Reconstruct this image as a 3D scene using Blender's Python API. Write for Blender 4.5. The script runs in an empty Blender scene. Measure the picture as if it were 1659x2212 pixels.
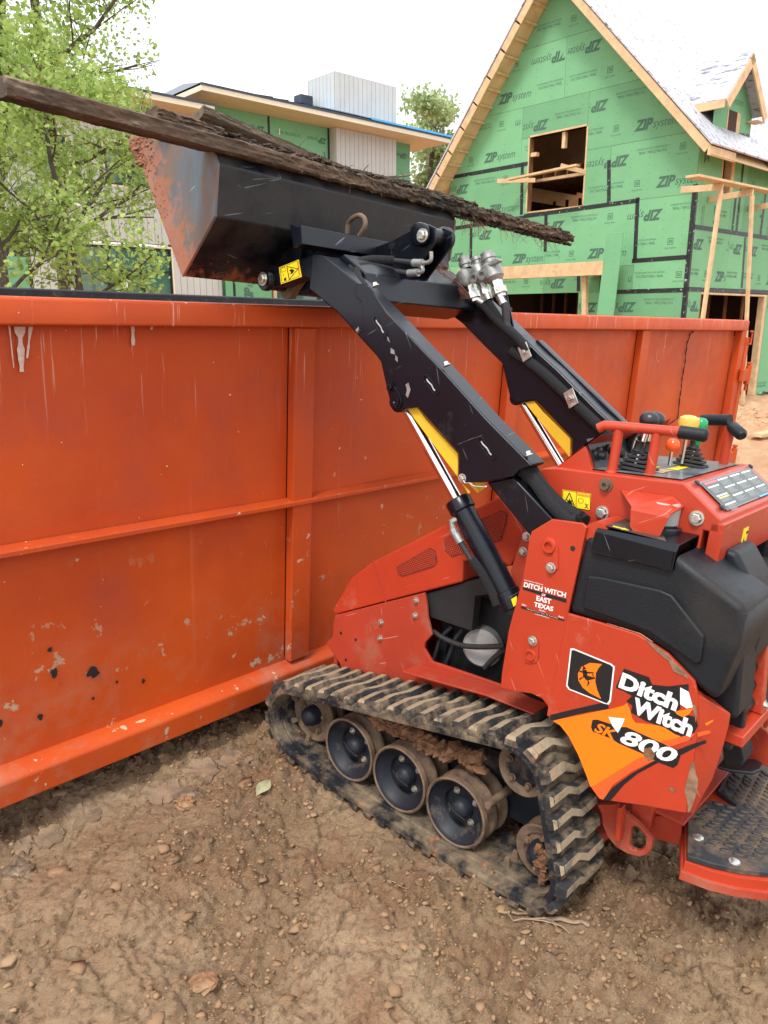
import bpy, math, random
import numpy as np
from mathutils import Vector, Matrix
random.seed(7); rng = np.random.default_rng(7)
SC = bpy.context.scene
R = math.radians
# ---------------------------------------------------------------- camera, sky, sun, exposure
cam_d = bpy.data.cameras.new('camera'); cam = bpy.data.objects.new('camera', cam_d); SC.collection.objects.link(cam)
cam.location = (0, 0, 1.6); cam.rotation_euler = (R(90 - 14.4), 0, 0)
cam_d.sensor_fit = 'HORIZONTAL'; cam_d.sensor_width = 36; cam_d.lens = 36 * 1650 / 1659
cam_d.clip_start = 0.05; cam_d.clip_end = 600
SC.camera = cam
SUN_EL, SUN_AZ = R(58), R(205)
w = bpy.data.worlds.new('World'); SC.world = w; w.use_nodes = True
wn, wl = w.node_tree.nodes, w.node_tree.links
bg = wn['Background']; sky = wn.new('ShaderNodeTexSky'); sky.sky_type = 'NISHITA'; sky.sun_disc = False
sky.sun_elevation = SUN_EL; sky.sun_rotation = SUN_AZ
mxs = wn.new('ShaderNodeMix'); mxs.data_type = 'RGBA'; mxs.inputs[0].default_value = 0.86
mxs.inputs[7].default_value = (8.6, 8.9, 9.3, 1)          # even white cloud cover over the clear sky
wl.new(sky.outputs[0], mxs.inputs[6]); wl.new(mxs.outputs[2], bg.inputs[0]); bg.inputs[1].default_value = 0.1
sd = bpy.data.lights.new('sun', 'SUN'); sd.energy = 1.5; sd.angle = R(14); sd.color = (1, .955, .89)
sun = bpy.data.objects.new('sun', sd); SC.collection.objects.link(sun)
sun.rotation_euler = (R(90) - SUN_EL, 0, math.pi - SUN_AZ)
SC.view_settings.view_transform = 'Standard'; SC.view_settings.look = 'None'
SC.view_settings.exposure = 1.12; SC.view_settings.gamma = 1
# ---------------------------------------------------------------- helpers
COL = SC.collection
class MB:
    def __init__(s): s.v = []; s.f = []
    def add(s, vs, fs):
        o = len(s.v); s.v += [tuple(p) for p in vs]; s.f += [tuple(i + o for i in f) for f in fs]; return s
    def box(s, a, b):
        x0, y0, z0 = a; x1, y1, z1 = b
        return s.add([(x0,y0,z0),(x1,y0,z0),(x1,y1,z0),(x0,y1,z0),(x0,y0,z1),(x1,y0,z1),(x1,y1,z1),(x0,y1,z1)],
                     [(0,3,2,1),(4,5,6,7),(0,1,5,4),(1,2,6,5),(2,3,7,6),(3,0,4,7)])
    def prism(s, poly, lo, hi, ax=0):
        # poly in the two axes other than ax (in order), extruded lo..hi along ax
        n = len(poly)
        def P(q, t):
            c = list(q); c.insert(ax, t); return c
        a = sum(poly[i][0]*poly[(i+1)%n][1]-poly[(i+1)%n][0]*poly[i][1] for i in range(n))
        flip = (a < 0) != (ax == 1)
        if flip: poly = poly[::-1]
        vs = [P(q, lo) for q in poly] + [P(q, hi) for q in poly]
        fs = [tuple(range(n-1, -1, -1)), tuple(range(n, 2*n))] + [(i, (i+1)%n, (i+1)%n+n, i+n) for i in range(n)]
        return s.add(vs, fs)
    def ring(s, outer, inner, lo, hi, ax=0):
        n = len(outer)
        def P(q, t):
            c = list(q); c.insert(ax, t); return c
        vs = [P(q, lo) for q in outer]+[P(q, lo) for q in inner]+[P(q, hi) for q in outer]+[P(q, hi) for q in inner]
        fs = []
        for i in range(n):
            j = (i+1) % n
            fs += [(i, j, n+j, n+i), (2*n+i, 3*n+i, 3*n+j, 2*n+j), (i, 2*n+i, 2*n+j, j), (n+i, n+j, 3*n+j, 3*n+i)]
        return s.add(vs, fs)
    def tube(s, pts, r, n=8, caps=True):
        pts = [Vector(p) for p in pts]; rs = r if hasattr(r, '__len__') else [r]*len(pts)
        up = Vector((0, 0, 1)); prev = None; rings = []
        for i, p in enumerate(pts):
            t = (pts[min(i+1, len(pts)-1)] - pts[max(i-1, 0)]).normalized()
            if prev is None:
                a = t.cross(up if abs(t.z) < .9 else Vector((1, 0, 0))).normalized()
            else:
                a = (prev - t*prev.dot(t)).normalized()
            prev = a; b = t.cross(a)
            rings.append([p + (a*math.cos(2*math.pi*k/n)+b*math.sin(2*math.pi*k/n))*rs[i] for k in range(n)])
        vs = [q for rg in rings for q in rg]; fs = []
        for i in range(len(pts)-1):
            for k in range(n):
                fs.append((i*n+k, i*n+(k+1)%n, (i+1)*n+(k+1)%n, (i+1)*n+k))
        if caps: fs += [tuple(range(n-1, -1, -1)), tuple(range((len(pts)-1)*n, len(pts)*n))]
        return s.add(vs, fs)
    def lathe(s, c, d, prof, n=28):
        # prof: (r, h) pairs along axis d from point c
        c = Vector(c); d = Vector(d).normalized(); a = d.cross(Vector((0, 0, 1)) if abs(d.z) < .9 else Vector((1, 0, 0))).normalized(); b = d.cross(a)
        vs = []; fs = []
        for r, h in prof:
            r = max(r, 1e-4)
            vs += [c + d*h + (a*math.cos(2*math.pi*k/n)+b*math.sin(2*math.pi*k/n))*r for k in range(n)]
        for i in range(len(prof)-1):
            for k in range(n): fs.append((i*n+k, i*n+(k+1)%n, (i+1)*n+(k+1)%n, (i+1)*n+k))
        return s.add(vs, fs)
    def beam(s, a, b, w, h, up=(0, 0, 1)):
        a, b = Vector(a), Vector(b); t = (b-a).normalized(); sd_ = t.cross(Vector(up)).normalized(); u = sd_.cross(t)
        vs = [p + sd_*w/2*i + u*h/2*j for p in (a, b) for i, j in ((-1,-1),(1,-1),(1,1),(-1,1))]
        return s.add(vs, [(0,3,2,1),(4,5,6,7),(0,1,5,4),(1,2,6,5),(2,3,7,6),(3,0,4,7)])
    def hexbolt(s, c, d, r, h):
        s.lathe(c, d, [(0, 0), (r*1.45, 0), (r*1.45, h*.25), (r*1.0, h*.25)], 16)
        return s.lathe(c, d, [(r*.98, h*.25), (r, h*.9), (r*.85, h), (0, h)], 6)
    def mesh(s, name):
        m = bpy.data.meshes.new(name); m.from_pydata([tuple(p) for p in s.v], [], s.f); m.update(); return m
def obj(name, mb, mat, parent=None, bevel=0, smooth=False, seg=2, fix=True, **kw):
    m = mb.mesh(name) if isinstance(mb, MB) else mb
    if fix and isinstance(mb, MB):
        import bmesh
        bm = bmesh.new(); bm.from_mesh(m); bmesh.ops.recalc_face_normals(bm, faces=bm.faces); bm.to_mesh(m); bm.free()
    for mm in (mat if isinstance(mat, (list, tuple)) else [mat]):
        if mm is not None and len(m.materials) < 8 and not (mm.name in m.materials): m.materials.append(mm)
    o = bpy.data.objects.new(name, m); COL.objects.link(o)
    if parent is not None: o.parent = parent
    if smooth: m.polygons.foreach_set('use_smooth', [True]*len(m.polygons)); 
    if smooth:
        try: m.set_sharp_from_angle(angle=R(38))
        except Exception: pass
    if bevel:
        b = o.modifiers.new('bevel', 'BEVEL'); b.width = bevel; b.segments = seg; b.limit_method = 'ANGLE'; b.angle_limit = R(35)
        m.polygons.foreach_set('use_smooth', [True]*len(m.polygons))
        try: m.set_sharp_from_angle(angle=R(70))
        except Exception: pass
        b.harden_normals = True
    for k, v in kw.items(): o[k] = v
    return o
def inst(o, name=None, parent=None, loc=None, mat=None):
    c = o.copy(); COL.objects.link(c)
    if parent is not None: c.parent = parent
    if loc is not None: c.location = loc
    return c
def thing(name, label, cat, mtx=None, loc=None, group=None):
    e = bpy.data.objects.new(name, None); COL.objects.link(e); e.empty_display_size = .2
    if mtx is not None: e.matrix_world = mtx
    if loc is not None: e.location = loc
    e['label'] = label; e['category'] = cat
    if group: e['group'] = group
    return e
def frame(o, x, y, z):
    m = Matrix.Identity(4)
    for i, c in enumerate((x, y, z, o)):
        for j in range(3): m[j][i] = c[j]
    return m
# ---------------------------------------------------------------- materials
def mat(name, col, rough=.6, metal=0, var=.12, scale=8., bump=.0, bscale=60., dirt=None, dscale=6., dth=.55, dsoft=.08, coat=0, stretch=(1,1,1), spec=.5, dirt2=None, scr=None):
    m = bpy.data.materials.new(name); m.use_nodes = True; N = m.node_tree.nodes; L = m.node_tree.links
    b = N['Principled BSDF']; b.inputs['Roughness'].default_value = rough; b.inputs['Metallic'].default_value = metal
    b.inputs['Specular IOR Level'].default_value = spec
    if coat: b.inputs['Coat Weight'].default_value = coat; b.inputs['Coat Roughness'].default_value = .15
    tc = N.new('ShaderNodeTexCoord'); mp = N.new('ShaderNodeMapping'); mp.inputs['Scale'].default_value = stretch
    L.new(tc.outputs['Object'], mp.inputs[0])
    def noise(sc, det=6, rg=.6):
        n = N.new('ShaderNodeTexNoise'); n.inputs['Scale'].default_value = sc; n.inputs['Detail'].default_value = det; n.inputs['Roughness'].default_value = rg
        L.new(mp.outputs[0], n.inputs['Vector']); return n
    def ramp(src, lo, hi):
        r = N.new('ShaderNodeMapRange'); r.inputs[1].default_value = lo; r.inputs[2].default_value = hi; L.new(src, r.inputs[0]); return r.outputs[0]
    def mix(fac, a, bb):
        x = N.new('ShaderNodeMix'); x.data_type = 'RGBA'
        if hasattr(fac, 'links'): L.new(fac, x.inputs[0])
        else: x.inputs[0].default_value = fac
        for k, q in ((6, a), (7, bb)):
            if hasattr(q, 'links'): L.new(q, x.inputs[k])
            else: x.inputs[k].default_value = (*q, 1)
        return x.outputs[2]
    n1 = noise(scale); f = ramp(n1.outputs[0], .3, .7)
    c = mix(f, [q*(1-var) for q in col], [min(1, q*(1+var)) for q in col])
    rsrc = None
    for dd in ([ (dirt, dscale, dth, dsoft) ] if dirt else []) + (dirt2 or []):
        dc, ds, dt, df = dd[:4]
        nn = noise(ds, 9, .68); k = ramp(nn.outputs[0], dt-df, dt+df)
        c = mix(k, c, dc)
        rr = N.new('ShaderNodeMix'); rr.data_type = 'FLOAT'; L.new(k, rr.inputs[0])
        if rsrc is None: rr.inputs[2].default_value = rough
        else: L.new(rsrc, rr.inputs[2])
        rr.inputs[3].default_value = .9; rsrc = rr.outputs[0]
        if metal:
            mm = N.new('ShaderNodeMath'); mm.operation = 'MULTIPLY'; mm.inputs[1].default_value = -metal; L.new(k, mm.inputs[0])
            m2 = N.new('ShaderNodeMath'); m2.operation = 'ADD'; m2.inputs[1].default_value = metal; L.new(mm.outputs[0], m2.inputs[0]); m2.use_clamp = True
            L.new(m2.outputs[0], b.inputs['Metallic'])
    if scr:
        for ang, th in ((.5, .735), (-1.0, .745), (1.9, .75)):
            m3 = N.new('ShaderNodeMapping'); m3.inputs['Rotation'].default_value = (ang, .2, ang*.5); L.new(tc.outputs['Object'], m3.inputs[0])
            m4 = N.new('ShaderNodeMapping'); m4.inputs['Scale'].default_value = (5, 6, 150); L.new(m3.outputs[0], m4.inputs[0])
            ns = N.new('ShaderNodeTexNoise'); ns.inputs['Scale'].default_value = 1.0; ns.inputs['Detail'].default_value = 2; L.new(m4.outputs[0], ns.inputs['Vector'])
            c = mix(ramp(ns.outputs[0], th-.01, th+.02), c, scr)
    if rsrc is None and var:
        rsrc = ramp(n1.outputs[0], 0, 1); q = N.new('ShaderNodeMapRange'); q.inputs[3].default_value = rough*.8; q.inputs[4].default_value = min(1, rough*1.2); L.new(rsrc, q.inputs[0]); rsrc = q.outputs[0]
    if rsrc is not None: L.new(rsrc, b.inputs['Roughness'])
    L.new(c, b.inputs['Base Color'])
    if bump:
        nb = noise(bscale, 8, .6); bp = N.new('ShaderNodeBump'); bp.inputs['Strength'].default_value = bump; bp.inputs['Distance'].default_value = .01
        L.new(nb.outputs[0], bp.inputs['Height']); L.new(bp.outputs[0], b.inputs['Normal'])
    return m
MUD = (.30, .17, .09); MUDO = (.42, .15, .06); TAN = (.36, .27, .17)
M_red = mat('machine_red_paint', (.43, .044, .018), .34, spec=.36, var=.10, scale=3, bump=.03, bscale=25, dirt=(.40, .16, .10), dscale=5, dth=.68, dsoft=.10, dirt2=[((.62,.40,.34), 55, .76, .02)], scr=(.58,.20,.14))
M_redd = mat('muddy_red_paint', (.38, .044, .021), .5, spec=.3, var=.12, scale=3, bump=.08, bscale=30, dirt=(.33,.14,.085), dscale=4, dth=.64, dsoft=.12, dirt2=[((.62,.40,.34), 40, .72, .02)], scr=(.50,.24,.17))
M_blk = mat('black_gloss_paint', (.0035, .0048, .009), .30, coat=.08, spec=.30, var=.3, scale=5, bump=.02, bscale=40, dirt=(.035,.036,.042), dscale=7, dth=.72, dsoft=.12, dirt2=[((.5,.5,.5), 60, .80, .01)], scr=(.10,.11,.12))
M_tank = mat('charcoal_plastic', (.0095, .0115, .015), .48, spec=.30, var=.15, scale=4, bump=.12, bscale=160, dirt=(.035, .030, .026), dscale=3, dth=.64, dsoft=.14)
M_rub = mat('track_rubber', (.012, .014, .018), .7, spec=.25, var=.3, scale=14, bump=.35, bscale=70, dirt=(.22,.165,.105), dscale=9, dth=.55, dsoft=.10, dirt2=[(MUDO, 16, .66, .05)])
M_lugd = mat('lug_flank_rubber', (.018, .018, .019), .8, var=.3, scale=20, bump=.4, bscale=60, dirt=(.22,.16,.10), dscale=14, dth=.54, dsoft=.09, dirt2=[((.30,.11,.05), 18, .66, .04)])
M_lug = mat('muddy_lug_rubber', (.05, .045, .04), .85, var=.3, scale=20, bump=.45, bscale=70, dirt=(.31,.235,.15), dscale=13, dth=.43, dsoft=.07, dirt2=[(MUDO, 18, .70, .04)])
M_rim = mat('rusty_roller_steel', (.085, .052, .033), .6, var=.35, scale=20, bump=.35, bscale=90, dirt=(.20, .13, .08), dscale=15, dth=.5, dsoft=.15)
M_cup = mat('black_roller_paint', (.012, .015, .021), .5, spec=.3, var=.3, scale=10, bump=.06, bscale=80, dirt=(.16,.12,.09), dscale=8, dth=.66, dsoft=.1)
M_mud = mat('caked_mud', (.22, .105, .05), .95, var=.4, scale=25, bump=.8, bscale=90)
M_bolt = mat('zinc_bolt', (.62, .60, .55), .35, .9, var=.2, scale=60, dirt=(.25,.2,.15), dscale=50, dth=.62)
M_chrome = mat('chrome_rod', (.8, .8, .82), .12, 1, var=.02)
M_steel = mat('cast_steel_fitting', (.30, .30, .285), .48, .55, var=.2, scale=60, bump=.1, bscale=120)
M_hose = mat('black_hose', (.018, .018, .02), .65, var=.3, scale=40, bump=.2, bscale=200)
M_sleeve = mat('woven_hose_sleeve', (.010, .010, .012), .95, var=.3, scale=60, bump=.8, bscale=260)
M_yel = mat('safety_yellow_paint', (.75, .46, .03), .42, var=.08, scale=5, dirt=(.35,.25,.08), dscale=8, dth=.72)
M_yel2 = mat('yellow_label', (.88, .68, .02), .4, var=.03)
M_ink = mat('black_print', (.01, .01, .01), .5, var=0)
M_white = mat('white_vinyl', (.80, .80, .77), .45, var=.06, scale=20, dirt=(.4,.33,.28), dscale=30, dth=.70, dsoft=.03)
M_vblk = mat('black_vinyl', (.012, .012, .014), .4, var=.2, scale=10, dirt=(.25,.2,.17), dscale=28, dth=.70, dsoft=.02)
M_vor = mat('orange_vinyl', (.95, .20, .008), .35, var=.05, scale=6, dirt=(.6,.12,.03), dscale=12, dth=.70, dsoft=.03)
M_vor2 = mat('faded_orange_vinyl', (.78, .105, .02), .4, var=.05)
M_grn = mat('green_knob', (.0, .28, .09), .3, var=.03)
M_ora = mat('orange_knob', (.85, .09, .01), .25, var=.03)
M_kyl = mat('cream_yellow_knob', (.75, .45, .08), .3, var=.03)
M_kblk = mat('black_knob', (.015, .015, .018), .35, var=.1)
M_boot = mat('rubber_boot', (.015, .015, .016), .6, var=.2)
M_dark = mat('dark_engine_bay', (.012, .012, .014), .7, var=.3)
M_grey = mat('grey_cast_part', (.36, .36, .34), .6, var=.15, scale=10)
M_pnl = mat('console_decal', (.13, .15, .16), .3, var=.35, scale=14)
M_cap = mat('dull_tank_lid', (.045, .038, .032), .45, var=.4, scale=9, dirt=(.14,.11,.08), dscale=12, dth=.6)
M_mat = mat('rubber_platform_mat', (.020, .022, .026), .6, var=.3, scale=8, bump=.1, bscale=80, dirt=(.24,.15,.08), dscale=5, dth=.6, dsoft=.12)
M_bkt = mat('bucket_black_steel', (.0035,.005,.009), .30, spec=.28, var=.35, scale=4, bump=.08, bscale=22, dirt=(.055,.045,.038), dscale=3.2, dth=.58, dsoft=.16, dirt2=[((.3,.28,.26), 70, .82, .01)], scr=(.13,.14,.15))
# bucket end plate: bare scuffed steel with red clay towards the cutting edge
M_end = mat('scuffed_bucket_end', (.085, .105, .125), .42, .25, var=.3, scale=5, bump=.15, bscale=30, dirt=(.20,.135,.095), dscale=7, dth=.52, dsoft=.14, stretch=(1,1.6,.7), scr=(.34,.36,.37))
def add_clay(m, direction, lo, hi, col=(.45,.14,.055)):
    N = m.node_tree.nodes; L = m.node_tree.links; b = N['Principled BSDF']
    old = b.inputs['Base Color'].links[0].from_socket
    tc = N.new('ShaderNodeTexCoord'); dt = N.new('ShaderNodeVectorMath'); dt.operation = 'DOT_PRODUCT'; dt.inputs[1].default_value = direction; L.new(tc.outputs['Object'], dt.inputs[0])
    nz = N.new('ShaderNodeTexNoise'); nz.inputs['Scale'].default_value = 26; nz.inputs['Detail'].default_value = 8; nz.inputs['Roughness'].default_value = .7; L.new(tc.outputs['Object'], nz.inputs['Vector'])
    ad = N.new('ShaderNodeMath'); ad.operation = 'MULTIPLY_ADD'; ad.inputs[1].default_value = .42; L.new(nz.outputs[0], ad.inputs[0]); L.new(dt.outputs['Value'], ad.inputs[2])
    mr = N.new('ShaderNodeMapRange'); mr.inputs[1].default_value = lo; mr.inputs[2].default_value = hi; L.new(ad.outputs[0], mr.inputs[0])
    mx = N.new('ShaderNodeMix'); mx.data_type = 'RGBA'; L.new(mr.outputs[0], mx.inputs[0]); L.new(old, mx.inputs[6]); mx.inputs[7].default_value = (*col, 1)
    L.new(mx.outputs[2], b.inputs['Base Color']); 
    mt = N.new('ShaderNodeMapRange'); mt.inputs[3].default_value = .25; mt.inputs[4].default_value = 0; L.new(mr.outputs[0], mt.inputs[0])
    if m is M_end: L.new(mt.outputs[0], b.inputs['Metallic'])
    return m
add_clay(M_end, (0, .82, -.57), -.10, -.03, (.30,.115,.058))
add_clay(M_bkt, (0, .82, -.57), -.035, .03, (.20,.075,.035))
# ---- dumpster paint
def dumpster_mat():
    m = bpy.data.materials.new('weathered_orange_paint'); m.use_nodes = True; N = m.node_tree.nodes; L = m.node_tree.links; b = N['Principled BSDF']; b.inputs['Specular IOR Level'].default_value = .28
    tc = N.new('ShaderNodeTexCoord')
    def mp(s):
        q = N.new('ShaderNodeMapping'); q.inputs['Scale'].default_value = s; L.new(tc.outputs['Object'], q.inputs[0]); return q.outputs[0]
    def noise(v, sc, det=8, rg=.6, dist=0):
        n = N.new('ShaderNodeTexNoise'); n.inputs['Scale'].default_value = sc; n.inputs['Detail'].default_value = det; n.inputs['Roughness'].default_value = rg; n.inputs['Distortion'].default_value = dist; L.new(v, n.inputs['Vector']); return n.outputs[0]
    def mr(s, a, bb, c=0, d=1):
        r = N.new('ShaderNodeMapRange'); r.inputs[1].default_value = a; r.inputs[2].default_value = bb; r.inputs[3].default_value = c; r.inputs[4].default_value = d; L.new(s, r.inputs[0]); return r.outputs[0]
    def mul(a, c):
        r = N.new('ShaderNodeMath'); r.operation = 'MULTIPLY'; L.new(a, r.inputs[0]); L.new(c, r.inputs[1]); return r.outputs[0]
    def mix(f, a, c):
        x = N.new('ShaderNodeMix'); x.data_type = 'RGBA'; L.new(f, x.inputs[0])
        for k, q in ((6, a), (7, c)):
            if hasattr(q, 'links'): L.new(q, x.inputs[k])
            else: x.inputs[k].default_value = (*q, 1)
        return x.outputs[2]
    one = mp((1,1,1)); sep = N.new('ShaderNodeSeparateXYZ'); L.new(tc.outputs['Object'], sep.inputs[0]); z = sep.outputs[2]
    big = noise(one, 1.3, 4, .55)
    c = mix(mr(big, .32, .68), (.42, .054, .012), (.54, .078, .010))
    c = mix(mul(mr(noise(one, 3.1, 6, .6), .5, .75), mr(big, .3, .6, 1, .2)), c, (.34, .056, .032))           # faded purplish bloom
    st = noise(mp((14, 14, .55)), 1.6, 6, .6)
    c = mix(mr(st, .62, .78, 0, .30), c, (.60, .19, .09))                                           # long pale run marks
    st2 = noise(mp((45, 45, 1.6)), 1.5, 4, .6)
    c = mix(mul(mr(st2, .62, .70, 0, .8), mr(z, 1.1, 1.5)), c, (.62, .42, .33))                         # cement drips below the rim
    dirtlow = mul(mr(noise(one, 5, 9, .7), .48, .72), mr(z, .55, .0, 0, .8))
    c = mix(dirtlow, c, (.36, .19, .12))
    sp = noise(one, 17, 3, .5); spz = mul(mr(sp, .70, .715), mr(z, 1.1, .5))
    c = mix(spz, c, (.52, .40, .27))
    sp2 = noise(one, 42, 2, .5)
    c = mix(mr(sp2, .775, .785), c, (.66, .48, .36))
    cl = noise(one, 11, 6, .66); c = mix(mul(mr(cl, .63, .645), mr(z, .75, .15)), c, (.42, .36, .24))   # stuck mortar blotches
    ru = noise(one, 9, 8, .72, .6); ruf = mul(mr(ru, .715, .725), mr(z, 1.0, .3))
    c = mix(ruf, c, (.02, .014, .012))
    L.new(c, b.inputs['Base Color'])
    rgh = mr(noise(one, 12, 6), .3, .7, .42, .62); L.new(rgh, b.inputs['Roughness'])
    bp = N.new('ShaderNodeBump'); bp.inputs['Strength'].default_value = .25; bp.inputs['Distance'].default_value = .02; L.new(noise(one, 4, 6, .5), bp.inputs['Height'])
    bp2 = N.new('ShaderNodeBump'); bp2.inputs['Strength'].default_value = .12; bp2.inputs['Distance'].default_value = .003; L.new(noise(one, 150, 4, .6), bp2.inputs['Height']); L.new(bp.outputs[0], bp2.inputs['Normal'])
    L.new(bp2.outputs[0], b.inputs['Normal'])
    return m
M_dmp = dumpster_mat()
M_dblk = mat('grimy_black_inner_wall', (.018,.018,.02), .7, var=.4, scale=6, dirt=(.2,.16,.12), dscale=20, dth=.66)
M_rustbk = mat('rust_hole', (.012,.008,.006), .9, var=.3)
# ---- house materials
def zip_green():
    m = mat('green_sheathing', (.165, .385, .20), .66, spec=.2, var=.05, scale=2, bump=.05, bscale=50)
    N = m.node_tree.nodes; L = m.node_tree.links; b = N['Principled BSDF']
    old = b.inputs['Base Color'].links[0].from_socket; tc = N.new('ShaderNodeTexCoord')
    # rows of nail dimples and a slight tint of its own for every sheet
    sep = N.new('ShaderNodeSeparateXYZ'); L.new(tc.outputs['Object'], sep.inputs[0])
    def mth(op, a, c=None):
        q = N.new('ShaderNodeMath'); q.operation = op
        for k, v in ((0, a), (1, c)):
            if v is None: continue
            if hasattr(v, 'links'): L.new(v, q.inputs[k])
            else: q.inputs[k].default_value = v
        return q.outputs[0]
    u = mth('FRACT', mth('MULTIPLY', mth('ADD', sep.outputs[0], sep.outputs[1]), 2.46)); v = mth('FRACT', mth('MULTIPLY', sep.outputs[2], 6.6))
    du = mth('MULTIPLY', mth('ABSOLUTE', mth('SUBTRACT', u, .5)), 2.7); dv = mth('ABSOLUTE', mth('SUBTRACT', v, .5)); d = mth('ADD', mth('POWER', du, 2.0), mth('POWER', dv, 2.0))
    dot = mth('MULTIPLY', mth('LESS_THAN', d, .006), .45)
    oi = N.new('ShaderNodeObjectInfo'); hv = N.new('ShaderNodeHueSaturation'); L.new(old, hv.inputs['Color'])
    rv = N.new('ShaderNodeMapRange'); rv.inputs[3].default_value = .86; rv.inputs[4].default_value = 1.12; L.new(oi.outputs['Random'], rv.inputs[0]); L.new(rv.outputs[0], hv.inputs['Value'])
    mx = N.new('ShaderNodeMix'); mx.data_type = 'RGBA'; L.new(dot, mx.inputs[0]); L.new(hv.outputs[0], mx.inputs[6]); mx.inputs[7].default_value = (.05, .12, .07, 1); L.new(mx.outputs[2], b.inputs['Base Color'])
    return m
M_zip = zip_green()
M_ink2 = mat('grey_green_print', (.055, .13, .085), .7, var=.1)
M_tape = mat('black_seam_tape', (.012, .014, .016), .5, var=.3, scale=12, dirt=(.55,.6,.62), dscale=16, dth=.635, dsoft=.012, stretch=(1,1,1))
M_wood = mat('fresh_lumber', (.60, .40, .22), .7, var=.2, scale=6, bump=.15, bscale=60, stretch=(1,1,1), dirt=(.42,.24,.12), dscale=5, dth=.66)
M_wood2 = mat('pale_plywood', (.62, .43, .24), .7, var=.15, scale=3, bump=.1, bscale=40)
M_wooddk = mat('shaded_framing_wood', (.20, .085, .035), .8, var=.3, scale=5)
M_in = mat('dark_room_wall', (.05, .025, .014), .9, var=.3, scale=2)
M_roofw = mat('white_roof_wrap', (.50, .50, .55), .28, var=.05, scale=3, bump=.9, bscale=5, dirt=(.17,.17,.22), dscale=6, dth=.57, dsoft=.03, stretch=(.5,2.2,1.6))
M_siding = mat('white_board_siding', (.50, .49, .455), .6, var=.06, scale=2, bump=.06, bscale=20)
M_trim = mat('cream_window_trim', (.72, .62, .45), .6, var=.05)
M_frame = mat('black_window_frame', (.01, .012, .016), .4, var=.1)
M_soffit = mat('pine_soffit', (.66, .47, .28), .6, var=.12, scale=4, stretch=(.3,4,1))
M_metal = mat('dark_metal_roof', (.045, .05, .07), .38, .4, var=.2, scale=4)
M_blue = mat('blue_roof_wrap', (.05, .36, .72), .4, var=.12, scale=3, bump=.3, bscale=6)
def glass():
    m = bpy.data.materials.new('window_glass'); m.use_nodes = True; b = m.node_tree.nodes['Principled BSDF']
    b.inputs['Base Color'].default_value = (.055, .13, .10, 1); b.inputs['Roughness'].default_value = .04; b.inputs['Specular IOR Level'].default_value = .8
    return m
M_glass = glass()
M_bark = mat('oak_bark', (.075, .055, .042), .9, var=.45, scale=9, bump=1, bscale=30, stretch=(1,1,.3), dirt=(.20,.17,.14), dscale=8, dth=.6)
def leaf(name, col, col2):
    m = bpy.data.materials.new(name); m.use_nodes = True; N = m.node_tree.nodes; L = m.node_tree.links; b = N['Principled BSDF']
    g = N.new('ShaderNodeNewGeometry'); mx = N.new('ShaderNodeMix'); mx.data_type = 'RGBA'; L.new(g.outputs['Random Per Island'], mx.inputs[0])
    mx.inputs[6].default_value = (*col, 1); mx.inputs[7].default_value = (*col2, 1); L.new(mx.outputs[2], b.inputs['Base Color'])
    b.inputs['Roughness'].default_value = .5
    tr = N.new('ShaderNodeBsdfTranslucent'); L.new(mx.outputs[2], tr.inputs[0]); ms = N.new('ShaderNodeMixShader'); ms.inputs[0].default_value = .45
    L.new(b.outputs[0], ms.inputs[1]); L.new(tr.outputs[0], ms.inputs[2]); L.new(ms.outputs[0], N['Material Output'].inputs[0])
    return m
M_leaf = leaf('oak_leaf', (.22, .34, .075), (.50, .62, .18))
M_leaf2 = leaf('far_leaf', (.27, .36, .14), (.48, .55, .26))
M_oldwood = mat('dirty_weathered_plank', (.15, .092, .056), .9, var=.4, scale=8, bump=.7, bscale=50, stretch=(.25,1,1), dirt=(.016,.014,.010), dscale=6, dth=.5, dsoft=.14, dirt2=[((.26,.20,.14), 22, .64, .05)])
M_soil = mat('dark_root_soil', (.045, .030, .018), .95, var=.5, scale=30, bump=1, bscale=90)
M_root = mat('dry_root', (.17, .10, .06), .9, var=.4, scale=30)
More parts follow.
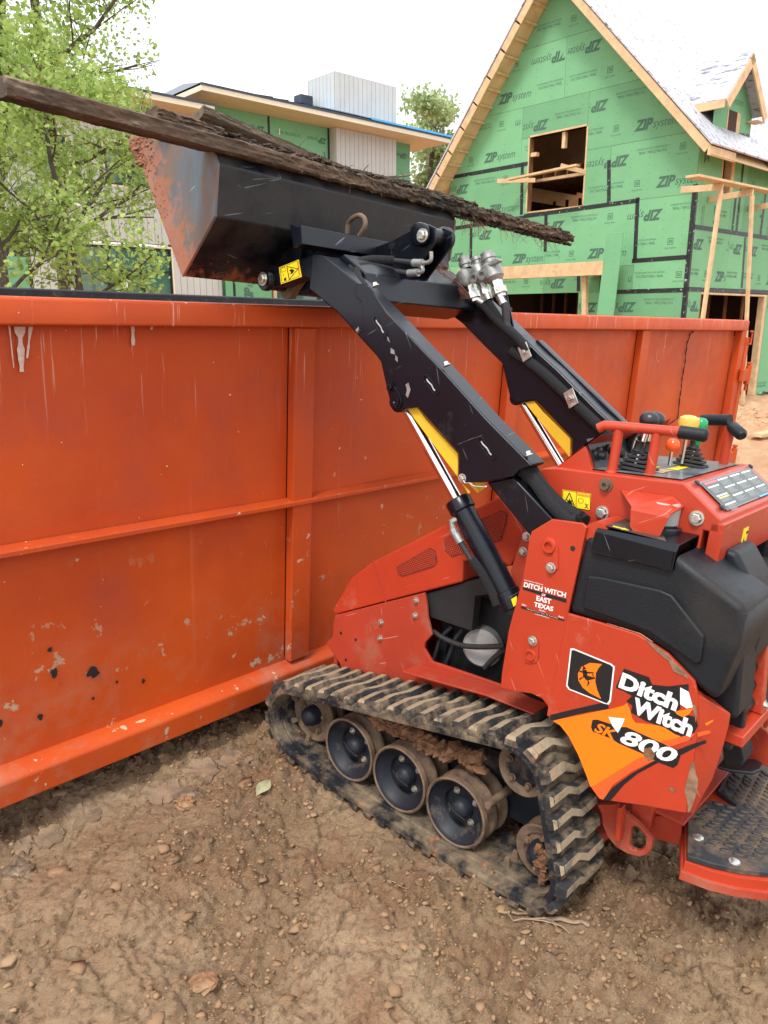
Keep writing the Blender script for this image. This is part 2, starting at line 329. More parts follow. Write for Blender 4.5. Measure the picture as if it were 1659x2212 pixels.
# ---- ground
def ground_mat():
    m = bpy.data.materials.new('clay_soil'); m.use_nodes = True; N = m.node_tree.nodes; L = m.node_tree.links; b = N['Principled BSDF']
    tc = N.new('ShaderNodeTexCoord')
    def noise(sc, det=8, rg=.6, dist=0):
        n = N.new('ShaderNodeTexNoise'); n.inputs['Scale'].default_value = sc; n.inputs['Detail'].default_value = det; n.inputs['Roughness'].default_value = rg; n.inputs['Distortion'].default_value = dist; L.new(tc.outputs['Object'], n.inputs['Vector']); return n.outputs[0]
    def mr(s, a, bb, c=0, d=1):
        r = N.new('ShaderNodeMapRange'); r.inputs[1].default_value = a; r.inputs[2].default_value = bb; r.inputs[3].default_value = c; r.inputs[4].default_value = d; L.new(s, r.inputs[0]); return r.outputs[0]
    def mix(f, a, c):
        x = N.new('ShaderNodeMix'); x.data_type = 'RGBA'; L.new(f, x.inputs[0])
        for k, q in ((6, a), (7, c)):
            if hasattr(q, 'links'): L.new(q, x.inputs[k])
            else: x.inputs[k].default_value = (*q, 1)
        return x.outputs[2]
    c = mix(mr(noise(1.1, 6, .6), .35, .65), (.40, .255, .145), (.64, .46, .29))
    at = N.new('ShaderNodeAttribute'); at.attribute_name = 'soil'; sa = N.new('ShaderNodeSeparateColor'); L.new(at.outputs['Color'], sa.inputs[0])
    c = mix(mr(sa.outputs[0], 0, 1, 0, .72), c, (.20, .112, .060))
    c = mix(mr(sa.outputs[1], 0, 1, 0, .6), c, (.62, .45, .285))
    c = mix(mr(sa.outputs[2], 0, 1, 0, .8), c, (.085, .047, .028))  # cracks and ledge edges darkened in the colour, standing in for relief shade
    c = mix(mr(noise(3.5, 9, .65), .52, .72), c, (.34, .160, .080))
    c = mix(mr(noise(26, 9, .75), .30, .72, .0, .75), c, (.40, .275, .165))
    c = mix(mr(noise(60, 6, .7), .52, .68, 0, .7), c, (.20, .118, .066))
    c = mix(mr(noise(9, 8, .7), .56, .66, 0, .5), c, (.30, .165, .088))
    sep = N.new('ShaderNodeSeparateXYZ'); L.new(tc.outputs['Object'], sep.inputs[0])
    far = mr(sep.outputs[1], 5.0, 8.0)
    c2 = mix(mr(noise(1.5, 9, .7), .35, .65), (.47, .25, .13), (.58, .38, .23))
    c = mix(far, c, c2)
    L.new(c, b.inputs['Base Color']); b.inputs['Roughness'].default_value = .92; b.inputs['Specular IOR Level'].default_value = .2
    prev = None
    for sc, st, d in ((18, .7, .03), (60, 1.0, .016), (170, 1.0, .007)):
        bp = N.new('ShaderNodeBump'); bp.inputs['Strength'].default_value = st; bp.inputs['Distance'].default_value = d
        L.new(noise(sc, 8, .7), bp.inputs['Height'])
        if prev: L.new(prev, bp.inputs['Normal'])
        prev = bp.outputs[0]
    L.new(prev, b.inputs['Normal'])
    return m
M_gnd = ground_mat()
# ---------------------------------------------------------------- noise in numpy
def vnoise(x, y, seed=0):
    xi = np.floor(x).astype(np.int64); yi = np.floor(y).astype(np.int64); fx = x-xi; fy = y-yi
    fx = fx*fx*fx*(fx*(fx*6-15)+10); fy = fy*fy*fy*(fy*(fy*6-15)+10)
    def h(a, b):
        n = (a*374761393 + b*668265263 + seed*974634777) & 0xffffffff
        n = ((n ^ (n >> 13))*1274126177) & 0xffffffff; n = n ^ (n >> 16)
        return (n & 0xffff)/65535.
    return (h(xi,yi)*(1-fx)+h(xi+1,yi)*fx)*(1-fy)+(h(xi,yi+1)*(1-fx)+h(xi+1,yi+1)*fx)*fy
def fbm(x, y, sc, o=5, seed=0, g=.5):
    t = 0; a = 1; s = 0
    for i in range(o):
        t = t + a*vnoise(x*sc, y*sc, seed+i*17); s += a; a *= g; sc *= 2.03; x, y = x*.8-y*.6+3.1, x*.6+y*.8+1.7
    return t/s
def worley(x, y, sc, seed=0):
    x = x*sc; y = y*sc; xi = np.floor(x).astype(np.int64); yi = np.floor(y).astype(np.int64); d1 = np.full(x.shape, 9.); d2 = d1.copy(); idv = np.zeros(x.shape)
    for a in (-1,0,1):
        for b in (-1,0,1):
            cx_, cy_ = xi+a, yi+b
            def h(k):
                n = (cx_*374761393 + cy_*668265263 + (seed+k)*974634777) & 0xffffffff; n = ((n ^ (n >> 13))*1274126177) & 0xffffffff; n = n ^ (n >> 16); return (n & 0xffff)/65535.
            dx = cx_+h(0)-x; dy = cy_+h(1)-y; d = np.sqrt(dx*dx+dy*dy)
            m = d < d1; d2 = np.where(m, d1, np.minimum(d2, d)); idv = np.where(m, h(2), idv); d1 = np.where(m, d, d1)
    return d1, d2, idv
# ---------------------------------------------------------------- ground
OM = np.array([-.00646, 2.0713, .0380]); NT = (.66450528,.74545568,-.05223553); NL = (-.74288332,.66655108,.06191955); NV = (.08097593,-.00234097,.99671331)
DD = (.70420496,.70982344,-.01568644); DW = (-.70849551,.70398043,.04945368); DU = (.04614633,-.02371175,.99865323)
def base_h(x, y):
    zm = .038 - .0812*(x+.006) + .0023*(y-2.07)
    xc = 7*np.tanh(x/7); yc = 6*np.tanh(y/6)
    zd = -.082 - .046*(xc+.072) + .0237*(yc-.037)
    wd = -.7085*x + .704*y
    t = np.clip((wd-1.75)/.45, 0, 1); t = t*t*(3-2*t)
    far = np.clip((np.hypot(x, y-2)-3)/3, 0, 1)
    return (zm*(1-t)+zd*t)*(1-far) + zd*far
def ground_h(x, y, attr=False):
    h = base_h(x, y)
    near = np.clip(1-(np.hypot(x-.2, y-2.5)-3)/3, 0, 1)
    m1 = fbm(x, y, 1.6, 4, 3); crum = np.clip((fbm(x, y, 2.3, 5, 11, .6)-.44)/.14, 0, 1)
    h = h + (m1-.5)*.05*(.4+.6*near) + (fbm(x, y, 7, 4, 29)-.5)*.022
    d1, d2, i1 = worley(x+.03*fbm(x,y,14,3,5), y+.03*fbm(x,y,14,3,8), 16, 2)
    h = h + crum*np.clip(.55-d1, 0, 1)*(.3+i1)*.055*near
    d1, d2, i1 = worley(x+.012*fbm(x,y,40,3,5), y+.012*fbm(x,y,40,3,8), 40, 7)
    h = h + (.25+.75*crum)*np.clip(.6-d1, 0, 1)*(i1 > .35)*.022*near
    # flaky ledges of trampled clay
    lf = fbm(x, y, 3.4, 6, 61, .58)*11 + fbm(x, y, 22, 3, 66)*.8; st_ = np.floor(lf) + np.clip((lf-np.floor(lf)-.80)/.20, 0, 1)
    h = h + (st_-5.5)*.013*near; lev = vnoise(np.floor(lf)*7.31, np.floor(lf)*3.7+x*.6, 5); edge = np.clip((lf-np.floor(lf)-.86)/.06, 0, 1)*np.clip((1.02-(lf-np.floor(lf)))/.06, 0, 1)
    h = h + (fbm(x, y, 38, 3, 71, .6)-.5)*.011*near
    # drying plates with cracks
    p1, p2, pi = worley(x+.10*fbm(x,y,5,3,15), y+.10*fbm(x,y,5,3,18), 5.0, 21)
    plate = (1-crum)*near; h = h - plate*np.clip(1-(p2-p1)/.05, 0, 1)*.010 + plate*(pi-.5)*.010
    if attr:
        crk = (1-crum)*np.clip(1-(p2-p1)/.045, 0, 1)  # crevice mask; with the ledge edges it carries the painted relief shade
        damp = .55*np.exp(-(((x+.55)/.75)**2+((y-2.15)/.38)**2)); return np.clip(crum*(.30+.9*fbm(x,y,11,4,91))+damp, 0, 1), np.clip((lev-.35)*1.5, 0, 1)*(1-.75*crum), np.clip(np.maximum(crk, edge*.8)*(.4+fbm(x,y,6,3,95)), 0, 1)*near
    farr = 1-near
    e1, e2, ei = worley(x+.2*fbm(x,y,3,3,35), y+.2*fbm(x,y,3,3,38), 3.0, 41)
    h = h + farr*np.clip(.6-e1, 0, 1)*ei*.22 + farr*(fbm(x, y, 2.2, 5, 51, .6)-.5)*.14*np.clip(y/6, 0, 1)
    return h
def axis(lo, hi, step, outs):
    a = list(np.arange(lo, hi, step))
    for tgt, st in outs[1]:
        while a[-1] < tgt: a.append(a[-1]+st); st *= 1.0
    for tgt, st in outs[0]:
        while a[0] > tgt: a.insert(0, a[0]-st)
    return np.array(a)
ax_ = axis(-1.9, 1.95, .0068, ([(-2.6,.04),(-8,.3),(-60,3),(-260,20)], [(4.2,.04),(10.5,.055),(20,.5),(60,3),(260,20)]))
ay_ = axis(.9, 3.6, .0068, ([(-2,.15),(-20,2),(-120,20)], [(6,.05),(17,.06),(30,.6),(70,3),(320,20)]))
X, Y = np.meshgrid(ax_, ay_); H = ground_h(X, Y)
nx, ny = len(ax_), len(ay_)
co = np.stack([X, Y, H], -1).reshape(-1, 3).astype(np.float32)
ii = (np.arange(ny-1)[:, None]*nx + np.arange(nx-1)[None]).ravel()
q = np.stack([ii, ii+1, ii+nx+1, ii+nx], -1).astype(np.int32)
gm = bpy.data.meshes.new('ground'); gm.vertices.add(len(co)); gm.vertices.foreach_set('co', co.ravel()); gm.loops.add(q.size); gm.loops.foreach_set('vertex_index', q.ravel())
gm.polygons.add(len(q)); gm.polygons.foreach_set('loop_start', np.arange(0, q.size, 4, dtype=np.int32)); gm.polygons.foreach_set('use_smooth', np.ones(len(q), bool)); gm.update(calc_edges=True)
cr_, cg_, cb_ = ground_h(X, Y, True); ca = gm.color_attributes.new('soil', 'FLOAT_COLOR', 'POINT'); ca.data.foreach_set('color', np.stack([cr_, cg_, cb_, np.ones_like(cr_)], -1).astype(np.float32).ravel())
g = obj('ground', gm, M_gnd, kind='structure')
def gh(x, y): return float(ground_h(np.array([x]), np.array([y]))[0])
# loose crumbs of soil and gravel lying on the ground
def clod(seed, n=0):
    r_ = random.Random(seed); t = (1+5**.5)/2
    vs = [Vector(v).normalized() for v in [(-1,t,0),(1,t,0),(-1,-t,0),(1,-t,0),(0,-1,t),(0,1,t),(0,-1,-t),(0,1,-t),(t,0,-1),(t,0,1),(-t,0,-1),(-t,0,1)]]
    fs = [(0,11,5),(0,5,1),(0,1,7),(0,7,10),(0,10,11),(1,5,9),(5,11,4),(11,10,2),(10,7,6),(7,1,8),(3,9,4),(3,4,2),(3,2,6),(3,6,8),(3,8,9),(4,9,5),(2,4,11),(6,2,10),(8,6,7),(9,8,1)]
    sx, sy, sz = r_.uniform(.7,1.3), r_.uniform(.6,1.1), r_.uniform(.4,.8)
    vs = [Vector((v.x*sx, v.y*sy, v.z*sz))*r_.uniform(.48,1.35) for v in vs]
    return np.array(vs), np.array(fs)
def scatter(name, n, xr, yr, size, mt, seed, keep=None, label=None, cat=None, z0=.0, zs=1.):
    rr = np.random.default_rng(seed); VV = []; FF = []; o = 0; protos = [clod(100+k) for k in range(14)]
    xs = rr.uniform(*xr, n); ys = rr.uniform(*yr, n); k = np.ones(n, bool) if keep is None else keep(xs, ys, rr)
    xs, ys = xs[k], ys[k]; hs = ground_h(xs, ys); sz = size[0]*(rr.random(len(xs))**-0.55).clip(1, size[1]/size[0])
    for i in range(len(xs)):
        v, f = protos[i % 14]; a = rr.uniform(0, 6.28); c, s_ = math.cos(a), math.sin(a)
        vv = v*sz[i]; vv = np.stack([vv[:,0]*c-vv[:,1]*s_, vv[:,0]*s_+vv[:,1]*c, vv[:,2]*zs], -1) + (xs[i], ys[i], hs[i]+sz[i]*.12+z0)
        VV.append(vv); FF.append(f+o); o += len(v)
    V_ = np.concatenate(VV).astype(np.float32); F_ = np.concatenate(FF).astype(np.int32)
    m = bpy.data.meshes.new(name); m.vertices.add(len(V_)); m.vertices.foreach_set('co', V_.ravel()); m.loops.add(F_.size); m.loops.foreach_set('vertex_index', F_.ravel())
    m.polygons.add(len(F_)); m.polygons.foreach_set('loop_start', np.arange(0, F_.size, 3, dtype=np.int32)); m.update(calc_edges=True)
    return obj(name, m, mt, kind='stuff', label=label, category=cat)
def crumb():
    m = bpy.data.materials.new('soil_crumb'); m.use_nodes = True; N = m.node_tree.nodes; L = m.node_tree.links; b = N['Principled BSDF']
    g_ = N.new('ShaderNodeNewGeometry'); r = N.new('ShaderNodeValToRGB'); L.new(g_.outputs['Random Per Island'], r.inputs[0])
    e = r.color_ramp.elements; e[0].position = 0; e[0].color = (.20,.122,.070,1); e[1].position = 1; e[1].color = (.36,.245,.145,1); q = e.new(.55); q.color = (.29,.18,.103,1); q = e.new(.85); q.color = (.32,.205,.12,1)
    L.new(r.outputs[0], b.inputs['Base Color']); b.inputs['Roughness'].default_value = .95; b.inputs['Specular IOR Level'].default_value = .1
    return m
M_cl1 = crumb()
M_cl2 = mat('pale_gravel', (.42, .33, .24), .85, var=.3, scale=60)
def kpf(xs, ys, rr):
    return (rr.random(len(xs)) < .25+.75*np.clip((fbm(xs, ys, 2.3, 5, 11, .6)-.40)/.14, 0, 1)) & (-.7085*xs+.704*ys < 2.4)
def kp(xs, ys, rr):
    crum = np.clip((fbm(xs, ys, 2.3, 5, 11, .6)-.42)/.14, 0, 1); wd = -.7085*xs+.704*ys
    return (rr.random(len(xs)) < .06+.94*crum**1.5) & (wd < 2.6)
scatter('soil_crumbs', 62000, (-1.8, 2.0), (1.0, 3.6), (.0019, .0105), M_cl1, 5, kp, 'loose brown soil crumbs scattered over the bare ground', 'soil crumbs')
scatter('gravel_bits', 350, (-1.8, 2.0), (1.0, 3.8), (.0018, .0045), M_cl2, 6, kp, 'small pale gravel bits mixed into the brown soil', 'gravel')
scatter('soil_flakes', 1700, (-1.8, 2.0), (1.0, 3.5), (.007, .028), M_cl1, 15, kpf, 'broken flakes and small clods of clay half pressed into the ground', 'clay flakes', z0=-.003, zs=.42)
scatter('far_clods', 2600, (4.2, 10.5), (5.5, 15), (.018, .10), mat('orange_clod', (.52,.31,.17), .95, var=.4, scale=10, bump=.5, bscale=30), 9, lambda x, y, r_: (x-DD[0]*6.6+.3 > (y-4)*.2), 'orange clay clods churned up beyond the far end of the orange dumpster', 'clods')
# single clods, slabs, leaf and sticks that can be told apart
def big_clod(name, label, cat, x, y, s, seed, mt, flat=.6):
    r_ = random.Random(seed); b = MB(); nu, nv = 18, 11
    for j in range(nv):
        for i in range(nu):
            th = math.pi*j/(nv-1); ph = 2*math.pi*i/nu
            d = Vector((math.sin(th)*math.cos(ph), math.sin(th)*math.sin(ph), math.cos(th)))
            k = 1+.45*(float(fbm(np.array([d.x*1.7+seed]), np.array([d.y*1.7+d.z*2.3]), 1.1, 4, seed)[0])-.5)*2+r_.uniform(-.06,.06)
            b.v.append((d.x*s*k, d.y*s*k*.85, d.z*s*k*flat))
    for j in range(nv-1):
        for i in range(nu): b.f.append((j*nu+i, j*nu+(i+1)%nu, (j+1)*nu+(i+1)%nu, (j+1)*nu+i))
    o = obj(name, b, mt, None, label=label, category=cat); o.location = (x, y, gh(x, y)+s*flat*.35); return o
M_clodd = mat('dark_clod_soil', (.17,.115,.075), .95, var=.4, scale=25, bump=.9, bscale=60, dirt=(.36,.27,.19), dscale=10, dth=.56)
M_clodo = mat('orange_clod_soil', (.30,.155,.075), .95, var=.45, scale=30, bump=1, bscale=70, dirt=(.36,.23,.13), dscale=9, dth=.55)
PLACE = dict(a=[(-1.057,1.878)], b=[(-0.664,2.279),(-0.643,2.156),(-0.599,2.099)], c=[(-0.396,2.179)], d=[(-0.428,1.478),(-0.521,2.3),(-0.987,2.085)])
def pm(x, y, s=1.): return x, y
big_clod('soil_clod', 'largest dark crumbly soil clod at the left edge of the bare ground', 'clod', *PLACE['a'][0], .042, 3, M_clodd, .8)
big_clod('soil_clod', 'flat broken mud flake standing out of the ground below the dumpster rail', 'clod', *PLACE['b'][0], .05, 4, M_clodd, .25)
big_clod('soil_clod', 'tall reddish brown clod below the broken mud flake', 'clod', *PLACE['b'][1], .032, 5, M_clodo, .8)
big_clod('soil_clod', 'orange clay lump near the bottom edge of the picture', 'clod', *PLACE['d'][0], .035, 6, M_clodo, .35)
b = MB(); lx, ly = PLACE['c'][0]
lw = [0,.010,.018,.020,.017,.010,.002]
for k in range(7):
    u_ = k/6; zc_ = .012*math.sin(u_*3.0)
    for s_, hh_ in ((-1,.009),(0,0),(1,.011)): b.v.append((u_*.072, s_*max(lw[k],.0005)+.004*math.sin(u_*7), zc_+hh_*(lw[k]/.02)))
for k in range(6):
    for j in range(2): b.f.append((k*3+j, (k+1)*3+j, (k+1)*3+j+1, k*3+j+1))
o = obj('dry_leaf', b, mat('dry_leaf', (.32,.31,.17), .6, var=.2, scale=60), None, label='pale curled dry leaf lying on the soil left of the front roller', category='leaf')
o.location = (lx-.02, ly, gh(lx, ly)+.012); o.rotation_euler = (.5, -.35, .9); o.scale = (.95, .95, 1)
SLB = [('widest flat drying mud slab under the lower rail of the dumpster', [(-0.845,2.312),(-0.822,2.383),(-0.753,2.407),(-0.714,2.358),(-0.708,2.294),(-0.759,2.267)]), ('round cracked mud slab between two others below the dumpster rail', [(-0.738,2.435),(-0.697,2.49),(-0.636,2.511),(-0.593,2.437),(-0.608,2.382),(-0.668,2.366)]), ('mud slab nearest the front of the track below the dumpster', [(-0.624,2.512),(-0.592,2.587),(-0.548,2.613),(-0.484,2.521),(-0.499,2.47),(-0.574,2.459)]), ('thin grey mud slab at the far left under the dumpster rail', [(-1.114,2.095),(-1.097,2.134),(-1.041,2.132),(-1.021,2.106),(-1.042,2.053),(-1.083,2.056)]), ('small chipped mud slab left of the thin grey one', [(-1.158,2.041),(-1.142,2.083),(-1.108,2.075),(-1.104,2.03),(-1.129,2.013)]), ('curled mud flake lifting its edge at the left of the bare ground', [(-1.065,2.208),(-1.008,2.237),(-0.939,2.216),(-0.935,2.163),(-1.011,2.149)])]
M_slab = mat('drying_mud_slab', (.20,.135,.085), .95, var=.35, scale=14, bump=1, bscale=45, dirt=(.30,.205,.125), dscale=11, dth=.52, dsoft=.12)
for si, (lb_, po_) in enumerate(SLB):
    rr = random.Random(si+70); out = []; n = len(po_)
    for i in range(n):
        a, c = po_[i], po_[(i+1) % n]
        for k in range(5):
            t = k/5; out.append((a[0]+(c[0]-a[0])*t+rr.uniform(-.006,.006), a[1]+(c[1]-a[1])*t+rr.uniform(-.006,.006)))
    cx0 = sum(p[0] for p in out)/len(out); cy0 = sum(p[1] for p in out)/len(out); zz = max(gh(p[0], p[1]) for p in out[::3])*.5+gh(cx0, cy0)*.5
    b = MB(); b.v = [(cx0, cy0, gh(cx0, cy0)+.007)]+[(cx0+(p[0]-cx0)*.7, cy0+(p[1]-cy0)*.7, max(gh(cx0+(p[0]-cx0)*.7, cy0+(p[1]-cy0)*.7)+.004, zz-.002)) for p in out]+[(p[0], p[1], gh(p[0], p[1])+.006+rr.uniform(-.001,.003)) for p in out]+[(p[0], p[1], gh(p[0], p[1])-.015) for p in out]; m_ = len(out)
    for i in range(m_):
        j = (i+1) % m_; b.f += [(0, 1+i, 1+j), (1+i, 1+m_+i, 1+m_+j, 1+j), (1+m_+i, 1+2*m_+i, 1+2*m_+j, 1+m_+j)]
    obj('mud_slab', b, M_slab, None, smooth=True, label=lb_, category='mud slab', group='drying mud slabs on the ground')
ST = [(0.348,1.766),(0.411,1.724)] + [(0.308,1.732),(0.43,1.704)] + [(0.426,1.718),(0.543,1.688)] + [(0.366,1.773),(0.49,1.676)] + [(0.347,1.74),(0.445,1.722)] + [(0.009,1.832),(0.071,1.812)]
SL = ['thin stick crossing under the rear corner of the track', 'forked twig lying left of the rear track corner', 'thickest peeled stick lying behind the rear track corner', 'long thin stick crossing the peeled stick', 'crooked dark twig right under the track corner', 'short pale straw on the soil beside the track']
M_stick = mat('dry_stick', (.30,.21,.14), .8, var=.35, scale=40, bump=.4, bscale=120)
for i in range(6):
    (x0, y0), (x1, y1) = ST[2*i], ST[2*i+1]; rr = random.Random(i); pts = []
    for k in range(7):
        t = k/6; x, y = x0+(x1-x0)*t, y0+(y1-y0)*t
        off = rr.uniform(-.008, .008)*(0 < k < 6); pts.append((x+off, y-off*.6, gh(x, y)+.010+rr.uniform(0,.006)))
    rad = [.003,.0025,.0062,.003,.003,.0015][i]
    b = MB().tube(pts, [rad*(1-.35*k/6) for k in range(7)], 6)
    if i == 1:
        p = Vector(pts[3]); b.tube([p, p+Vector((.05,-.02,.012)), p+Vector((.10,-.03,.004))], .0018, 5)
    obj('stick', b, M_stick, None, smooth=True, label=SL[i], category='stick', group='sticks beside the rear of the track')
# ---------------------------------------------------------------- dumpster
DM = frame((DD[0]*0+DW[0]*2.2-DU[0]*1.57, DW[1]*2.2-DU[1]*1.57, 1.6+DW[2]*2.2-DU[2]*1.57), DD, DW, DU)
DT = thing('roll_off_dumpster', 'long open-top orange roll-off dumpster with scraped sides behind the loader', 'dumpster', DM)
d0, d1 = -.62, 6.10; HT = 1.52
def dp(name, b, m=M_dmp, bevel=.006, par=DT, **k): return obj(name, b, m, par, bevel, **k)
# near wall as a gently dented sheet
def sheet(xa, xb, za, zb, y0, t, dents=(), n=(80, 40), seed=1):
    xs = np.linspace(xa, xb, n[0]); zs = np.linspace(za, zb, n[1]); Xg, Zg = np.meshgrid(xs, zs)
    Yg = y0 + (fbm(Xg, Zg, .9, 3, seed)-.5)*.018
    for dx, dz, r_, a_ in dents: Yg = Yg + a_*np.exp(-((Xg-dx)**2+(Zg-dz)**2)/r_**2)
    edge = np.minimum(np.minimum(Xg-xa, xb-Xg), np.minimum(Zg-za, zb-Zg)); Yg = y0+(Yg-y0)*np.clip(edge/.15, 0, 1)
    b = MB(); b.v = [(float(Xg[j,i]), float(Yg[j,i]), float(Zg[j,i])) for j in range(n[1]) for i in range(n[0])]
    b.f = [(j*n[0]+i, j*n[0]+i+1, (j+1)*n[0]+i+1, (j+1)*n[0]+i) for j in range(n[1]-1) for i in range(n[0]-1)]
    return b
posts = [-.08+0*0, 1.84, 3.17, 4.51]
posts = [.52-.02, 1.835, 3.17, 4.51]; posts = [1.835, 3.17, 4.51]
bays = [d0+.04] + posts + [d1-.06]
for i in range(len(bays)-1):
    a = bays[i]+(.05 if i else 0); c = bays[i+1]-.05
    dp('side_panel', sheet(a+.002, c, .108, 1.452, .06, .005, [(1.45, .62, .03, .012), (2.4,.7,.2,.012)], (60, 34), 5+i), bevel=0, smooth=True, fix=False)
dp('inner_side_wall', MB().box((d0+.05, .088, .16), (d1-.07, .094, 1.50)), M_dblk, 0)
dp('top_rail', MB().prism([(0,1.448),(0,1.515),(.006,1.524),(.095,1.524),(.10,1.515),(.10,1.448)], d0, d1, 0), bevel=.008)
for p in posts:
    dp('side_post', MB().prism([(.0585,.117),(.022,.117),(.018,.122),(.018,1.446),(.0585,1.446)], p-.048, p+.048, 0), bevel=.006)
dp('corner_post', MB().prism([(.0585,.117),(.004,.117),(.004,1.446),(.0585,1.446)], d1-.10, d1-.012, 0), bevel=.006)
mr_ = [(0.713,-0.761),(1.799,-0.779),(3.208,-0.788)] + [(4.856,-0.787),(5.715,-0.767),(6.036,-0.788)]
mz = [(x, z+1.57) for x, z in mr_]; mz = [(d0+.05, mz[0][1])] + mz[:3] + [mz[3], mz[4], mz[5]]
b = MB()
for k in range(len(mz)-1):
    (xa, za), (xb, zb) = mz[k], mz[k+1]
    b.add([(xa,.058,za-.013),(xb,.058,zb-.013),(xb,.006,zb-.011),(xa,.006,za-.011),(xa,.058,za+.013),(xb,.058,zb+.013),(xb,.006,zb+.006),(xa,.006,za+.006)],
          [(0,3,2,1),(4,5,6,7),(2,3,7,6),(0,4,7,3),(1,2,6,5)])
dp('mid_rib', b, bevel=.003, fix=True)
dp('bottom_rail', MB().prism([(.10,.004),(-.006,.004),(-.006,.086),(.002,.094),(.054,.112),(.10,.112)], d0, d1-.02, 0), bevel=.007)
dp('floor_plate', MB().box((d0+.03, .10, .10), (d1-.06, 2.16, .15)), M_dblk, 0)
dp('floor_runner', MB().box((d0+.1, .55, -.02), (d1-.4, .67, .10)), M_rustbk, 0)
dp('floor_runner', MB().box((d0+.1, 1.55, -.02), (d1-.4, 1.67, .10)), M_rustbk, 0)
dp('far_side_wall', MB().box((d0+.05, 2.18, .10), (d1-.07, 2.20, 1.42)), M_dblk, 0)
dp('far_top_rail', MB().prism([(2.16,1.40),(2.16,1.518),(2.166,1.524),(2.26,1.524),(2.26,1.40)], d0, d1, 0), M_dblk, bevel=.006)
dp('front_wall', MB().box((d0, .103, .12), (d0+.04, 2.158, 1.50)), bevel=.003)
dp('end_door', MB().box((d1-.010, .02, .16), (d1+.05, 2.24, 1.40)), bevel=.005)
dp('door_frame', MB().box((d1-.011, -.004, .17), (d1+.045, .018, 1.40)), bevel=.003)
for z in (1.12, .48):
    h = dp('door_hinge', MB().box((d1-.05, -.03, z-.045), (d1+.10, -.006, z+.045)).lathe((d1+.09, -.016, z-.07), (0,0,1), [(0,0),(.022,0),(.022,.14),(0,.14)], 14), bevel=.003)
    dp('hinge_pin', MB().lathe((d1+.09, -.016, z-.12), (0,0,1), [(0,0),(.012,0),(.012,.20),(.02,.20),(.02,.215),(0,.215)], 10), par=h, bevel=0)
dp('door_bracket', MB().box((d1+.002,-.02,1.44),(d1+.05,-.01,1.452)).box((d1+.038,-.02,1.36),(d1+.05,-.01,1.44)).box((d1+.002,-.02,1.348),(d1+.05,-.01,1.36)), bevel=0)
hol = [(0.857,-1.197),(0.984,-1.237),(0.802,-1.333),(0.681,-1.31),(1.159,-1.332),(0.978,-1.333),(1.062,-1.302),(0.851,-1.114)]
for i, ((x, z), s_) in enumerate(zip(hol, [.017,.022,.013,.014,.009,.006,.007,.009])):
    rr = random.Random(50+i); n = 14
    poly = [(x+math.cos(t*2*math.pi/n)*s_*rr.uniform(.5,1.15)*(1 if i % 2 else .75), z+1.57+math.sin(t*2*math.pi/n)*s_*rr.uniform(.5,1.25)) for t in range(n)]
    dp('rust_hole', MB().prism(poly, .0515, .0525, 1), M_rustbk, 0)
crack = [(5.253,-0.13),(5.201,-0.148),(5.17,-0.22),(5.188,-0.329),(5.18,-0.427),(5.19,-0.496),(5.183,-0.576),(5.211,-0.717),(5.066,-0.756),(4.967,-0.773)]
b = MB(); cz = [(x, .0500, z+1.57) for x, z in crack]
for k in range(len(cz)-1):
    rr = random.Random(k); pa, pb = Vector(cz[k]), Vector(cz[k+1])
    pts = [pa.lerp(pb, t/4)+Vector((rr.uniform(-.006,.006),0,0)) for t in range(5)]
    b.tube(pts, [.0015+.0035*abs(math.sin(k*1.7+t)) for t in range(5)], 5)
dp('panel_crack', b, M_rustbk, 0)
drip = [(0.809,-0.116),(0.812,-0.239),(0.837,-0.127),(0.833,-0.251),(1.174,-0.119),(1.173,-0.182),(0.867,-0.127),(0.85,-0.214),(1.241,-0.115),(1.236,-0.134)]
b = MB()
for k in range(0, 10, 2):
    (xa, za), (xb, zb) = drip[k], drip[k+1]; rr = random.Random(k); wv = [.0025,.012,.009,.005,.007][k//2]
    L_ = []; R_ = []
    for t in range(9):
        u = t/8; x = xa+(xb-xa)*u; z = za+(zb-za)*u+1.57; ww = wv*(1-.5*u)*rr.uniform(.5,1.3); L_.append((x-ww, z)); R_.append((x+ww, z))
    b.prism(L_+R_[::-1], .0505, .0520, 1)
dp('mortar_drips', b, mat('pale_mortar_drip', (.55,.40,.34), .8, var=.25, scale=60), 0, kind='stuff')
# load: pieces of lumber showing over the far rim
# ---------------------------------------------------------------- compact track loader (x across, y forward, z up in its own frame)
MM = frame(OM, NT, NL, NV)
LT = thing('compact_track_loader', 'red and black stand-on compact track loader lifting its bucket over the orange dumpster', 'track loader', MM)
def lp(name, b, m, par=LT, bevel=0, **k): return obj(name, b, m, par, bevel, **k)
def rev(a): return a[::-1]
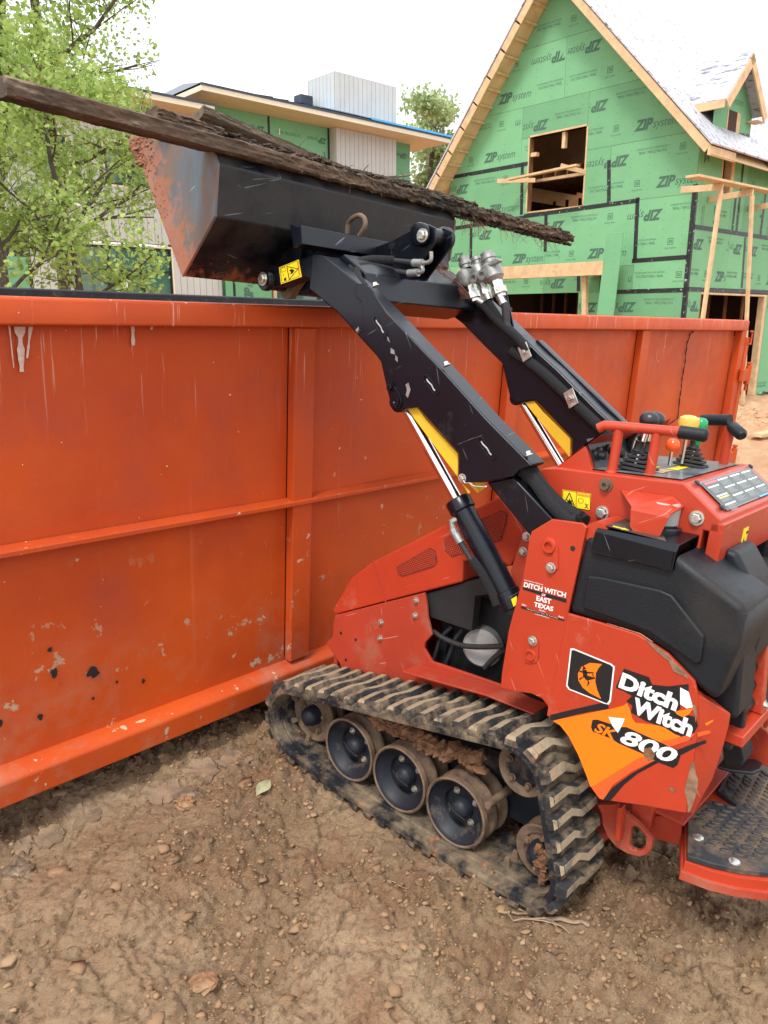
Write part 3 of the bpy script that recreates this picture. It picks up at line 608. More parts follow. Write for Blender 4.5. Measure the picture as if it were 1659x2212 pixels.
# text helper: outlines mapped to a quad (origin, u vector, v vector) on a plane x = const of the loader, or any frame
FONT = bpy.data.fonts.load('<builtin>') if False else None
_tc = {}
def text_pts(s, bold=.0, shear=.0, space=1.0):
    key = (s, bold, shear, space)
    if key in _tc: return _tc[key]
    c = bpy.data.curves.new('t', 'FONT'); c.body = s; c.offset = bold; c.shear = shear; c.space_character = space; c.resolution_u = 3; c.fill_mode = 'FRONT' if hasattr(c, 'fill_mode') else c.fill_mode
    o = bpy.data.objects.new('t', c); COL.objects.link(o); bpy.context.view_layer.update()
    me = bpy.data.meshes.new_from_object(o.evaluated_get(bpy.context.evaluated_depsgraph_get()))
    v = np.array([p.co[:] for p in me.vertices]); f = [tuple(p.vertices) for p in me.polygons]
    bpy.data.objects.remove(o); bpy.data.curves.remove(c); bpy.data.meshes.remove(me)
    mn, mx = v.min(0), v.max(0); v = v[:, :2]-mn[:2]; asp = (mx-mn)[0]/(mx-mn)[1]; v[:, 0] /= (mx-mn)[0]; v[:, 1] /= (mx-mn)[1]
    _tc[key] = (v, f, asp); return _tc[key]
def quad_text(b, s, o, u, v, n=(0,0,0), **k):
    # o: bottom-left corner, u: to bottom-right, v: to top-left (3D vectors)
    P, F, _ = text_pts(s, **k); o, u, v, n = map(Vector, (o, u, v, n))
    b.add([o+u*p[0]+v*p[1]+n for p in P], F); return b
def on_x(x, pt): return (x, pt[0], pt[1])
def quad_x(x, bl, br, tl):
    o = Vector(on_x(x, bl)); return o, Vector(on_x(x, br))-o, Vector(on_x(x, tl))-o
# -- undercarriage: track belt path as the hull of the wheels
W5 = [(.44,.172,.128),(.22,.155,.131),(-.22,.155,.131),(-.487,.152,.108),(-.418,.395,.098)]
P_ = []
for cy_, cz_, r_ in W5:
    for k in range(120):
        a = 2*math.pi*k/120; P_.append((cy_+r_*math.cos(a), cz_+r_*math.sin(a)))
P_ = sorted(set(P_))
def half(pts):
    h = []
    for p in pts:
        while len(h) > 1 and (h[-1][0]-h[-2][0])*(p[1]-h[-2][1])-(h[-1][1]-h[-2][1])*(p[0]-h[-2][0]) <= 0: h.pop()
        h.append(p)
    return h[:-1]
HULL = half(P_)+half(P_[::-1])
def resample(poly, n):
    L_ = [0]
    for i in range(len(poly)): a, c = poly[i], poly[(i+1) % len(poly)]; L_.append(L_[-1]+math.hypot(c[0]-a[0], c[1]-a[1]))
    out = []
    for k in range(n):
        s = L_[-1]*k/n; i = max(j for j in range(len(poly)) if L_[j] <= s+1e-9); t = (s-L_[i])/(L_[i+1]-L_[i]); a, c = poly[i], poly[(i+1) % len(poly)]
        out.append((a[0]+(c[0]-a[0])*t, a[1]+(c[1]-a[1])*t))
    return out, L_[-1]
_, LEN = resample(HULL, 4)
def path(s):
    s = s % LEN; k = s/LEN*len(PT); i = int(k) % len(PT); t = k-int(k); a, c = PT[i], PT[(i+1) % len(PT)]
    p = Vector((a[0]+(c[0]-a[0])*t, a[1]+(c[1]-a[1])*t)); d = Vector((c[0]-a[0], c[1]-a[1])).normalized(); return p, d, Vector((d.y, -d.x))
PT, _ = resample(HULL, 400)
def make_track(x0, sgn, wid=.232):
    tk = bpy.data.objects.new('track', None)
    NP = 150; prof = [(0, -.004), (.010, .0), (wid-.010, 0), (wid, -.004), (wid, -.020), (wid-.012,-.024), (.052, -.024), (.048,-.019), (.042,-.024), (.012,-.024), (0, -.020)]
    b = MB()
    for k in range(NP):
        p, d, n = path(LEN*k/NP)
        for (xx, h) in prof: b.v.append((x0+sgn*xx, p.x+n.x*h, p.y+n.y*h))
    m = len(prof)
    for k in range(NP):
        for j in range(m): b.f.append((k*m+j, ((k+1) % NP)*m+j, ((k+1) % NP)*m+(j+1) % m, k*m+(j+1) % m))
    tk = lp('track', b, M_rub, bevel=0)
    NLG = int(round(LEN/.0605)); lugm = None
    for k in range(NLG):
        s0 = LEN*k/NLG; pts = []
        # staggered bar: near half, jog, far half
        def sh(xx): return .0 if xx < .085 else (.024 if xx > .135 else .024*(xx-.085)/.05)
        xs = [.0, .004, .085, .11, .135, wid-.004, wid]
        rr = random.Random(k*7+int(x0*10)); hh = .0235*rr.uniform(.92, 1.06)
        b = MB()
        for e, (w_, h_) in enumerate(((.040, -.003), (.031, .015), (.0215, hh))):
            for side in (-1, 1):
                for xx in xs:
                    inset = 1 if e == 0 else (.55 if xx in (0., wid) else 1)
                    p, d, n = path(s0+sh(xx)+side*w_/2)
                    xo = xx
                    if e == 2: xo = min(max(xx, .010), wid-.010)
                    b.v.append((x0+sgn*xo, p.x+n.x*h_, p.y+n.y*h_))
        q = len(xs)
        for e in (0, 1):
            for i in range(q-1):
                A, B = e*2*q, (e+1)*2*q
                b.f.append((A+i, A+i+1, B+i+1, B+i)); b.f.append((A+q+i, B+q+i, B+q+i+1, A+q+i+1))
            A, B = e*2*q, (e+1)*2*q
            b.f.append((A, B, B+q, A+q)); b.f.append((A+q-1, A+2*q-1, B+2*q-1, B+q-1))
        for i in range(q-1): b.f.append((4*q+i, 4*q+i+1, 5*q+i+1, 5*q+i))
        lg_ = lp('lug', b, [M_lug, M_lugd], tk, bevel=.0025)
        for pp_ in lg_.data.polygons:
            nn_ = pp_.normal; p_, d_, n2 = path(s0); pp_.material_index = 0 if abs(nn_.y*n2.x+nn_.z*n2.y) > .75 else 1
    for k in range(0, NLG):
        for xx in (.092, .135):
            p, d, n = path(LEN*(k+.25)/NLG); b = MB()
            vs = []
            for h_, w_, t_ in ((-.022, .011, .009), (-.050, .007, .005)):
                for su, sv in ((-1,-1),(1,-1),(1,1),(-1,1)):
                    vs.append((x0+sgn*(xx+sv*t_), p.x+n.x*h_+d.x*su*w_, p.y+n.y*h_+d.y*su*w_))
            b.add(vs, [(0,1,2,3),(7,6,5,4),(0,4,5,1),(1,5,6,2),(2,6,7,3),(3,7,4,0)])
            if k % 2 == 0: lp('guide_tooth', b, M_rim, tk, bevel=.0015)
    return tk
make_track(0, 1); make_track(.90, -1)
def roller(y, z, x0, sgn):
    s = sgn; c = (x0, y, z); d = (s, 0, 0)
    r = lp('track_roller', MB().lathe(c, d, [(.060,.108),(.064,.094),(.094,.074),(.0985,.064),(.1005,.058)], 40).lathe(c, d, [(.0,.106),(.064,.108)], 40), M_cup, smooth=True)
    lp('roller_flange', MB().lathe(c, d, [(.099,.0585),(.1035,.055),(.1080,.058),(.1080,.074),(.100,.080),(.086,.086),(.084,.102),(.096,.108),(.1055,.113),(.1085,.121),(.1055,.129),(.096,.135),(.084,.140),(.084,.158),(.096,.164),(.1055,.170),(.1085,.178),(.1055,.186),(.05,.190)], 44), M_rim, r, smooth=True)
    lp('hub_cap', MB().lathe(c, d, [(0,.062),(.014,.0635),(.026,.070),(.033,.082),(.035,.108)], 24).tube([(x0+s*.068, y-.032, z-.012),(x0+s*.0605, y, z),(x0+s*.068, y+.032, z+.012)], .0022, 6), M_cup, r, smooth=True)
    for k in range(4):
        a = R(52+90*k); lp('bolt', MB().hexbolt((x0+s*.108, y+.050*math.cos(a), z+.050*math.sin(a)), (-s,0,0), .0075, .010), M_bolt, r)
    return r
for y in (.22, 0, -.22): roller(y, .155, 0, 1); roller(y, .155, .90, -1)
def wheel(name, y, z, rr, x0, s, hub=True, teeth=0, mt=M_cup):
    c = (x0, y, z); d = (s, 0, 0)
    w_ = lp(name, MB().lathe(c, d, [(.0,.112),(rr*.40,.112),(rr*.66,.112),(rr*.70,.104),(rr*.95,.100),(rr,.104),(rr,.116),(rr*.8,.122),(rr*.8,.150),(rr,.156),(rr,.168),(0,.17)], 44), M_rim, smooth=True)
    if not hub: lp('wheel_disc', MB().lathe(c, d, [(0,.108),(rr*.25,.108),(rr*.30,.111),(rr*.68,.111)], 36), M_cup, w_, smooth=True)
    if hub: lp('hub_cap', MB().lathe(c, d, [(0,.060),(.014,.062),(.028,.070),(.034,.084),(.036,.112)], 24), M_cup, w_, smooth=True)
    for k in range(5 if not teeth else 6):
        a = R(20+(72 if not teeth else 60)*k); lp('bolt', MB().hexbolt((x0+s*.104, y+rr*.58*math.cos(a), z+rr*.58*math.sin(a)), (-s,0,0), .0075, .012), M_rim if not teeth else M_bolt, w_)
    for k in range(teeth):
        a = 2*math.pi*k/teeth; lp('sprocket_tooth', MB().lathe((x0+s*.085, y+rr*.98*math.cos(a), z+rr*.98*math.sin(a)), (s,0,0), [(0,0),(.009,0),(.009,.10),(0,.10)], 8), M_rim, w_)
    return w_
for x0, s in ((0, 1), (.90, -1)):
    wheel('front_idler', .44, .172, .098, x0, s); wheel('rear_idler', -.487, .152, .080, x0, s); wheel('drive_sprocket', -.412, .388, .078, x0-s*.030, s, hub=False)
fr = [(.47,.205),(.36,.262),(-.30,.325),(-.36,.45),(-.46,.45),(-.50,.20),(-.44,.13),(.40,.13)]
lp('track_frame', MB().prism(fr, .196, .222, 0), M_cup, bevel=.004); lp('track_frame', MB().prism(fr, .678, .704, 0), M_cup, bevel=.004)
lp('frame_pivot', MB().lathe((.06,-.325,.235), (1,0,0), [(0,0),(.011,0),(.012,.05),(.013,.14)], 12), M_rim, smooth=True)
# soil packed between the upper run and the frame
b = MB(); rr = random.Random(5)
for k in range(150):
    y = rr.uniform(-.27, .14); zt = .335+(.08 if y < -.1 else 0)*0
    top = .285+(-y+.16)*.10; z = rr.uniform(.262+(-y+.3)*.055, top+.02); v, f = clod(200+k)
    s_ = rr.uniform(.012, .030); b.add([(rr.uniform(.06,.10)*0+.10+q[0]*s_+rr.uniform(0,.05)*0, y+q[1]*s_, z+q[2]*s_) for q in v], [tuple(i) for i in f])
lp('packed_soil', b, M_mud, kind='stuff')
b = MB()
for k in range(26):
    v, f = clod(400+k); s_ = rr.uniform(.008, .02); a = rr.uniform(0, 6.28); q_ = rr.uniform(0, .03)
    b.add([(.070+q[0]*s_+rr.uniform(0,.01)*0, -.487-.028+q_*math.cos(a)+q[1]*s_, .168+2.2*q_*math.sin(a)+q[2]*s_) for q in v], [tuple(i) for i in f])
lp('packed_soil', b, M_mud, kind='stuff')
# -- chassis
pa = [(0.493,0.5),(0.262,0.624),(0.106,0.707),(0.094,0.68),(0.082,0.63),(0.058,0.577)]
side = pa + [(0.081,0.543),(0.082,0.52),(0.047,0.488),(0.01,0.492)] + [(-0.251,0.514),(-0.378,0.502),(-0.392,0.408),(0.38,0.049),(0.45,0.242),(0.436,0.292),(0.454,0.325),(0.53,0.377),(0.5,0.414),(0.5,0.471)]
lp('front_side_plate', MB().prism(side, .235, .247, 0), M_redd, bevel=.003)
lp('front_side_plate', MB().prism(side, .653, .665, 0), M_redd, bevel=.003)
ym = max(p[0] for p in side)-.03
lp('nose_plate', MB().box((.249, ym-.02, .20), (.651, ym, .50)), M_redd, bevel=.004)
lp('belly_pan', MB().box((.2475, -.60, .17), (.6525, ym-.03, .20)), M_redd)
lp('engine_block', MB().box((.36, -.35, .22), (.64, .10, .70)).box((.30,-.20,.24),(.36,-.02,.42)), M_dark, bevel=.02)
lp('bay_back_wall', MB().box((.33, .06, .21), (.6525, .09, .60)), M_dark)
fl = [(0.098,0.46),(0.093,0.452),(-0.22,0.503),(-0.217,0.514)]
lp('step_flange', MB().prism([(0.097,0.462),(-0.22,0.511)] + [(-0.381,0.518),(-0.382,0.513),(-0.22,0.504),(0.096,0.455)], .15, .2345, 0), M_redd, bevel=.003)
# cap over the bay: black bracket, clutch housing, hoses
bb = [(0.127,0.69),(-0.022,0.775),(-0.112,0.823),(-0.12,0.765),(-0.071,0.744),(-0.073,0.628),(0.091,0.62)]
lp('bay_bracket', MB().prism(bb, .262, .30, 0), M_dark, bevel=.004)
cc = [(-0.083,0.557)][0]
lp('pump_housing', MB().lathe((.31, cc[0], cc[1]), (1, .25, 0), [(0,0),(.055,0),(.064,.01),(.064,.09),(0,.09)], 32), M_grey, smooth=True)
def hose(name, pts, r, m=M_hose, par=LT, n=10, sub=6):
    # Catmull-Rom through points
    P = [Vector(p) for p in pts]; P = [P[0]*2-P[1]]+P+[P[-1]*2-P[-2]]; out = []
    for i in range(1, len(P)-2):
        for k in range(sub):
            t = k/sub; a, b_, c, d = P[i-1:i+3]
            out.append(.5*((2*b_)+(-a+c)*t+(2*a-5*b_+4*c-d)*t*t+(-a+3*b_-3*c+d)*t**3))
    out.append(P[-2]); return lp(name, MB().tube(out, r, n), m, par, smooth=True)
def X3(x, pts): return [(x, p[0], p[1]) for p in pts]
hose('hose', X3(.275, [(0.082,0.571),(0.035,0.562),(-0.031,0.563),(-0.1,0.582),(-0.19,0.618)]), .0085)
hose('hose', X3(.29, [(0.019,0.608),(0.06,0.548),(0.073,0.498),(0.08,0.459)]), .007)
hose('hose', X3(.295, [(-0.018,0.61),(0.008,0.559),(0.021,0.509),(0.031,0.469)]), .007)
hose('hose', X3(.285, [(-0.123,0.515),(-0.146,0.552),(-0.169,0.583),(-0.192,0.61)]), .009)
# hood with perforated slots
hs = [(0.508,0.492),(0.522,0.51),(0.479,0.588),(0.44,0.658),(0.348,0.742),(0.104,0.914),(-0.122,1.075),(-0.171,1.045),(-0.219,0.991),(-0.21,0.924),(-0.189,0.876),(-0.109,0.888),(-0.023,0.845),(-0.028,0.781),(0.275,0.618)]
lp('hood', MB().prism(hs, .248, .652, 0), M_red, bevel=.008)
hb = [(0.273,0.619),(-0.03,0.782),(-0.026,0.803),(0.287,0.641)]
lp('hood_seam', MB().prism([(0.273,0.619),(0.345,0.742),(0.34,0.745),(0.268,0.622)], .245, .2475, 0), M_redd)
M_slot = mat('black_mesh_backing', (.012,.011,.012), .8, var=.2)
def slot(poly, x):
    sl = lp('vent_slot', MB().prism(poly, x-.0006, x+.0005, 0), M_slot)
    # punched red mesh: strips crossing the dark slot
    ys = [p[0] for p in poly]; zs = [p[1] for p in poly]; b = MB(); st = .0078
    ce = (sum(ys)/len(ys), sum(zs)/len(zs))
    def inside(y, z):
        c = False; n = len(poly)
        for i in range(n):
            y1, z1 = poly[i]; y2, z2 = poly[(i+1) % n]
            if (z1 > z) != (z2 > z) and y < (y2-y1)*(z-z1)/(z2-z1)+y1: c = not c
        return c
    j = 0; z = min(zs)
    while z < max(zs):
        y = min(ys) + (st/2 if j % 2 else 0)
        while y < max(ys):
            if inside(y, z):
                # hexagonal cell rim
                o_ = [(y+st*.575*math.cos(R(30+60*k)), z+st*.575*math.sin(R(30+60*k))) for k in range(6)]; i_ = [(y+st*.36*math.cos(R(30+60*k)), z+st*.36*math.sin(R(30+60*k))) for k in range(6)]
                n0 = len(b.v); b.v += [(x-.0012, *q) for q in o_]+[(x-.0012, *q) for q in i_]; b.f += [(n0+k, n0+6+k, n0+6+(k+1) % 6, n0+(k+1) % 6) for k in range(6)]
            y += st
        z += st*.866; j += 1
    lp('vent_mesh', b, M_red, sl, kind='stuff')
slot([(0.238,0.754),(0.194,0.789),(0.11,0.856),(0.087,0.853),(0.074,0.82),(0.088,0.798),(0.211,0.729),(0.227,0.732)], .2468)
slot([(0.056,0.9),(-0.008,0.947),(-0.042,0.951),(-0.06,0.893),(0.021,0.85),(0.048,0.863)], .2468)
slot([(-0.07,0.994),(-0.136,1.037),(-0.159,1.034),(-0.158,0.998),(-0.149,0.948),(-0.119,0.931),(-0.076,0.955)], .2468)
def bolt(x, pt, r=.008, h=.010, par=LT, m=M_bolt, d=(-1,0,0)): return lp('bolt', MB().hexbolt((x, pt[0], pt[1]), d, r, h), m, par)
for p in [(0.133,0.672),(0.132,0.621),(0.274,0.548),(0.272,0.491)]: bolt(.235, p, .008, .010)
for p in [(0.458,0.443),(0.384,0.444),(0.424,0.351)]: lp('bolt_hole', MB().lathe((.2345, p[0], p[1]), (-1,0,0), [(0,.0005),(.006,.0005),(.006,0)], 12), M_dark)
# -- towers
tw = [(-0.312,0.596),(-0.31,0.638),(-0.314,0.77),(-0.335,0.923),(-0.339,1.035),(-0.343,1.053),(-0.395,1.098),(-0.478,1.107),(-0.491,1.1),(-0.49,1.09),(-0.483,0.977),(-0.476,0.877),(-0.473,0.785),(-0.462,0.581),(-0.459,0.604),(-0.439,0.617),(-0.408,0.618),(-0.355,0.604)]
M_red2 = M_red
for x0 in (.07, .82):
    T_ = lp('lift_arm_tower', MB().prism(tw, x0, x0+.010, 0), M_red, bevel=.004)
    s = -1 if x0 < .4 else 1; xf = x0 if s < 0 else x0+.01
    for a, rr_ in ([(-0.399,1.029)][0], .022), ([(-0.39,0.724)][0], .018):
        lp('boss', MB().lathe((xf, a[0], a[1]), (s,0,0), [(.011,.0),(.011,.008),(rr_*.8,.008),(rr_,.001),(rr_,0)], 24), M_red, T_, smooth=True)
    for a in [(-0.414,0.976),(-0.392,0.767)]: bolt(xf+s*.004, a, .0095, .011, T_, d=(s,0,0))
    lk = [(-0.424,1.033),(-0.433,0.977),(-0.418,0.968),(-0.411,1.029)]; lp('lock_plate', MB().prism(lk, min(xf, xf+s*.004), max(xf, xf+s*.004), 0), M_red, T_, bevel=.001)
    lk = [(-0.38,0.765),(-0.407,0.774),(-0.414,0.729),(-0.409,0.71),(-0.39,0.699),(-0.376,0.699),(-0.372,0.722)]; lp('lock_plate', MB().prism(lk, min(xf, xf+s*.0035), max(xf, xf+s*.0035), 0), M_red, T_, bevel=.001)
    lp('bolt_hole', MB().lathe((xf, *[(-0.463,1.039)][0]), (s,0,0), [(0,.0006),(.007,.0006),(.007,0)], 12), M_dark, T_)
itw = [(-0.263,0.78),(-0.223,0.885),(-0.245,1.005),(-0.268,1.027),(-0.441,1.075),(-0.495,0.745),(-0.276,0.665)]
for x0 in (.195, .70): lp('inner_tower_plate', MB().prism(itw, x0, x0+.010, 0), M_redd, bevel=.003)
for p in [(-0.26,0.997),(-0.256,0.953)]: bolt(.195, p, .009, .011)
ctp = [(-0.438,1.09),(-0.459,1.119),(-0.5,1.116),(-0.503,1.095),(-0.46,1.076)]
for x0 in (.08, .71): lp('tower_cross_tube', MB().lathe((x0, ctp[1][0]-.055, ctp[1][1]-.032), (1,0,0), [(0,0),(.03,0),(.03,.115),(0,.115)], 24), M_red, smooth=True)
# dealer sticker on the near tower
stk = bpy.data.objects.new('dealer_sticker', None)
b = MB(); X_ = .0690
def qx(b, s, bl, br, tl, x=X_, **k):
    o, u, v = quad_x(x, bl, br, tl); return quad_text(b, s, o, u, v, **k)
qs = [(-0.342,0.901),(-0.464,0.909),(-0.342,0.915)]
ro = lp('dealer_sticker', qx(MB(), 'DITCH WITCH', *qs, bold=.035, shear=.0), M_white)
q2 = [(-0.397,0.894),(-0.408,0.895),(-0.397,0.9)]; lp('sticker_text', qx(MB(), 'OF', *q2, bold=.03), M_white, ro)
q2 = [(-0.384,0.876),(-0.427,0.879),(-0.383,0.89)]; lp('sticker_text', qx(MB(), 'EAST', *q2, bold=.035), M_white, ro)
q2 = [(-0.379,0.858),(-0.435,0.862),(-0.379,0.871)]; lp('sticker_text', qx(MB(), 'TEXAS', *q2, bold=.035), M_white, ro)
for s, q2 in (('Authorized Ditch Witch Dealer', [(-0.341,0.919),(-0.398,0.922),(-0.341,0.922)]), ('Sales', [(-0.344,0.85),(-0.357,0.851),(-0.343,0.855)]), ('Service', [(-0.396,0.852),(-0.415,0.853),(-0.395,0.857)]), ('Parts', [(-0.453,0.852),(-0.467,0.854),(-0.453,0.857)]), ('www.ditchwitch.com', [(-0.385,0.838),(-0.427,0.841),(-0.385,0.841)])):
    lp('sticker_text', qx(MB(), s, *q2, bold=.01), M_white, ro)
for pl_ in ([(-0.339,0.9),(-0.467,0.906),(-0.468,0.896),(-0.34,0.893)], [(-0.342,0.847),(-0.47,0.851),(-0.47,0.847),(-0.342,0.841)]): lp('sticker_bar', MB().prism(pl_, .0693, .0698, 0), M_vblk, ro)
lp('sticker_text', qx(MB(), 'Highway 69 North / Tyler, TX  Phone (903)', *[(-0.36,0.844),(-0.451,0.847),(-0.36,0.847)], x=.0688, bold=.0), M_white, ro)
# -- rear side panel with decals
RP = [(-0.474,0.871)] + [(-0.566,0.876),(-0.66,0.879),(-0.736,0.858),(-0.806,0.816)] + [(-0.819,0.787),(-0.833,0.729),(-0.838,0.659),(-0.842,0.587),(-0.847,0.491)] + [(-0.83,0.484),(-0.748,0.457),(-0.646,0.419),(-0.625,0.428),(-0.599,0.464),(-0.567,0.514),(-0.526,0.556),(-0.49,0.573),(-0.459,0.575)]
lp('rear_side_panel', MB().prism(RP, .069, .080, 0), M_red, bevel=.004)
lp('rear_side_panel', MB().prism(RP, .820, .831, 0), M_red, bevel=.004)
# chamfered rear corner, from the side panel edge round to the back
eA = [(-0.809,0.799),(-0.819,0.787),(-0.833,0.729),(-0.838,0.659),(-0.842,0.587),(-0.847,0.491)]
eB = [(-0.839,0.75),(-0.877,0.733),(-0.878,0.704),(-0.875,0.633),(-0.868,0.557),(-0.841,0.448)]
for x0, s in ((0,1), (.90,-1)):
    b = MB(); n = len(eA); Pp = [(x0+s*.0695, *p) for p in eA]+[(x0+s*.150, *p) for p in eB]+[(x0+s*.0795, p[0]+.006, p[1]) for p in eA]+[(x0+s*.158, p[0]+.012, p[1]) for p in eB]
    b.v = Pp
    for i in range(n-1): b.f += [(i, i+1, n+i+1, n+i), (2*n+i, 3*n+i, 3*n+i+1, 2*n+i+1), (n+i, n+i+1, 3*n+i+1, 3*n+i)]
    b.f += [(0, n, 3*n, 2*n), (n-1, 3*n-1, 4*n-1, 2*n-1)]
    lp('rear_corner_panel', b, M_red, bevel=.003)
def decal(name, poly, m, x, par=None): return lp(name, MB().prism(poly, x, x+.0004, 0), m, par or DEC)
DEC = lp('side_decal', MB().prism([(-0.479,0.57),(-0.621,0.665),(-0.626,0.667),(-0.657,0.69),(-0.663,0.7),(-0.672,0.689),(-0.683,0.667),(-0.692,0.659),(-0.752,0.678),(-0.8,0.673),(-0.773,0.632),(-0.752,0.599),(-0.701,0.543),(-0.66,0.499),(-0.632,0.461),(-0.61,0.439),(-0.591,0.469),(-0.564,0.509),(-0.53,0.548),(-0.502,0.567)], .0685, .0689, 0), M_vor)
decal('decal_fade', [(-0.612,0.439),(-0.659,0.501),(-0.699,0.553),(-0.72,0.58),(-0.754,0.587),(-0.706,0.534),(-0.664,0.473),(-0.649,0.423),(-0.638,0.42)], M_vor2, .0682)
decal('decal_stripe', [(-0.47,0.583),(-0.537,0.63),(-0.6,0.673),(-0.619,0.677),(-0.622,0.666),(-0.575,0.638),(-0.529,0.607),(-0.477,0.568)], M_vblk, .0680)
decal('decal_stripe', [(-0.646,0.42),(-0.665,0.466),(-0.704,0.525),(-0.757,0.59),(-0.794,0.631),(-0.825,0.662),(-0.856,0.689),(-0.858,0.682),(-0.835,0.658),(-0.803,0.62),(-0.761,0.583),(-0.72,0.534),(-0.692,0.488),(-0.666,0.429)], M_vblk, .0680)
decal('decal_fade', [(-0.759,0.639),(-0.806,0.675),(-0.832,0.696),(-0.82,0.671),(-0.78,0.635)], M_vor2, .0678)
decal('torn_vinyl', [(-0.625,0.646),(-0.666,0.659),(-0.662,0.638),(-0.655,0.615),(-0.638,0.628)], M_white, .0672)
decal('torn_vinyl', [(-0.779,0.789),(-0.799,0.786),(-0.815,0.754),(-0.802,0.745),(-0.786,0.749)], M_white, .0672)
decal('torn_vinyl', [(-0.817,0.753),(-0.809,0.733),(-0.798,0.721),(-0.784,0.722),(-0.777,0.727),(-0.795,0.738)], M_vor, .0674)
decal('torn_vinyl', [(-0.847,0.727),(-0.863,0.744),(-0.862,0.738),(-0.851,0.723)], M_vor, .0674)
decal('torn_vinyl', [(-0.835,0.698),(-0.853,0.712),(-0.863,0.714),(-0.861,0.708),(-0.845,0.695),(-0.838,0.688)], M_vor2, .0674)
decal('decal_backing', [(-0.642,0.783),(-0.705,0.785),(-0.715,0.77),(-0.751,0.78),(-0.795,0.804),(-0.799,0.786),(-0.786,0.788),(-0.783,0.765),(-0.788,0.739),(-0.78,0.726),(-0.825,0.733),(-0.833,0.715),(-0.824,0.675),(-0.787,0.672),(-0.762,0.678),(-0.717,0.674),(-0.677,0.681),(-0.678,0.699),(-0.662,0.704),(-0.673,0.723),(-0.651,0.727),(-0.63,0.727)], M_vblk, .0681)
lp('decal_lettering', qx(MB(), 'Ditch', *[(-0.636,0.731),(-0.779,0.727),(-0.641,0.773)], x=.0676, bold=.047), M_white, DEC)
lp('decal_lettering', qx(MB(), 'Witch', *[(-0.677,0.681),(-0.822,0.68),(-0.681,0.724)], x=.0676, bold=.047), M_white, DEC)
decal('decal_backing', [(-0.586,0.62),(-0.597,0.626),(-0.656,0.632),(-0.673,0.639),(-0.759,0.637),(-0.8,0.637),(-0.809,0.623),(-0.806,0.6),(-0.798,0.588),(-0.768,0.586),(-0.732,0.59),(-0.66,0.589),(-0.644,0.593),(-0.591,0.59),(-0.585,0.6)], M_vblk, .0679)
lp('decal_lettering', qx(MB(), 'SK', *[(-0.594,0.592),(-0.651,0.593),(-0.598,0.62)], x=.0676, bold=.03, shear=.2), M_vor, DEC)
lp('decal_lettering', qx(MB(), '800', *[(-0.661,0.593),(-0.795,0.596),(-0.671,0.634)], x=.0674, bold=.03, shear=.15), M_white, DEC)
for pl_ in ([(-0.724,0.605),(-0.738,0.615),(-0.752,0.603),(-0.75,0.589),(-0.74,0.578),(-0.726,0.587)], [(-0.795,0.533),(-0.805,0.543),(-0.813,0.535),(-0.811,0.528)]): decal('paint_scar', pl_, M_mud, .0670)
M_scar = mat('bare_rusty_scrape', (.24,.14,.085), .8, var=.4, scale=50)
decal('paint_scar', [(-0.835,0.621),(-0.84,0.625),(-0.85,0.599),(-0.857,0.587),(-0.86,0.559),(-0.858,0.528),(-0.854,0.503),(-0.85,0.497),(-0.844,0.521),(-0.832,0.549),(-0.834,0.568)], M_scar, .0672)
decal('paint_scar', [(-0.676,0.876),(-0.701,0.869),(-0.733,0.859),(-0.756,0.843),(-0.785,0.829),(-0.794,0.815),(-0.777,0.819),(-0.757,0.821),(-0.743,0.841),(-0.714,0.852)], M_scar, .0672)
decal('paint_scar', [(-0.823,0.796),(-0.84,0.793),(-0.846,0.749),(-0.845,0.72),(-0.838,0.732),(-0.835,0.766),(-0.825,0.783)] if False else [(-0.81,0.762),(-0.82,0.76),(-0.827,0.741),(-0.827,0.72),(-0.821,0.738)], M_scar, .0672)
# square badge with crescent and flying witch
bd = [(-0.498,0.783),(-0.506,0.786),(-0.61,0.783),(-0.619,0.779),(-0.624,0.687),(-0.619,0.675),(-0.51,0.673),(-0.502,0.68)]
BG = lp('badge', MB().prism(bd, .0683, .0688, 0), M_white)
cx_ = sum(p[0] for p in bd)/8; cz_ = sum(p[1] for p in bd)/8
lp('badge_field', MB().prism([(cx_+(p[0]-cx_)*.935, cz_+(p[1]-cz_)*.935) for p in bd], .0678, .0682, 0), M_vblk, BG)
lp('badge_crescent', MB().prism([(-0.587,0.774),(-0.555,0.765),(-0.536,0.747),(-0.529,0.726),(-0.533,0.708),(-0.547,0.694),(-0.567,0.687),(-0.599,0.684),(-0.586,0.702),(-0.577,0.722),(-0.575,0.745),(-0.579,0.759)], .0674, .0677, 0), M_vor, BG)
wt = MB()
for q in ([(-0.54,0.753),(-0.549,0.746),(-0.539,0.74)], [(-0.539,0.74),(-0.55,0.744),(-0.555,0.729),(-0.544,0.721)], [(-0.53,0.735),(-0.542,0.737),(-0.569,0.745),(-0.571,0.743),(-0.552,0.735),(-0.533,0.731)], [(-0.545,0.725),(-0.554,0.73),(-0.572,0.732),(-0.565,0.738),(-0.567,0.741),(-0.576,0.73),(-0.559,0.719),(-0.563,0.714),(-0.56,0.703),(-0.558,0.703),(-0.558,0.716),(-0.548,0.72)], [(-0.534,0.714),(-0.546,0.725),(-0.545,0.721),(-0.536,0.71)]): wt.prism(q, .0670, .0673, 0)
lp('badge_figure', wt, M_vblk, BG, kind='stuff')
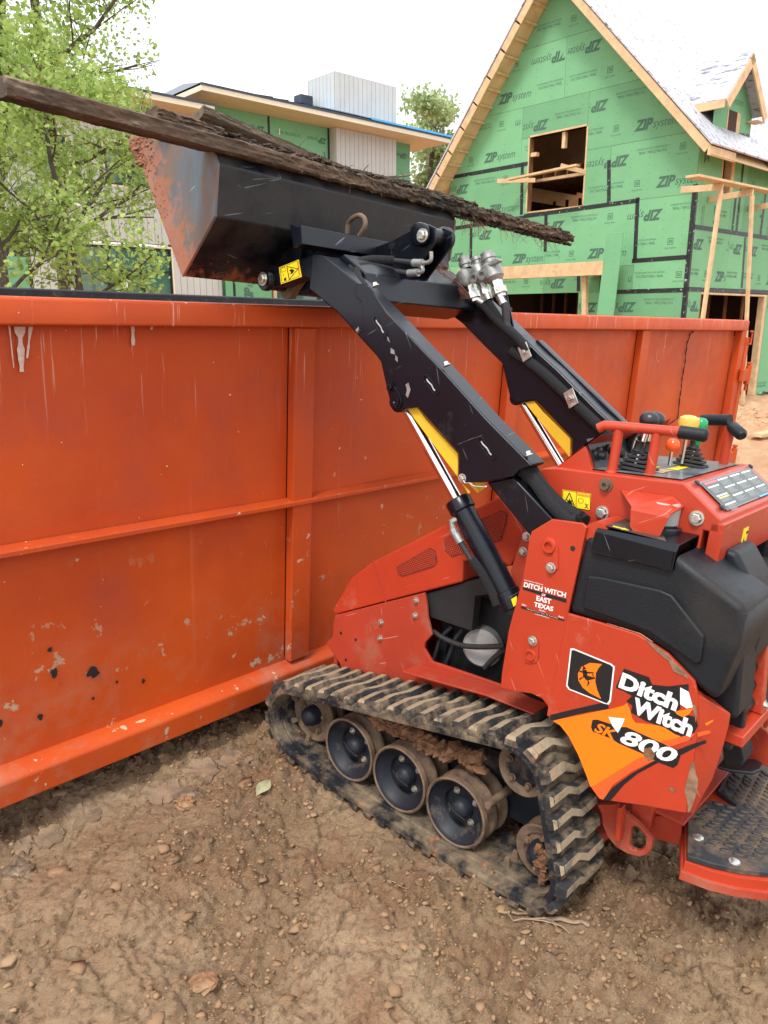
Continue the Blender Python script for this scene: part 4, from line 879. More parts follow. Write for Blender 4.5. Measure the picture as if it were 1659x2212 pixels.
# -- plastic fuel tank (rear left and right corners)
yb, zt = -.497, 1.087
tp_ = [(-0.496,1.083),(-0.487,1.072),(-0.473,0.868),(-0.565,0.872),(-0.659,0.876),(-0.735,0.854),(-0.809,0.808),(-0.764,1.287)]
tk = [(-0.49,1.081),(-0.485,1.046),(-0.473,0.869),(-0.564,0.873),(-0.659,0.876),(-0.735,0.854),(-0.81,0.802),(-0.88,0.82),(-0.883,0.893),(-0.881,0.998),(-0.875,1.022),(-0.713,1.087)]
def rounded(name, poly, x0, x1, m, bev, par=LT): return lp(name, MB().prism(poly, x0, x1, 0), m, par, bevel=bev, seg=5)
prof = [(-0.49,1.081),(-0.485,1.046),(-0.473,0.869),(-0.564,0.873),(-0.659,0.876),(-0.735,0.854),(-0.81,0.802)] + [(-0.858,0.781),(-0.864,0.818)] + [(-0.881,0.925),(-0.881,0.998),(-0.876,1.016),(-0.713,1.087)]
NK = len(prof)
rounded('fuel_tank', prof, .073, .285, M_tank, .030)
rounded('fuel_tank', prof, .615, .827, M_tank, .030)
# raised pressing on the tank's side
emb = [(-0.515,0.984),(-0.557,0.992),(-0.694,1.003),(-0.724,0.999),(-0.809,0.928),(-0.813,0.867),(-0.805,0.856),(-0.764,0.87),(-0.686,0.895),(-0.6,0.898),(-0.521,0.898),(-0.514,0.907)]
rounded('tank_pressing', emb, .062, .080, M_tank, .012)
# top lid plate of the tank, with filler cap and strap
lid = [(-0.498,1.089),(-0.498,1.045),(-0.7,1.061),(-0.706,1.073),(-0.705,1.097)]
yl0, zl0 = [(-0.515,1.098)][0]; yl1, zl1 = [(-0.715,1.108)][0]
b = MB(); zt_ = zl1+.004
pr_ = [(.062, -.055), (.064,-.008), (.078, .006), (.30, .012), (.30, .008), (.078, .002), (.068,-.010), (.066,-.055)]
for yy, zz in ((yl0, zl0), (yl1, zl1)): b.v += [(xx, yy, zz+hh) for xx, hh in pr_]
n = len(pr_); b.f = [(i, (i+1) % n, n+(i+1) % n, n+i) for i in range(n)]+[tuple(range(n)), tuple(range(2*n-1, n-1, -1))]
lp('tank_lid', b, M_blk, bevel=.004); lp('lid_top_film', MB().box((.085, yl1+.01, (zl0+zl1)/2+.0085), (.285, yl0-.01, (zl0+zl1)/2+.0095)), M_cap)
LZ = (zl0+zl1)/2
lp('lid_strap', MB().box((.0605, yl1+.004, LZ-.050), (.0618, yl0-.004, LZ-.004)), M_blk, bevel=.0005)
fcx, fcy = .183, -.626
CP = lp('filler_neck', MB().lathe((fcx, fcy, LZ+.004), (0,0,1), [(0,.010),(.046,.010),(.050,.004),(.050,.014),(.045,.018),(.041,.014),(.039,.012),(.039,.022),(0,.022)], 36), M_kblk, smooth=True)
lp('filler_cap', MB().lathe((fcx+.006, fcy, LZ+.02), (0,0,1), [(.0,0),(.038,0),(.038,.052),(.034,.058),(0,.058)], 30), M_grey, smooth=True)
b = MB().add([(.199,-.505,1.180),(.199,-.638,1.192),(.199,-.668,1.174),(.118,-.668,1.166),(.106,-.579,1.166),
              (.104,-.580,1.160),(.116,-.667,1.160),(.116,-.655,1.115),(.114,-.640,1.104),(.106,-.600,1.106),(.104,-.584,1.122)], [(0,1,2,3,4),(4,3,6,5),(5,6,7,8,9,10)])
g_ = lp('cap_guard', b, M_red); sm = g_.modifiers.new('thickness', 'SOLIDIFY'); sm.thickness = .0035
lp('fuel_arrow_label', MB().prism([(.094,-.545),(.100,-.545),(.100,-.57),(.105,-.57),(.097,-.585),(.089,-.57),(.094,-.57)], LZ+.0095, LZ+.0105, 2), M_yel2)
# -- console
cp = [(-0.269,1.18),(-0.275,1.193),(-0.325,1.204),(-0.658,1.231),(-0.754,1.165),(-0.761,1.13),(-0.721,1.129)] + [(-.72,1.02),(-.45,.98)] + [(-0.439,1.066),(-0.337,1.127),(-0.27,1.168)]
lp('console_body', MB().prism(cp, .20, .70, 0), M_red, bevel=.005)
tA, tB = [(-0.325,1.204),(-0.658,1.231)]
def ctop(y): return tA[1]+(tB[1]-tA[1])*(y-tA[0])/(tB[0]-tA[0])
lp('console_top_decal', MB().add([(.235,-.40,ctop(-.40)+.0035),(.235,tB[0]+.02,ctop(tB[0]+.02)+.0035),(.665,tB[0]+.02,ctop(tB[0]+.02)+.0035),(.665,-.40,ctop(-.40)+.0035)], [(0,1,2,3)]), M_pnl)
for x, y, w_, h_, m in ((.30,-.475,.05,.03,M_wood),(.335,-.55,.07,.03,M_wood),(.43,-.555,.09,.03,M_yel2),(.40,-.49,.03,.05,M_yel2),(.50,-.58,.06,.022,M_yel2)):
    lp('console_label', MB().add([(x-w_/2,y+h_/2,ctop(y+h_/2)+.0045),(x-w_/2,y-h_/2,ctop(y-h_/2)+.0045),(x+w_/2,y-h_/2,ctop(y-h_/2)+.0045),(x+w_/2,y+h_/2,ctop(y+h_/2)+.0045)], [(0,1,2,3)]), m)
# sloping instruction panel at the rear of the console
sA, sB = [(-0.658,1.231),(-0.754,1.165)]
SU = Vector((0, sB[0]-sA[0], sB[1]-sA[1])); SN = Vector((1,0,0)).cross(SU).normalized()
if SN.y > 0: SN = -SN
def SP(x, t, h=.0): return Vector((x, sA[0], sA[1]))+SU*t+SN*h
ip = lp('instruction_panel', MB().add([SP(.265,.10,.005),SP(.66,.10,.005),SP(.66,.90,.005),SP(.265,.90,.005)], [(0,1,2,3)]), M_pnl)
M_dg = mat('dark_green_grey_print', (.055,.07,.065), .35, var=.1)
lp('panel_field', MB().add([SP(.272,.13,.0056),SP(.655,.13,.0056),SP(.655,.87,.0056),SP(.272,.87,.0056)], [(0,1,2,3)]), M_dg, ip)
b = MB(); b2 = MB(); M_ptxt = mat('small_grey_print', (.30,.31,.29), .4, var=.1)
for ci in range(4):
    x0 = .280+ci*.094
    for t0 in ((.27, .52, .76) if ci == 0 else (.16, .38, .62)):
        b.add([SP(x0,t0,.0062),SP(x0+.075,t0,.0062),SP(x0+.075,t0+.035,.0062),SP(x0,t0+.035,.0062)], [(0,1,2,3)])
        rr = random.Random(int(t0*100)+ci)
        for r_ in range(6):
            tt = t0+.055+r_*.024; ww = rr.uniform(.035,.07); b2.add([SP(x0+.004,tt,.0062),SP(x0+.004+ww,tt,.0062),SP(x0+.004+ww,tt+.009,.0062),SP(x0+.004,tt+.009,.0062)], [(0,1,2,3)])
lp('panel_headings', b, M_white, ip, kind='stuff'); lp('panel_print', b2, M_ptxt, ip, kind='stuff')
lp('panel_stripe', MB().add([SP(.280,.15,.0062),SP(.365,.15,.0062),SP(.365,.21,.0062),SP(.280,.21,.0062)], [(0,1,2,3)]), mat('pink_stripe', (.75,.12,.13), .4, var=0), ip)
lp('panel_stripe', MB().add([SP(.280,.58,.0066),SP(.352,.58,.0066),SP(.352,.615,.0066),SP(.280,.615,.0066)], [(0,1,2,3)]), M_kyl, ip)
lp('panel_stripe', MB().add([SP(.52,.86,.0066),SP(.60,.86,.0066),SP(.60,.90,.0066),SP(.52,.90,.0066)], [(0,1,2,3)]), mat('blue_stripe', (.08,.36,.75), .4, var=0), ip)
for x, t in ((.252,.10),(.252,.80),(.672,.08),(.672,.85)): lp('panel_screw', MB().lathe(SP(x,t,.004), SN, [(.008,0),(.008,.003),(.004,.006),(0,.006)], 12), M_kblk, smooth=True)
# bolts, label and slot on the console side
for p in [(-0.467,1.114),(-0.702,1.156)]: bolt(.20, p, .0125, .015)
lp('cap_screw', MB().lathe((.20, *[(-0.465,1.187)][0]), (-1,0,0), [(.018,0),(.018,.004),(.012,.004),(.012,.014),(.006,.014),(.005,.008),(0,.008)], 20), M_rim, smooth=True)
def label(x, q, kind='w'):
    # q: tl, tr, br, bl on plane x
    n_ = lp('warning_label', MB().prism(q, x-.0008, x-.0003, 0), M_yel2)
    tl, tr, br, bl = [Vector((0, *p)) for p in q]; U_ = tr-tl; V_ = bl-tl
    def P(u, v): r_ = tl+U_*u+V_*v; return (r_.y, r_.z)
    b = MB(); xx = (x-.0014, x-.001)
    def ln(pts, w_=.03):
        for i in range(len(pts)-1):
            a, c = Vector(pts[i]), Vector(pts[i+1]); t = (c-a).normalized(); nrm = Vector((-t.y, t.x))*w_/2
            b.prism([P(*(a+nrm)), P(*(c+nrm)), P(*(c-nrm)), P(*(a-nrm))], xx[0], xx[1], 0)
    return n_, b, ln, P
def warn(x, q):
    n_, b, ln, P = label(x, q)
    ln([(.04,.95),(.26,.12),(.46,.95),(.04,.95)], .03)
    b.prism([P(.26,.45),P(.30,.60),P(.36,.52),P(.34,.68),P(.40,.80),P(.12,.80),P(.20,.68),P(.16,.52),P(.23,.62)], x-.0014, x-.001, 0)
    ln([(.5,.0),(.5,1)], .015); ln([(.02,.03),(.98,.03),(.98,.97),(.02,.97),(.02,.03)], .015)
    ln([(.58,.42),(.62,.36),(.70,.36),(.74,.42),(.74,.56),(.68,.64),(.62,.64),(.58,.56),(.58,.42)], .015); ln([(.80,.62),(.92,.9)], .02); ln([(.92,.62),(.80,.9)], .02); ln([(.83,.6),(.88,.7),(.84,.85),(.9,.85)], .015)
    lp('label_symbols', b, M_ink, n_, kind='stuff')
    o_, u_, v_ = P(.52,.24), P(.97,.24), P(.52,.08)
    lp('label_lettering', qx(MB(), '\u25B2WARNING' if False else 'WARNING', o_, u_, v_, x=x-.0014, bold=.03), mat('label_red_print', (.65,.10,.02), .5, var=0), n_)
warn(.20, [(-0.345,1.149),(-0.428,1.155),(-0.432,1.112),(-0.351,1.105)])
# headlight hood at the console front
dash = [(-0.297,1.195),(-0.343,1.244),(-0.411,1.305),(-0.408,1.299),(-0.379,1.262),(-0.406,1.213)]
yh0 = [(-0.297,1.195)][0]; yh1 = [(-0.411,1.305)][0]; yh2 = [(-0.379,1.262)][0]; yh3 = [(-0.406,1.209)][0]
b = MB().prism([yh0, yh1, (yh2[0]+.006, yh2[1]+.01), yh3], .232, .60, 0)
lp('dash_hood', b, M_red, bevel=.006)
dn = Vector((0, yh3[0]-yh1[0], yh3[1]-yh1[1])); dnn = Vector((1,0,0)).cross(dn).normalized()
if dnn.y > 0: dnn = -dnn
fp0 = Vector((.235, yh2[0]+.004, yh2[1]+.008)); fp1 = Vector((.235, yh3[0], yh3[1])); fu = fp1-fp0
def FP(x, t, h): return Vector((x, fp0.y, fp0.z))+fu*t+dnn*h
lp('dash_panel', MB().add([FP(.245,-.28,.004),FP(.59,-.28,.004),FP(.59,.95,.004),FP(.245,.95,.004)], [(0,1,2,3)]), mat('dash_black', (.02,.026,.026), .4, var=.2))
for x, t, r_ in ((.275,.35,.017),(.335,.25,.014),(.385,.45,.014)): lp('dash_switch', MB().lathe(FP(x,t,.004), dnn, [(r_*1.1,0),(r_*1.1,.010),(r_*.7,.012),(r_*.7,.028),(0,.030)], 20), M_kblk, smooth=True)
lp('dash_gauge', MB().lathe(FP(.50,.2,.004), dnn, [(.034,0),(.034,.016),(.029,.018),(.028,.010)], 28), M_kblk, smooth=True)
lp('gauge_glass', MB().lathe(FP(.50,.2,.004), dnn, [(0,.011),(.028,.011)], 28), M_chrome, smooth=True)
# grab rails
def rail(pts, r=.0135): return hose('grab_rail', pts, r, M_red, sub=8)
zc = ctop
P1 = Vector((.245,-.455,zc(-.455))); P2 = Vector((.262,-.548,zc(-.548))); hh = .105
rl = lp('grab_rail', MB().tube([(.232,-.405,zc(-.45)+hh+.002),(.235,-.42,zc(-.45)+hh+.012),(.242,-.45,zc(-.45)+hh+.014),(.262,-.56,zc(-.55)+hh+.012),(.268,-.615,zc(-.6)+hh+.010)], .0130, 14), M_red, smooth=True)
lp('rail_grip', MB().tube([(.2665,-.598,zc(-.6)+hh+.0105),(.2675,-.602,zc(-.6)+hh+.010),(.274,-.662,zc(-.66)+hh+.006),(.275,-.668,zc(-.66)+hh+.006)], [.013,.0165,.0165,.010], 14), M_tank, rl, smooth=True)
for P in (P1, P2): lp('rail_post', MB().lathe(P, (0,0,1), [(.019,0),(.014,.005),(.0125,.02),(.0125,hh+.008)], 16), M_red, rl, smooth=True)
P3 = Vector((.62,-.61,zc(-.61)))
rl2 = lp('grab_rail', MB().tube([(.62,-.61,zc(-.61)),(.62,-.61,zc(-.61)+.06),(.619,-.612,zc(-.61)+.105)], .0130, 14), M_red, smooth=True)
lp('rail_grip', MB().tube([(.625,-.606,zc(-.61)+.108),(.615,-.618,zc(-.61)+.110),(.575,-.655,zc(-.61)+.098),(.568,-.662,zc(-.61)+.095)], [.010,.0165,.0165,.010], 14), M_tank, rl2, smooth=True)
rl3 = lp('grab_rail', MB().tube([(.665,-.50,zc(-.5)),(.665,-.50,zc(-.5)+.115),(.66,-.52,zc(-.5)+.125),(.645,-.60,zc(-.61)+.125)], .0130, 14), M_red, smooth=True)
lp('rail_grip', MB().tube([(.655,-.515,zc(-.5)+.1255),(.650,-.545,zc(-.5)+.127),(.638,-.60,zc(-.61)+.126)], [.012,.0165,.0165], 14), M_tank, rl3, smooth=True)
def lever(x, y, h, rod, knob, m, boot=True, tilt=(0,0), kz=1, lab=None):
    z = zc(y)+.004; top = Vector((x+tilt[0], y+tilt[1], z+h)); base = Vector((x, y, z+.01))
    l_ = lp('control_lever', MB().tube([base, top], rod, 12), M_chrome, smooth=True)
    if boot:
        for k in range(5):
            s_ = .042-.0062*k; bt = MB().add([(x+su*s_*sc*(.55 if True else 1)*1.0, y+sv*s_, z+.002+k*.0105+dz) for dz, sc in ((0,1),(.0075,.93)) for su, sv in ((-1,-1),(1,-1),(1,1),(-1,1))], [(0,3,2,1),(4,5,6,7),(0,1,5,4),(1,2,6,5),(2,3,7,6),(3,0,4,7)])
            lp('boot_fold', bt, M_boot, l_, bevel=.002)
        lp('boot_collar', MB().lathe((x, y, z+.052), (top-base), [(.016,0),(.013,.004),(.012,.022),(.014,.026),(.008,.027)], 16), M_boot, l_, smooth=True)
    lp('lever_knob', MB().lathe(top, (top-base), knob, 26), m, l_, smooth=True)
    return l_
ball = [(0,-.018),(.010,-.0165),(.016,-.010),(.019,0),(.016,.010),(.010,.0165),(0,.018)]
egg = [(.006,-.006),(.016,-.004),(.024,.006),(.026,.017),(.023,.028),(.015,.035),(0,.038)]
lever(.290,-.495,.118,.0075,egg,M_kblk,tilt=(.008,-.012)); lever(.312,-.500,.118,.0075,egg,M_kblk,tilt=(.008,-.012))
lever(.39,-.545,.050,.0045,[(r_*1.02, h_+.014) for r_, h_ in ball],M_ora,boot=False)
lever(.455,-.553,.090,.005,[(.006,-.004),(.017,-.002),(.024,.012),(.028,.030),(.025,.044),(.014,.050),(0,.052)],M_kyl,boot=False)
lever(.49,-.565,.070,.006,[(.009,-.014),(.012,-.008),(.0165,.03),(.018,.045),(.0155,.058),(.009,.064),(0,.065)],M_grn,tilt=(.002,-.004))
# rear: cover pad, louvres, frame bar, radiator panel
rp_ = [(-0.723,1.099),(-0.782,1.141),(-0.798,1.128),(-0.829,1.02)]
lp('knee_pad', MB().prism([(sB[0]-.002, sB[1]-.080),(sB[0]-.034, sB[1]-.078),(sB[0]-.105, sB[1]-.17),(sB[0]-.125, sB[1]-.27),(sB[0]-.118, sB[1]-.34),(sB[0]-.06, sB[1]-.34)], .250, .405, 0), M_tank, bevel=.022, seg=5)
lp('rear_cowl', MB().box((.20, sB[0]-.012, sB[1]-.12), (.70, sB[0]+.02, sB[1]-.01)), M_red, bevel=.004)
def RY(z): return -.84-(1.0-z)*.12      # the rear face leans back towards its foot
LV = lp('louvre_panel', MB().prism([(RY(.66)+.03,.66),(RY(1.0)+.03,1.0),(-.72,1.0),(-.72,.66)], .286, .614, 0), M_dark)
lp('louvre_frame', MB().prism([(RY(.64)-.002,.64),(RY(1.0)-.002,1.0),(-.72,1.0),(-.72,.64)], .262, .290, 0), M_tank, LV, bevel=.006)
for k in range(7):
    z = .690+k*.048; lp('louvre', MB().prism([(RY(z)+.029,z+.014),(RY(z)+.002,z-.012),(RY(z)+.002,z-.004),(RY(z)+.029,z+.026)], .292, .372, 0), M_tank, LV, bevel=.002)
for x0 in (.374, .56): lp('rear_frame_bar', MB().prism([(RY(.655)-.014,.655),(RY(1.02)-.014,1.02),(RY(1.02)+.03,1.02),(RY(.655)+.03,.655)], x0, x0+.028, 0), M_red, bevel=.004)
lp('rear_frame_sill', MB().prism([(RY(.63)-.016,.625),(RY(.65)-.016,.654),(RY(.65)+.04,.654),(RY(.63)+.04,.625)], .22, .588, 0), M_red, bevel=.004)
bolt(0, (0,0), .009, .01).matrix_basis = Matrix.Translation((.388,RY(.68)-.014,.68)) @ Matrix.Rotation(R(90), 4, 'Z')
lp('rear_black_panel', MB().prism([(RY(.655)-.004,.655),(RY(1.02)-.004,1.02),(RY(1.02)+.02,1.02),(RY(.655)+.02,.655)], .4025, .5595, 0), M_tank, bevel=.004)
lp('housing_floor', MB().prism([(RY(.62)+.01,.61),(RY(.62)+.01,.6245),(-.30,.6245),(-.30,.61)], .22, .68, 0), M_dark)
lp('rear_inner_wall', MB().box((.24,-.66,.335),(.66,-.64,.609)), M_redd)
lp('tank_lower', MB().prism([(-0.733,0.859),(-0.799,0.775)] + [(-0.816,0.732),(-0.869,0.708),(-0.888,0.72)] + [(-0.872,0.875),(-0.863,0.974)], .165, .285, 0), M_tank, bevel=.02, seg=4)
yl = lp('warning_label', MB().box((.36,sB[0]-.0135,sB[1]-.115),(.40,sB[0]-.0125,sB[1]-.045)), M_yel2); 
lp('label_symbols', MB().prism([(.365,sB[1]-.105),(.385,sB[1]-.105),(.375,sB[1]-.07)], sB[0]-.0145, sB[0]-.0137, 1).box((.386,sB[0]-.0145,sB[1]-.062),(.398,sB[0]-.0137,sB[1]-.055)), M_ink, yl, kind='stuff')
# lower rear: drawbar, tie-down loop, platform
lp('rear_crossmember', MB().box((.24,-.72,.28),(.66,-.66,.44)), M_redd, bevel=.006)
ho = [(-0.582,0.309),(-0.598,0.29),(-0.607,0.259),(-0.627,0.23),(-0.653,0.216),(-0.686,0.213),(-0.72,0.223),(-0.738,0.241),(-0.747,0.265),(-0.744,0.29),(-0.728,0.3),(-0.701,0.314),(-0.677,0.322),(-0.63,0.335)]
hi = [(-0.685,0.292),(-0.686,0.28),(-0.687,0.265),(-0.687,0.25),(-0.689,0.238),(-0.696,0.233),(-0.714,0.238),(-0.726,0.253),(-0.729,0.266),(-0.726,0.288),(-0.716,0.298),(-0.703,0.304),(-0.695,0.304),(-0.689,0.3)]
lp('tie_down_loop', MB().ring(ho, hi, .200, .218, 0), M_redd, bevel=.004)
lp('skid_rib', MB().prism([(-0.648,0.348),(-0.66,0.354),(-0.67,0.254),(-0.656,0.256)], .172, .1995, 0), M_red, bevel=.003)
zp = .33
half_ = [(0.531,-0.782),(0.323,-0.779),(0.132,-0.849),(0.147,-0.911),(0.173,-0.963),(0.214,-1.018)]
half_ = half_ + [(.33, half_[-1][1]-.05)]
plat = half_ + [(.90-x, y) for x, y in half_[::-1]]
PL = lp('operator_platform', MB().prism(plat, zp-.045, zp-.004, 2), M_red, bevel=.004)
def grow(poly, dx, dy): return [(.45+(x-.45)*dx, -.90+(y+.90)*dy) for x, y in poly]
lp('platform_lip', MB().prism(grow(plat, 1.03, 1.05), zp-.052, zp-.030, 2), M_redd, PL, bevel=.004)
mh = [(0.289,-0.795),(0.418,-0.807),(0.445,-0.867),(0.693,-0.885)]
mo = [(0.135,-0.851),(0.156,-0.91),(0.184,-0.962),(0.226,-1.015)]
matp = mh[:3] + [(.45, mh[2][1])] + [(.45, mo[-1][1]-.02)] + mo[::-1]
for sg in (0, 1):
    pp = matp if not sg else [(.90-x, y) for x, y in matp]
    lp('platform_mat', MB().prism(pp, zp-.003, zp+.012, 2), M_mat, PL, bevel=.005)
st0 = [(0.325,-0.819),(0.37,-0.827),(0.414,-0.831),(0.299,-0.821),(0.351,-0.822),(0.425,-0.861),(0.397,-0.858),(0.373,-0.856),(0.347,-0.856),(0.321,-0.855),(0.302,-0.851),(0.284,-0.849),(0.433,-0.893),(0.408,-0.89),(0.383,-0.888),(0.359,-0.887),(0.337,-0.886),(0.314,-0.884),(0.293,-0.882),(0.268,-0.88),(0.243,-0.879),(0.219,-0.877),(0.443,-0.925),(0.418,-0.923),(0.394,-0.921),(0.37,-0.919),(0.347,-0.917),(0.324,-0.915),(0.301,-0.913),(0.279,-0.911),(0.253,-0.912),(0.226,-0.912),(0.429,-0.949),(0.406,-0.951),(0.381,-0.95),(0.359,-0.949),(0.333,-0.948),(0.31,-0.947),(0.283,-0.946),(0.261,-0.944),(0.236,-0.941),(0.355,-0.975),(0.338,-0.975),(0.315,-0.976),(0.292,-0.975),(0.272,-0.977),(0.249,-0.968)]
da = [(0.325,-0.85),(0.333,-0.866)]; ang = math.atan2(da[1][1]-da[0][1], da[1][0]-da[0][0])
STM = MB().lathe((0,0,0), (0,0,1), [(.0095,0),(.009,.004),(.007,.0058),(0,.0058)], 10).mesh('mat_stud')
for x, y in st0:
    for xx, an in ((x, ang), (.90-x, math.pi-ang)):
        o = obj('mat_stud', STM, M_mat, PL, smooth=False); o.matrix_basis = Matrix.Translation((xx, y, zp+.0115)) @ Matrix.Rotation(an,4,'Z') @ Matrix.Diagonal((1.5,.62,1,1))
for p in [(0.226,-0.845),(0.202,-0.942)]: lp('mat_bolt', MB().lathe((p[0],p[1],zp+.0115), (0,0,1), [(.014,0),(.013,.003),(.006,.006),(0,.006)], 14), M_bolt, PL, smooth=True)
lp('mat_emblem_plate', MB().prism([(0.437,-0.891),(0.596,-0.909),(0.448,-0.95)] , zp+.0125, zp+.015, 2), M_mat, PL, bevel=.001)
lp('deck_plate', MB().box((.25, -.80, .335), (.65, -.66, .345)), M_redd, bevel=.003)
lp('bracket_wall', MB().prism([(-0.697,0.304),(-0.785,0.347),(-0.799,0.266),(-0.729,0.247),(-0.703,0.27)], .27, .28, 0), M_redd, bevel=.003)
lp('foot_pedal', MB().prism([(0.471,-0.796),(0.531,-0.794),(0.6,-0.861),(0.592,-0.882),(0.554,-0.888),(0.516,-0.878),(0.48,-0.831)], .41, .42, 2), M_kblk, bevel=.004)
lp('pedal_arch', MB().prism([(-0.824,0.453),(-0.805,0.521),(-0.835,0.538),(-0.856,0.526),(-0.869,0.494),(-0.866,0.474)], .42, .50, 0), M_dark, bevel=.004)
lp('rear_gusset', MB().prism([(-0.775,0.476),(-0.792,0.497),(-0.837,0.514),(-0.872,0.5),(-0.901,0.447),(-0.91,0.399),(-0.834,0.395),(-0.82,0.433),(-0.799,0.446),(-0.772,0.444)], .62, .632, 0), M_redd, bevel=.004)
# -- lift arms
AS = [(0.513,1.72),(0.566,1.725),(0.57,1.618),(0.432,1.552),(0.324,1.48),(0.238,1.425),(0.218,1.377),(0.189,1.311),(0.158,1.291),(0.118,1.305),(0.083,1.314),(-0.076,1.206)] + [(-0.076,1.198),(-0.083,1.139),(-0.099,1.128),(-0.173,1.146),(-0.256,1.177),(-0.274,1.199),(-0.306,1.216),(-0.295,1.226),(-0.155,1.312),(0.014,1.428)] + [(0.091,1.475),(0.23,1.567),(0.359,1.646)]
EL = [(0.82,1.666),(0.729,1.688),(0.577,1.724),(0.541,1.705),(0.556,1.646),(0.606,1.654),(0.713,1.623),(0.8,1.616),(0.824,1.637)]
def arms(x0, x1, near):
    A_ = lp('lift_arm', MB().prism(AS, x0, x1, 0), M_blk, bevel=.007)
    lp('arm_nose', MB().prism(EL, min(x0, x1)+.012, max(x0, x1)-.012, 0), M_blk, A_, bevel=.006)
    return A_
A1 = arms(.09, .165, True); A2 = arms(.735, .81, False)
# folded cover along the near arm's outside
CV = [(0.353,1.642),(0.358,1.607),(0.328,1.591),(0.301,1.482),(0.233,1.425),(0.213,1.378),(0.184,1.312),(0.153,1.292),(0.113,1.306),(0.078,1.314),(-0.08,1.208)] + [(-0.081,1.2),(-0.087,1.14),(-0.103,1.13),(-0.177,1.148),(-0.26,1.179),(-0.278,1.2),(-0.31,1.218),(-0.298,1.227),(-0.159,1.313),(0.01,1.429)] + [(0.086,1.476),(0.225,1.567),(0.3,1.635),(0.327,1.645)]
lp('arm_cover', MB().prism(CV, .082, .089, 0), M_blk, A1, bevel=.003)
def slotp(q, x):
    (y0, z0), (y1, z1) = q; d = Vector((y1-y0, z1-z0)); d.normalize(); n_ = Vector((-d.y, d.x)); r_ = .0085; out = []
    for k in range(9): a = -math.pi/2+math.pi*k/8; p = Vector((y1, z1))+d*r_*math.cos(a)+n_*r_*math.sin(a); out.append(tuple(p))
    for k in range(9): a = math.pi/2+math.pi*k/8; p = Vector((y0, z0))+d*r_*math.cos(a)+n_*r_*math.sin(a); out.append(tuple(p))
    return out
for q in ([(0.263,1.543),(0.229,1.509)], [(0.055,1.396),(0.021,1.367)], [(-0.15,1.254),(-0.188,1.223)]):
    po = slotp(q, .082); c_ = (sum(p[0] for p in po)/18, sum(p[1] for p in po)/18)
    lp('slot_rim', MB().ring([(c_[0]+(p[0]-c_[0])*1.2, c_[1]+(p[1]-c_[1])*1.2) for p in po], po, .0795, .0825, 0), M_blk, A1, bevel=.001)
    lp('slot_weld', MB().tube([(.0815, q[0][0]+(q[1][0]-q[0][0])*t+.002*math.sin(9*t), q[0][1]+(q[1][1]-q[0][1])*t) for t in [k/6 for k in range(7)]], .0025, 6), M_steel, A1)
for p in [(0.296,1.634),(0.008,1.434),(-0.285,1.235)]: lp('bolt', MB().hexbolt((.10, p[0]-.004, p[1]+.004), (0,.53,.85), .0075, .012), M_bolt, A1)
lp('clevis_pin', MB().lathe((.082, *[(0.16,1.319)][0]), (-1,0,0), [(.024,0),(.024,.004),(.017,.005),(.017,.009),(.006,.009),(0,.004)], 24), M_blk, A1, smooth=True)
lp('pin_keeper', MB().prism([(0.196,1.364),(0.177,1.368),(0.145,1.343),(0.136,1.319),(0.145,1.307),(0.165,1.301),(0.179,1.313)], .0765, .0815, 0), M_blk, A1, bevel=.001)
lp('bolt', MB().hexbolt((.0765, *[(0.182,1.358)][0]), (-1,0,0), .010, .009), M_blk, A1)
for poly in ([(0.198,1.469),(0.184,1.464),(0.18,1.452),(0.196,1.454)], [(0.177,1.451),(0.168,1.444),(0.167,1.432),(0.177,1.437)], [(0.13,1.372),(0.12,1.378),(0.11,1.359),(0.117,1.335),(0.126,1.342),(0.123,1.358)], [(0.216,1.501),(0.209,1.495),(0.202,1.484),(0.211,1.489)], [(0.344,1.508),(0.332,1.52),(0.329,1.511),(0.337,1.504)]):
    lp('paint_chip', MB().prism(poly, .0808, .0815, 0), M_steel, A1)
# arm-end pins, warning label on the nose
pn = [(0.775,1.638)][0]
for x0, x1 in ((.075, .18), (.72, .825)):
    lp('bucket_pin_boss', MB().lathe((x0, *pn), (1,0,0), [(0,-.012),(.014,-.012),(.014,0),(.030,0),(.034,.006),(.034,.02),(.030,.024),(.030,x1-x0),(0,x1-x0)], 26), M_blk, smooth=True)
lp('bolt', MB().hexbolt((.064, *[(0.764,1.641)][0]), (-1,0,0), .015, .012), M_bolt)
wl2 = [(0.71,1.679),(0.614,1.708),(0.598,1.653),(0.698,1.627)]
n_, b, ln, P = label(.1015, [(0.729,1.681),(0.635,1.708),(0.616,1.656),(0.715,1.629)])
ln([(.40,.12),(.92,.50),(.44,.92),(.40,.12)], .035); b.prism([P(.5,.42),(P(.6,.35)),P(.75,.5),P(.66,.62),P(.52,.66),P(.57,.52)], .1000, .1005, 0)
ln([(.06,.05),(.94,.05),(.94,.95),(.06,.95),(.06,.05)], .02); ln([(.12,.1),(.12,.34),(.30,.34),(.30,.1),(.12,.1)], .015); b.prism([P(.18,.75),P(.30,.70),P(.30,.90),P(.18,.88)], .1000, .1005, 0); ln([(.18,.45),(.18,.6)], .02)
lp('label_symbols', b, M_ink, n_, kind='stuff')
lp('label_lettering', qx(MB(), 'WARNING', P(.93,.10), P(.93,.90), P(.99,.10), x=.1000, bold=.02), mat('label_red_print2', (.65,.10,.02), .5, var=0), n_)
# cross beam between the arms
xb = [(0.559,1.694),(0.306,1.63),(0.522,1.587),(0.297,1.593)]
cb = [(0.771,1.727),(0.761,1.62)]
ce = [(.585,1.68),(.50,1.735),(.40,1.68),(.375,1.60),(.50,1.56),(.60,1.62)]
lp('arm_cross_beam', MB().prism(ce, .166, .734, 0), M_blk, bevel=.006)
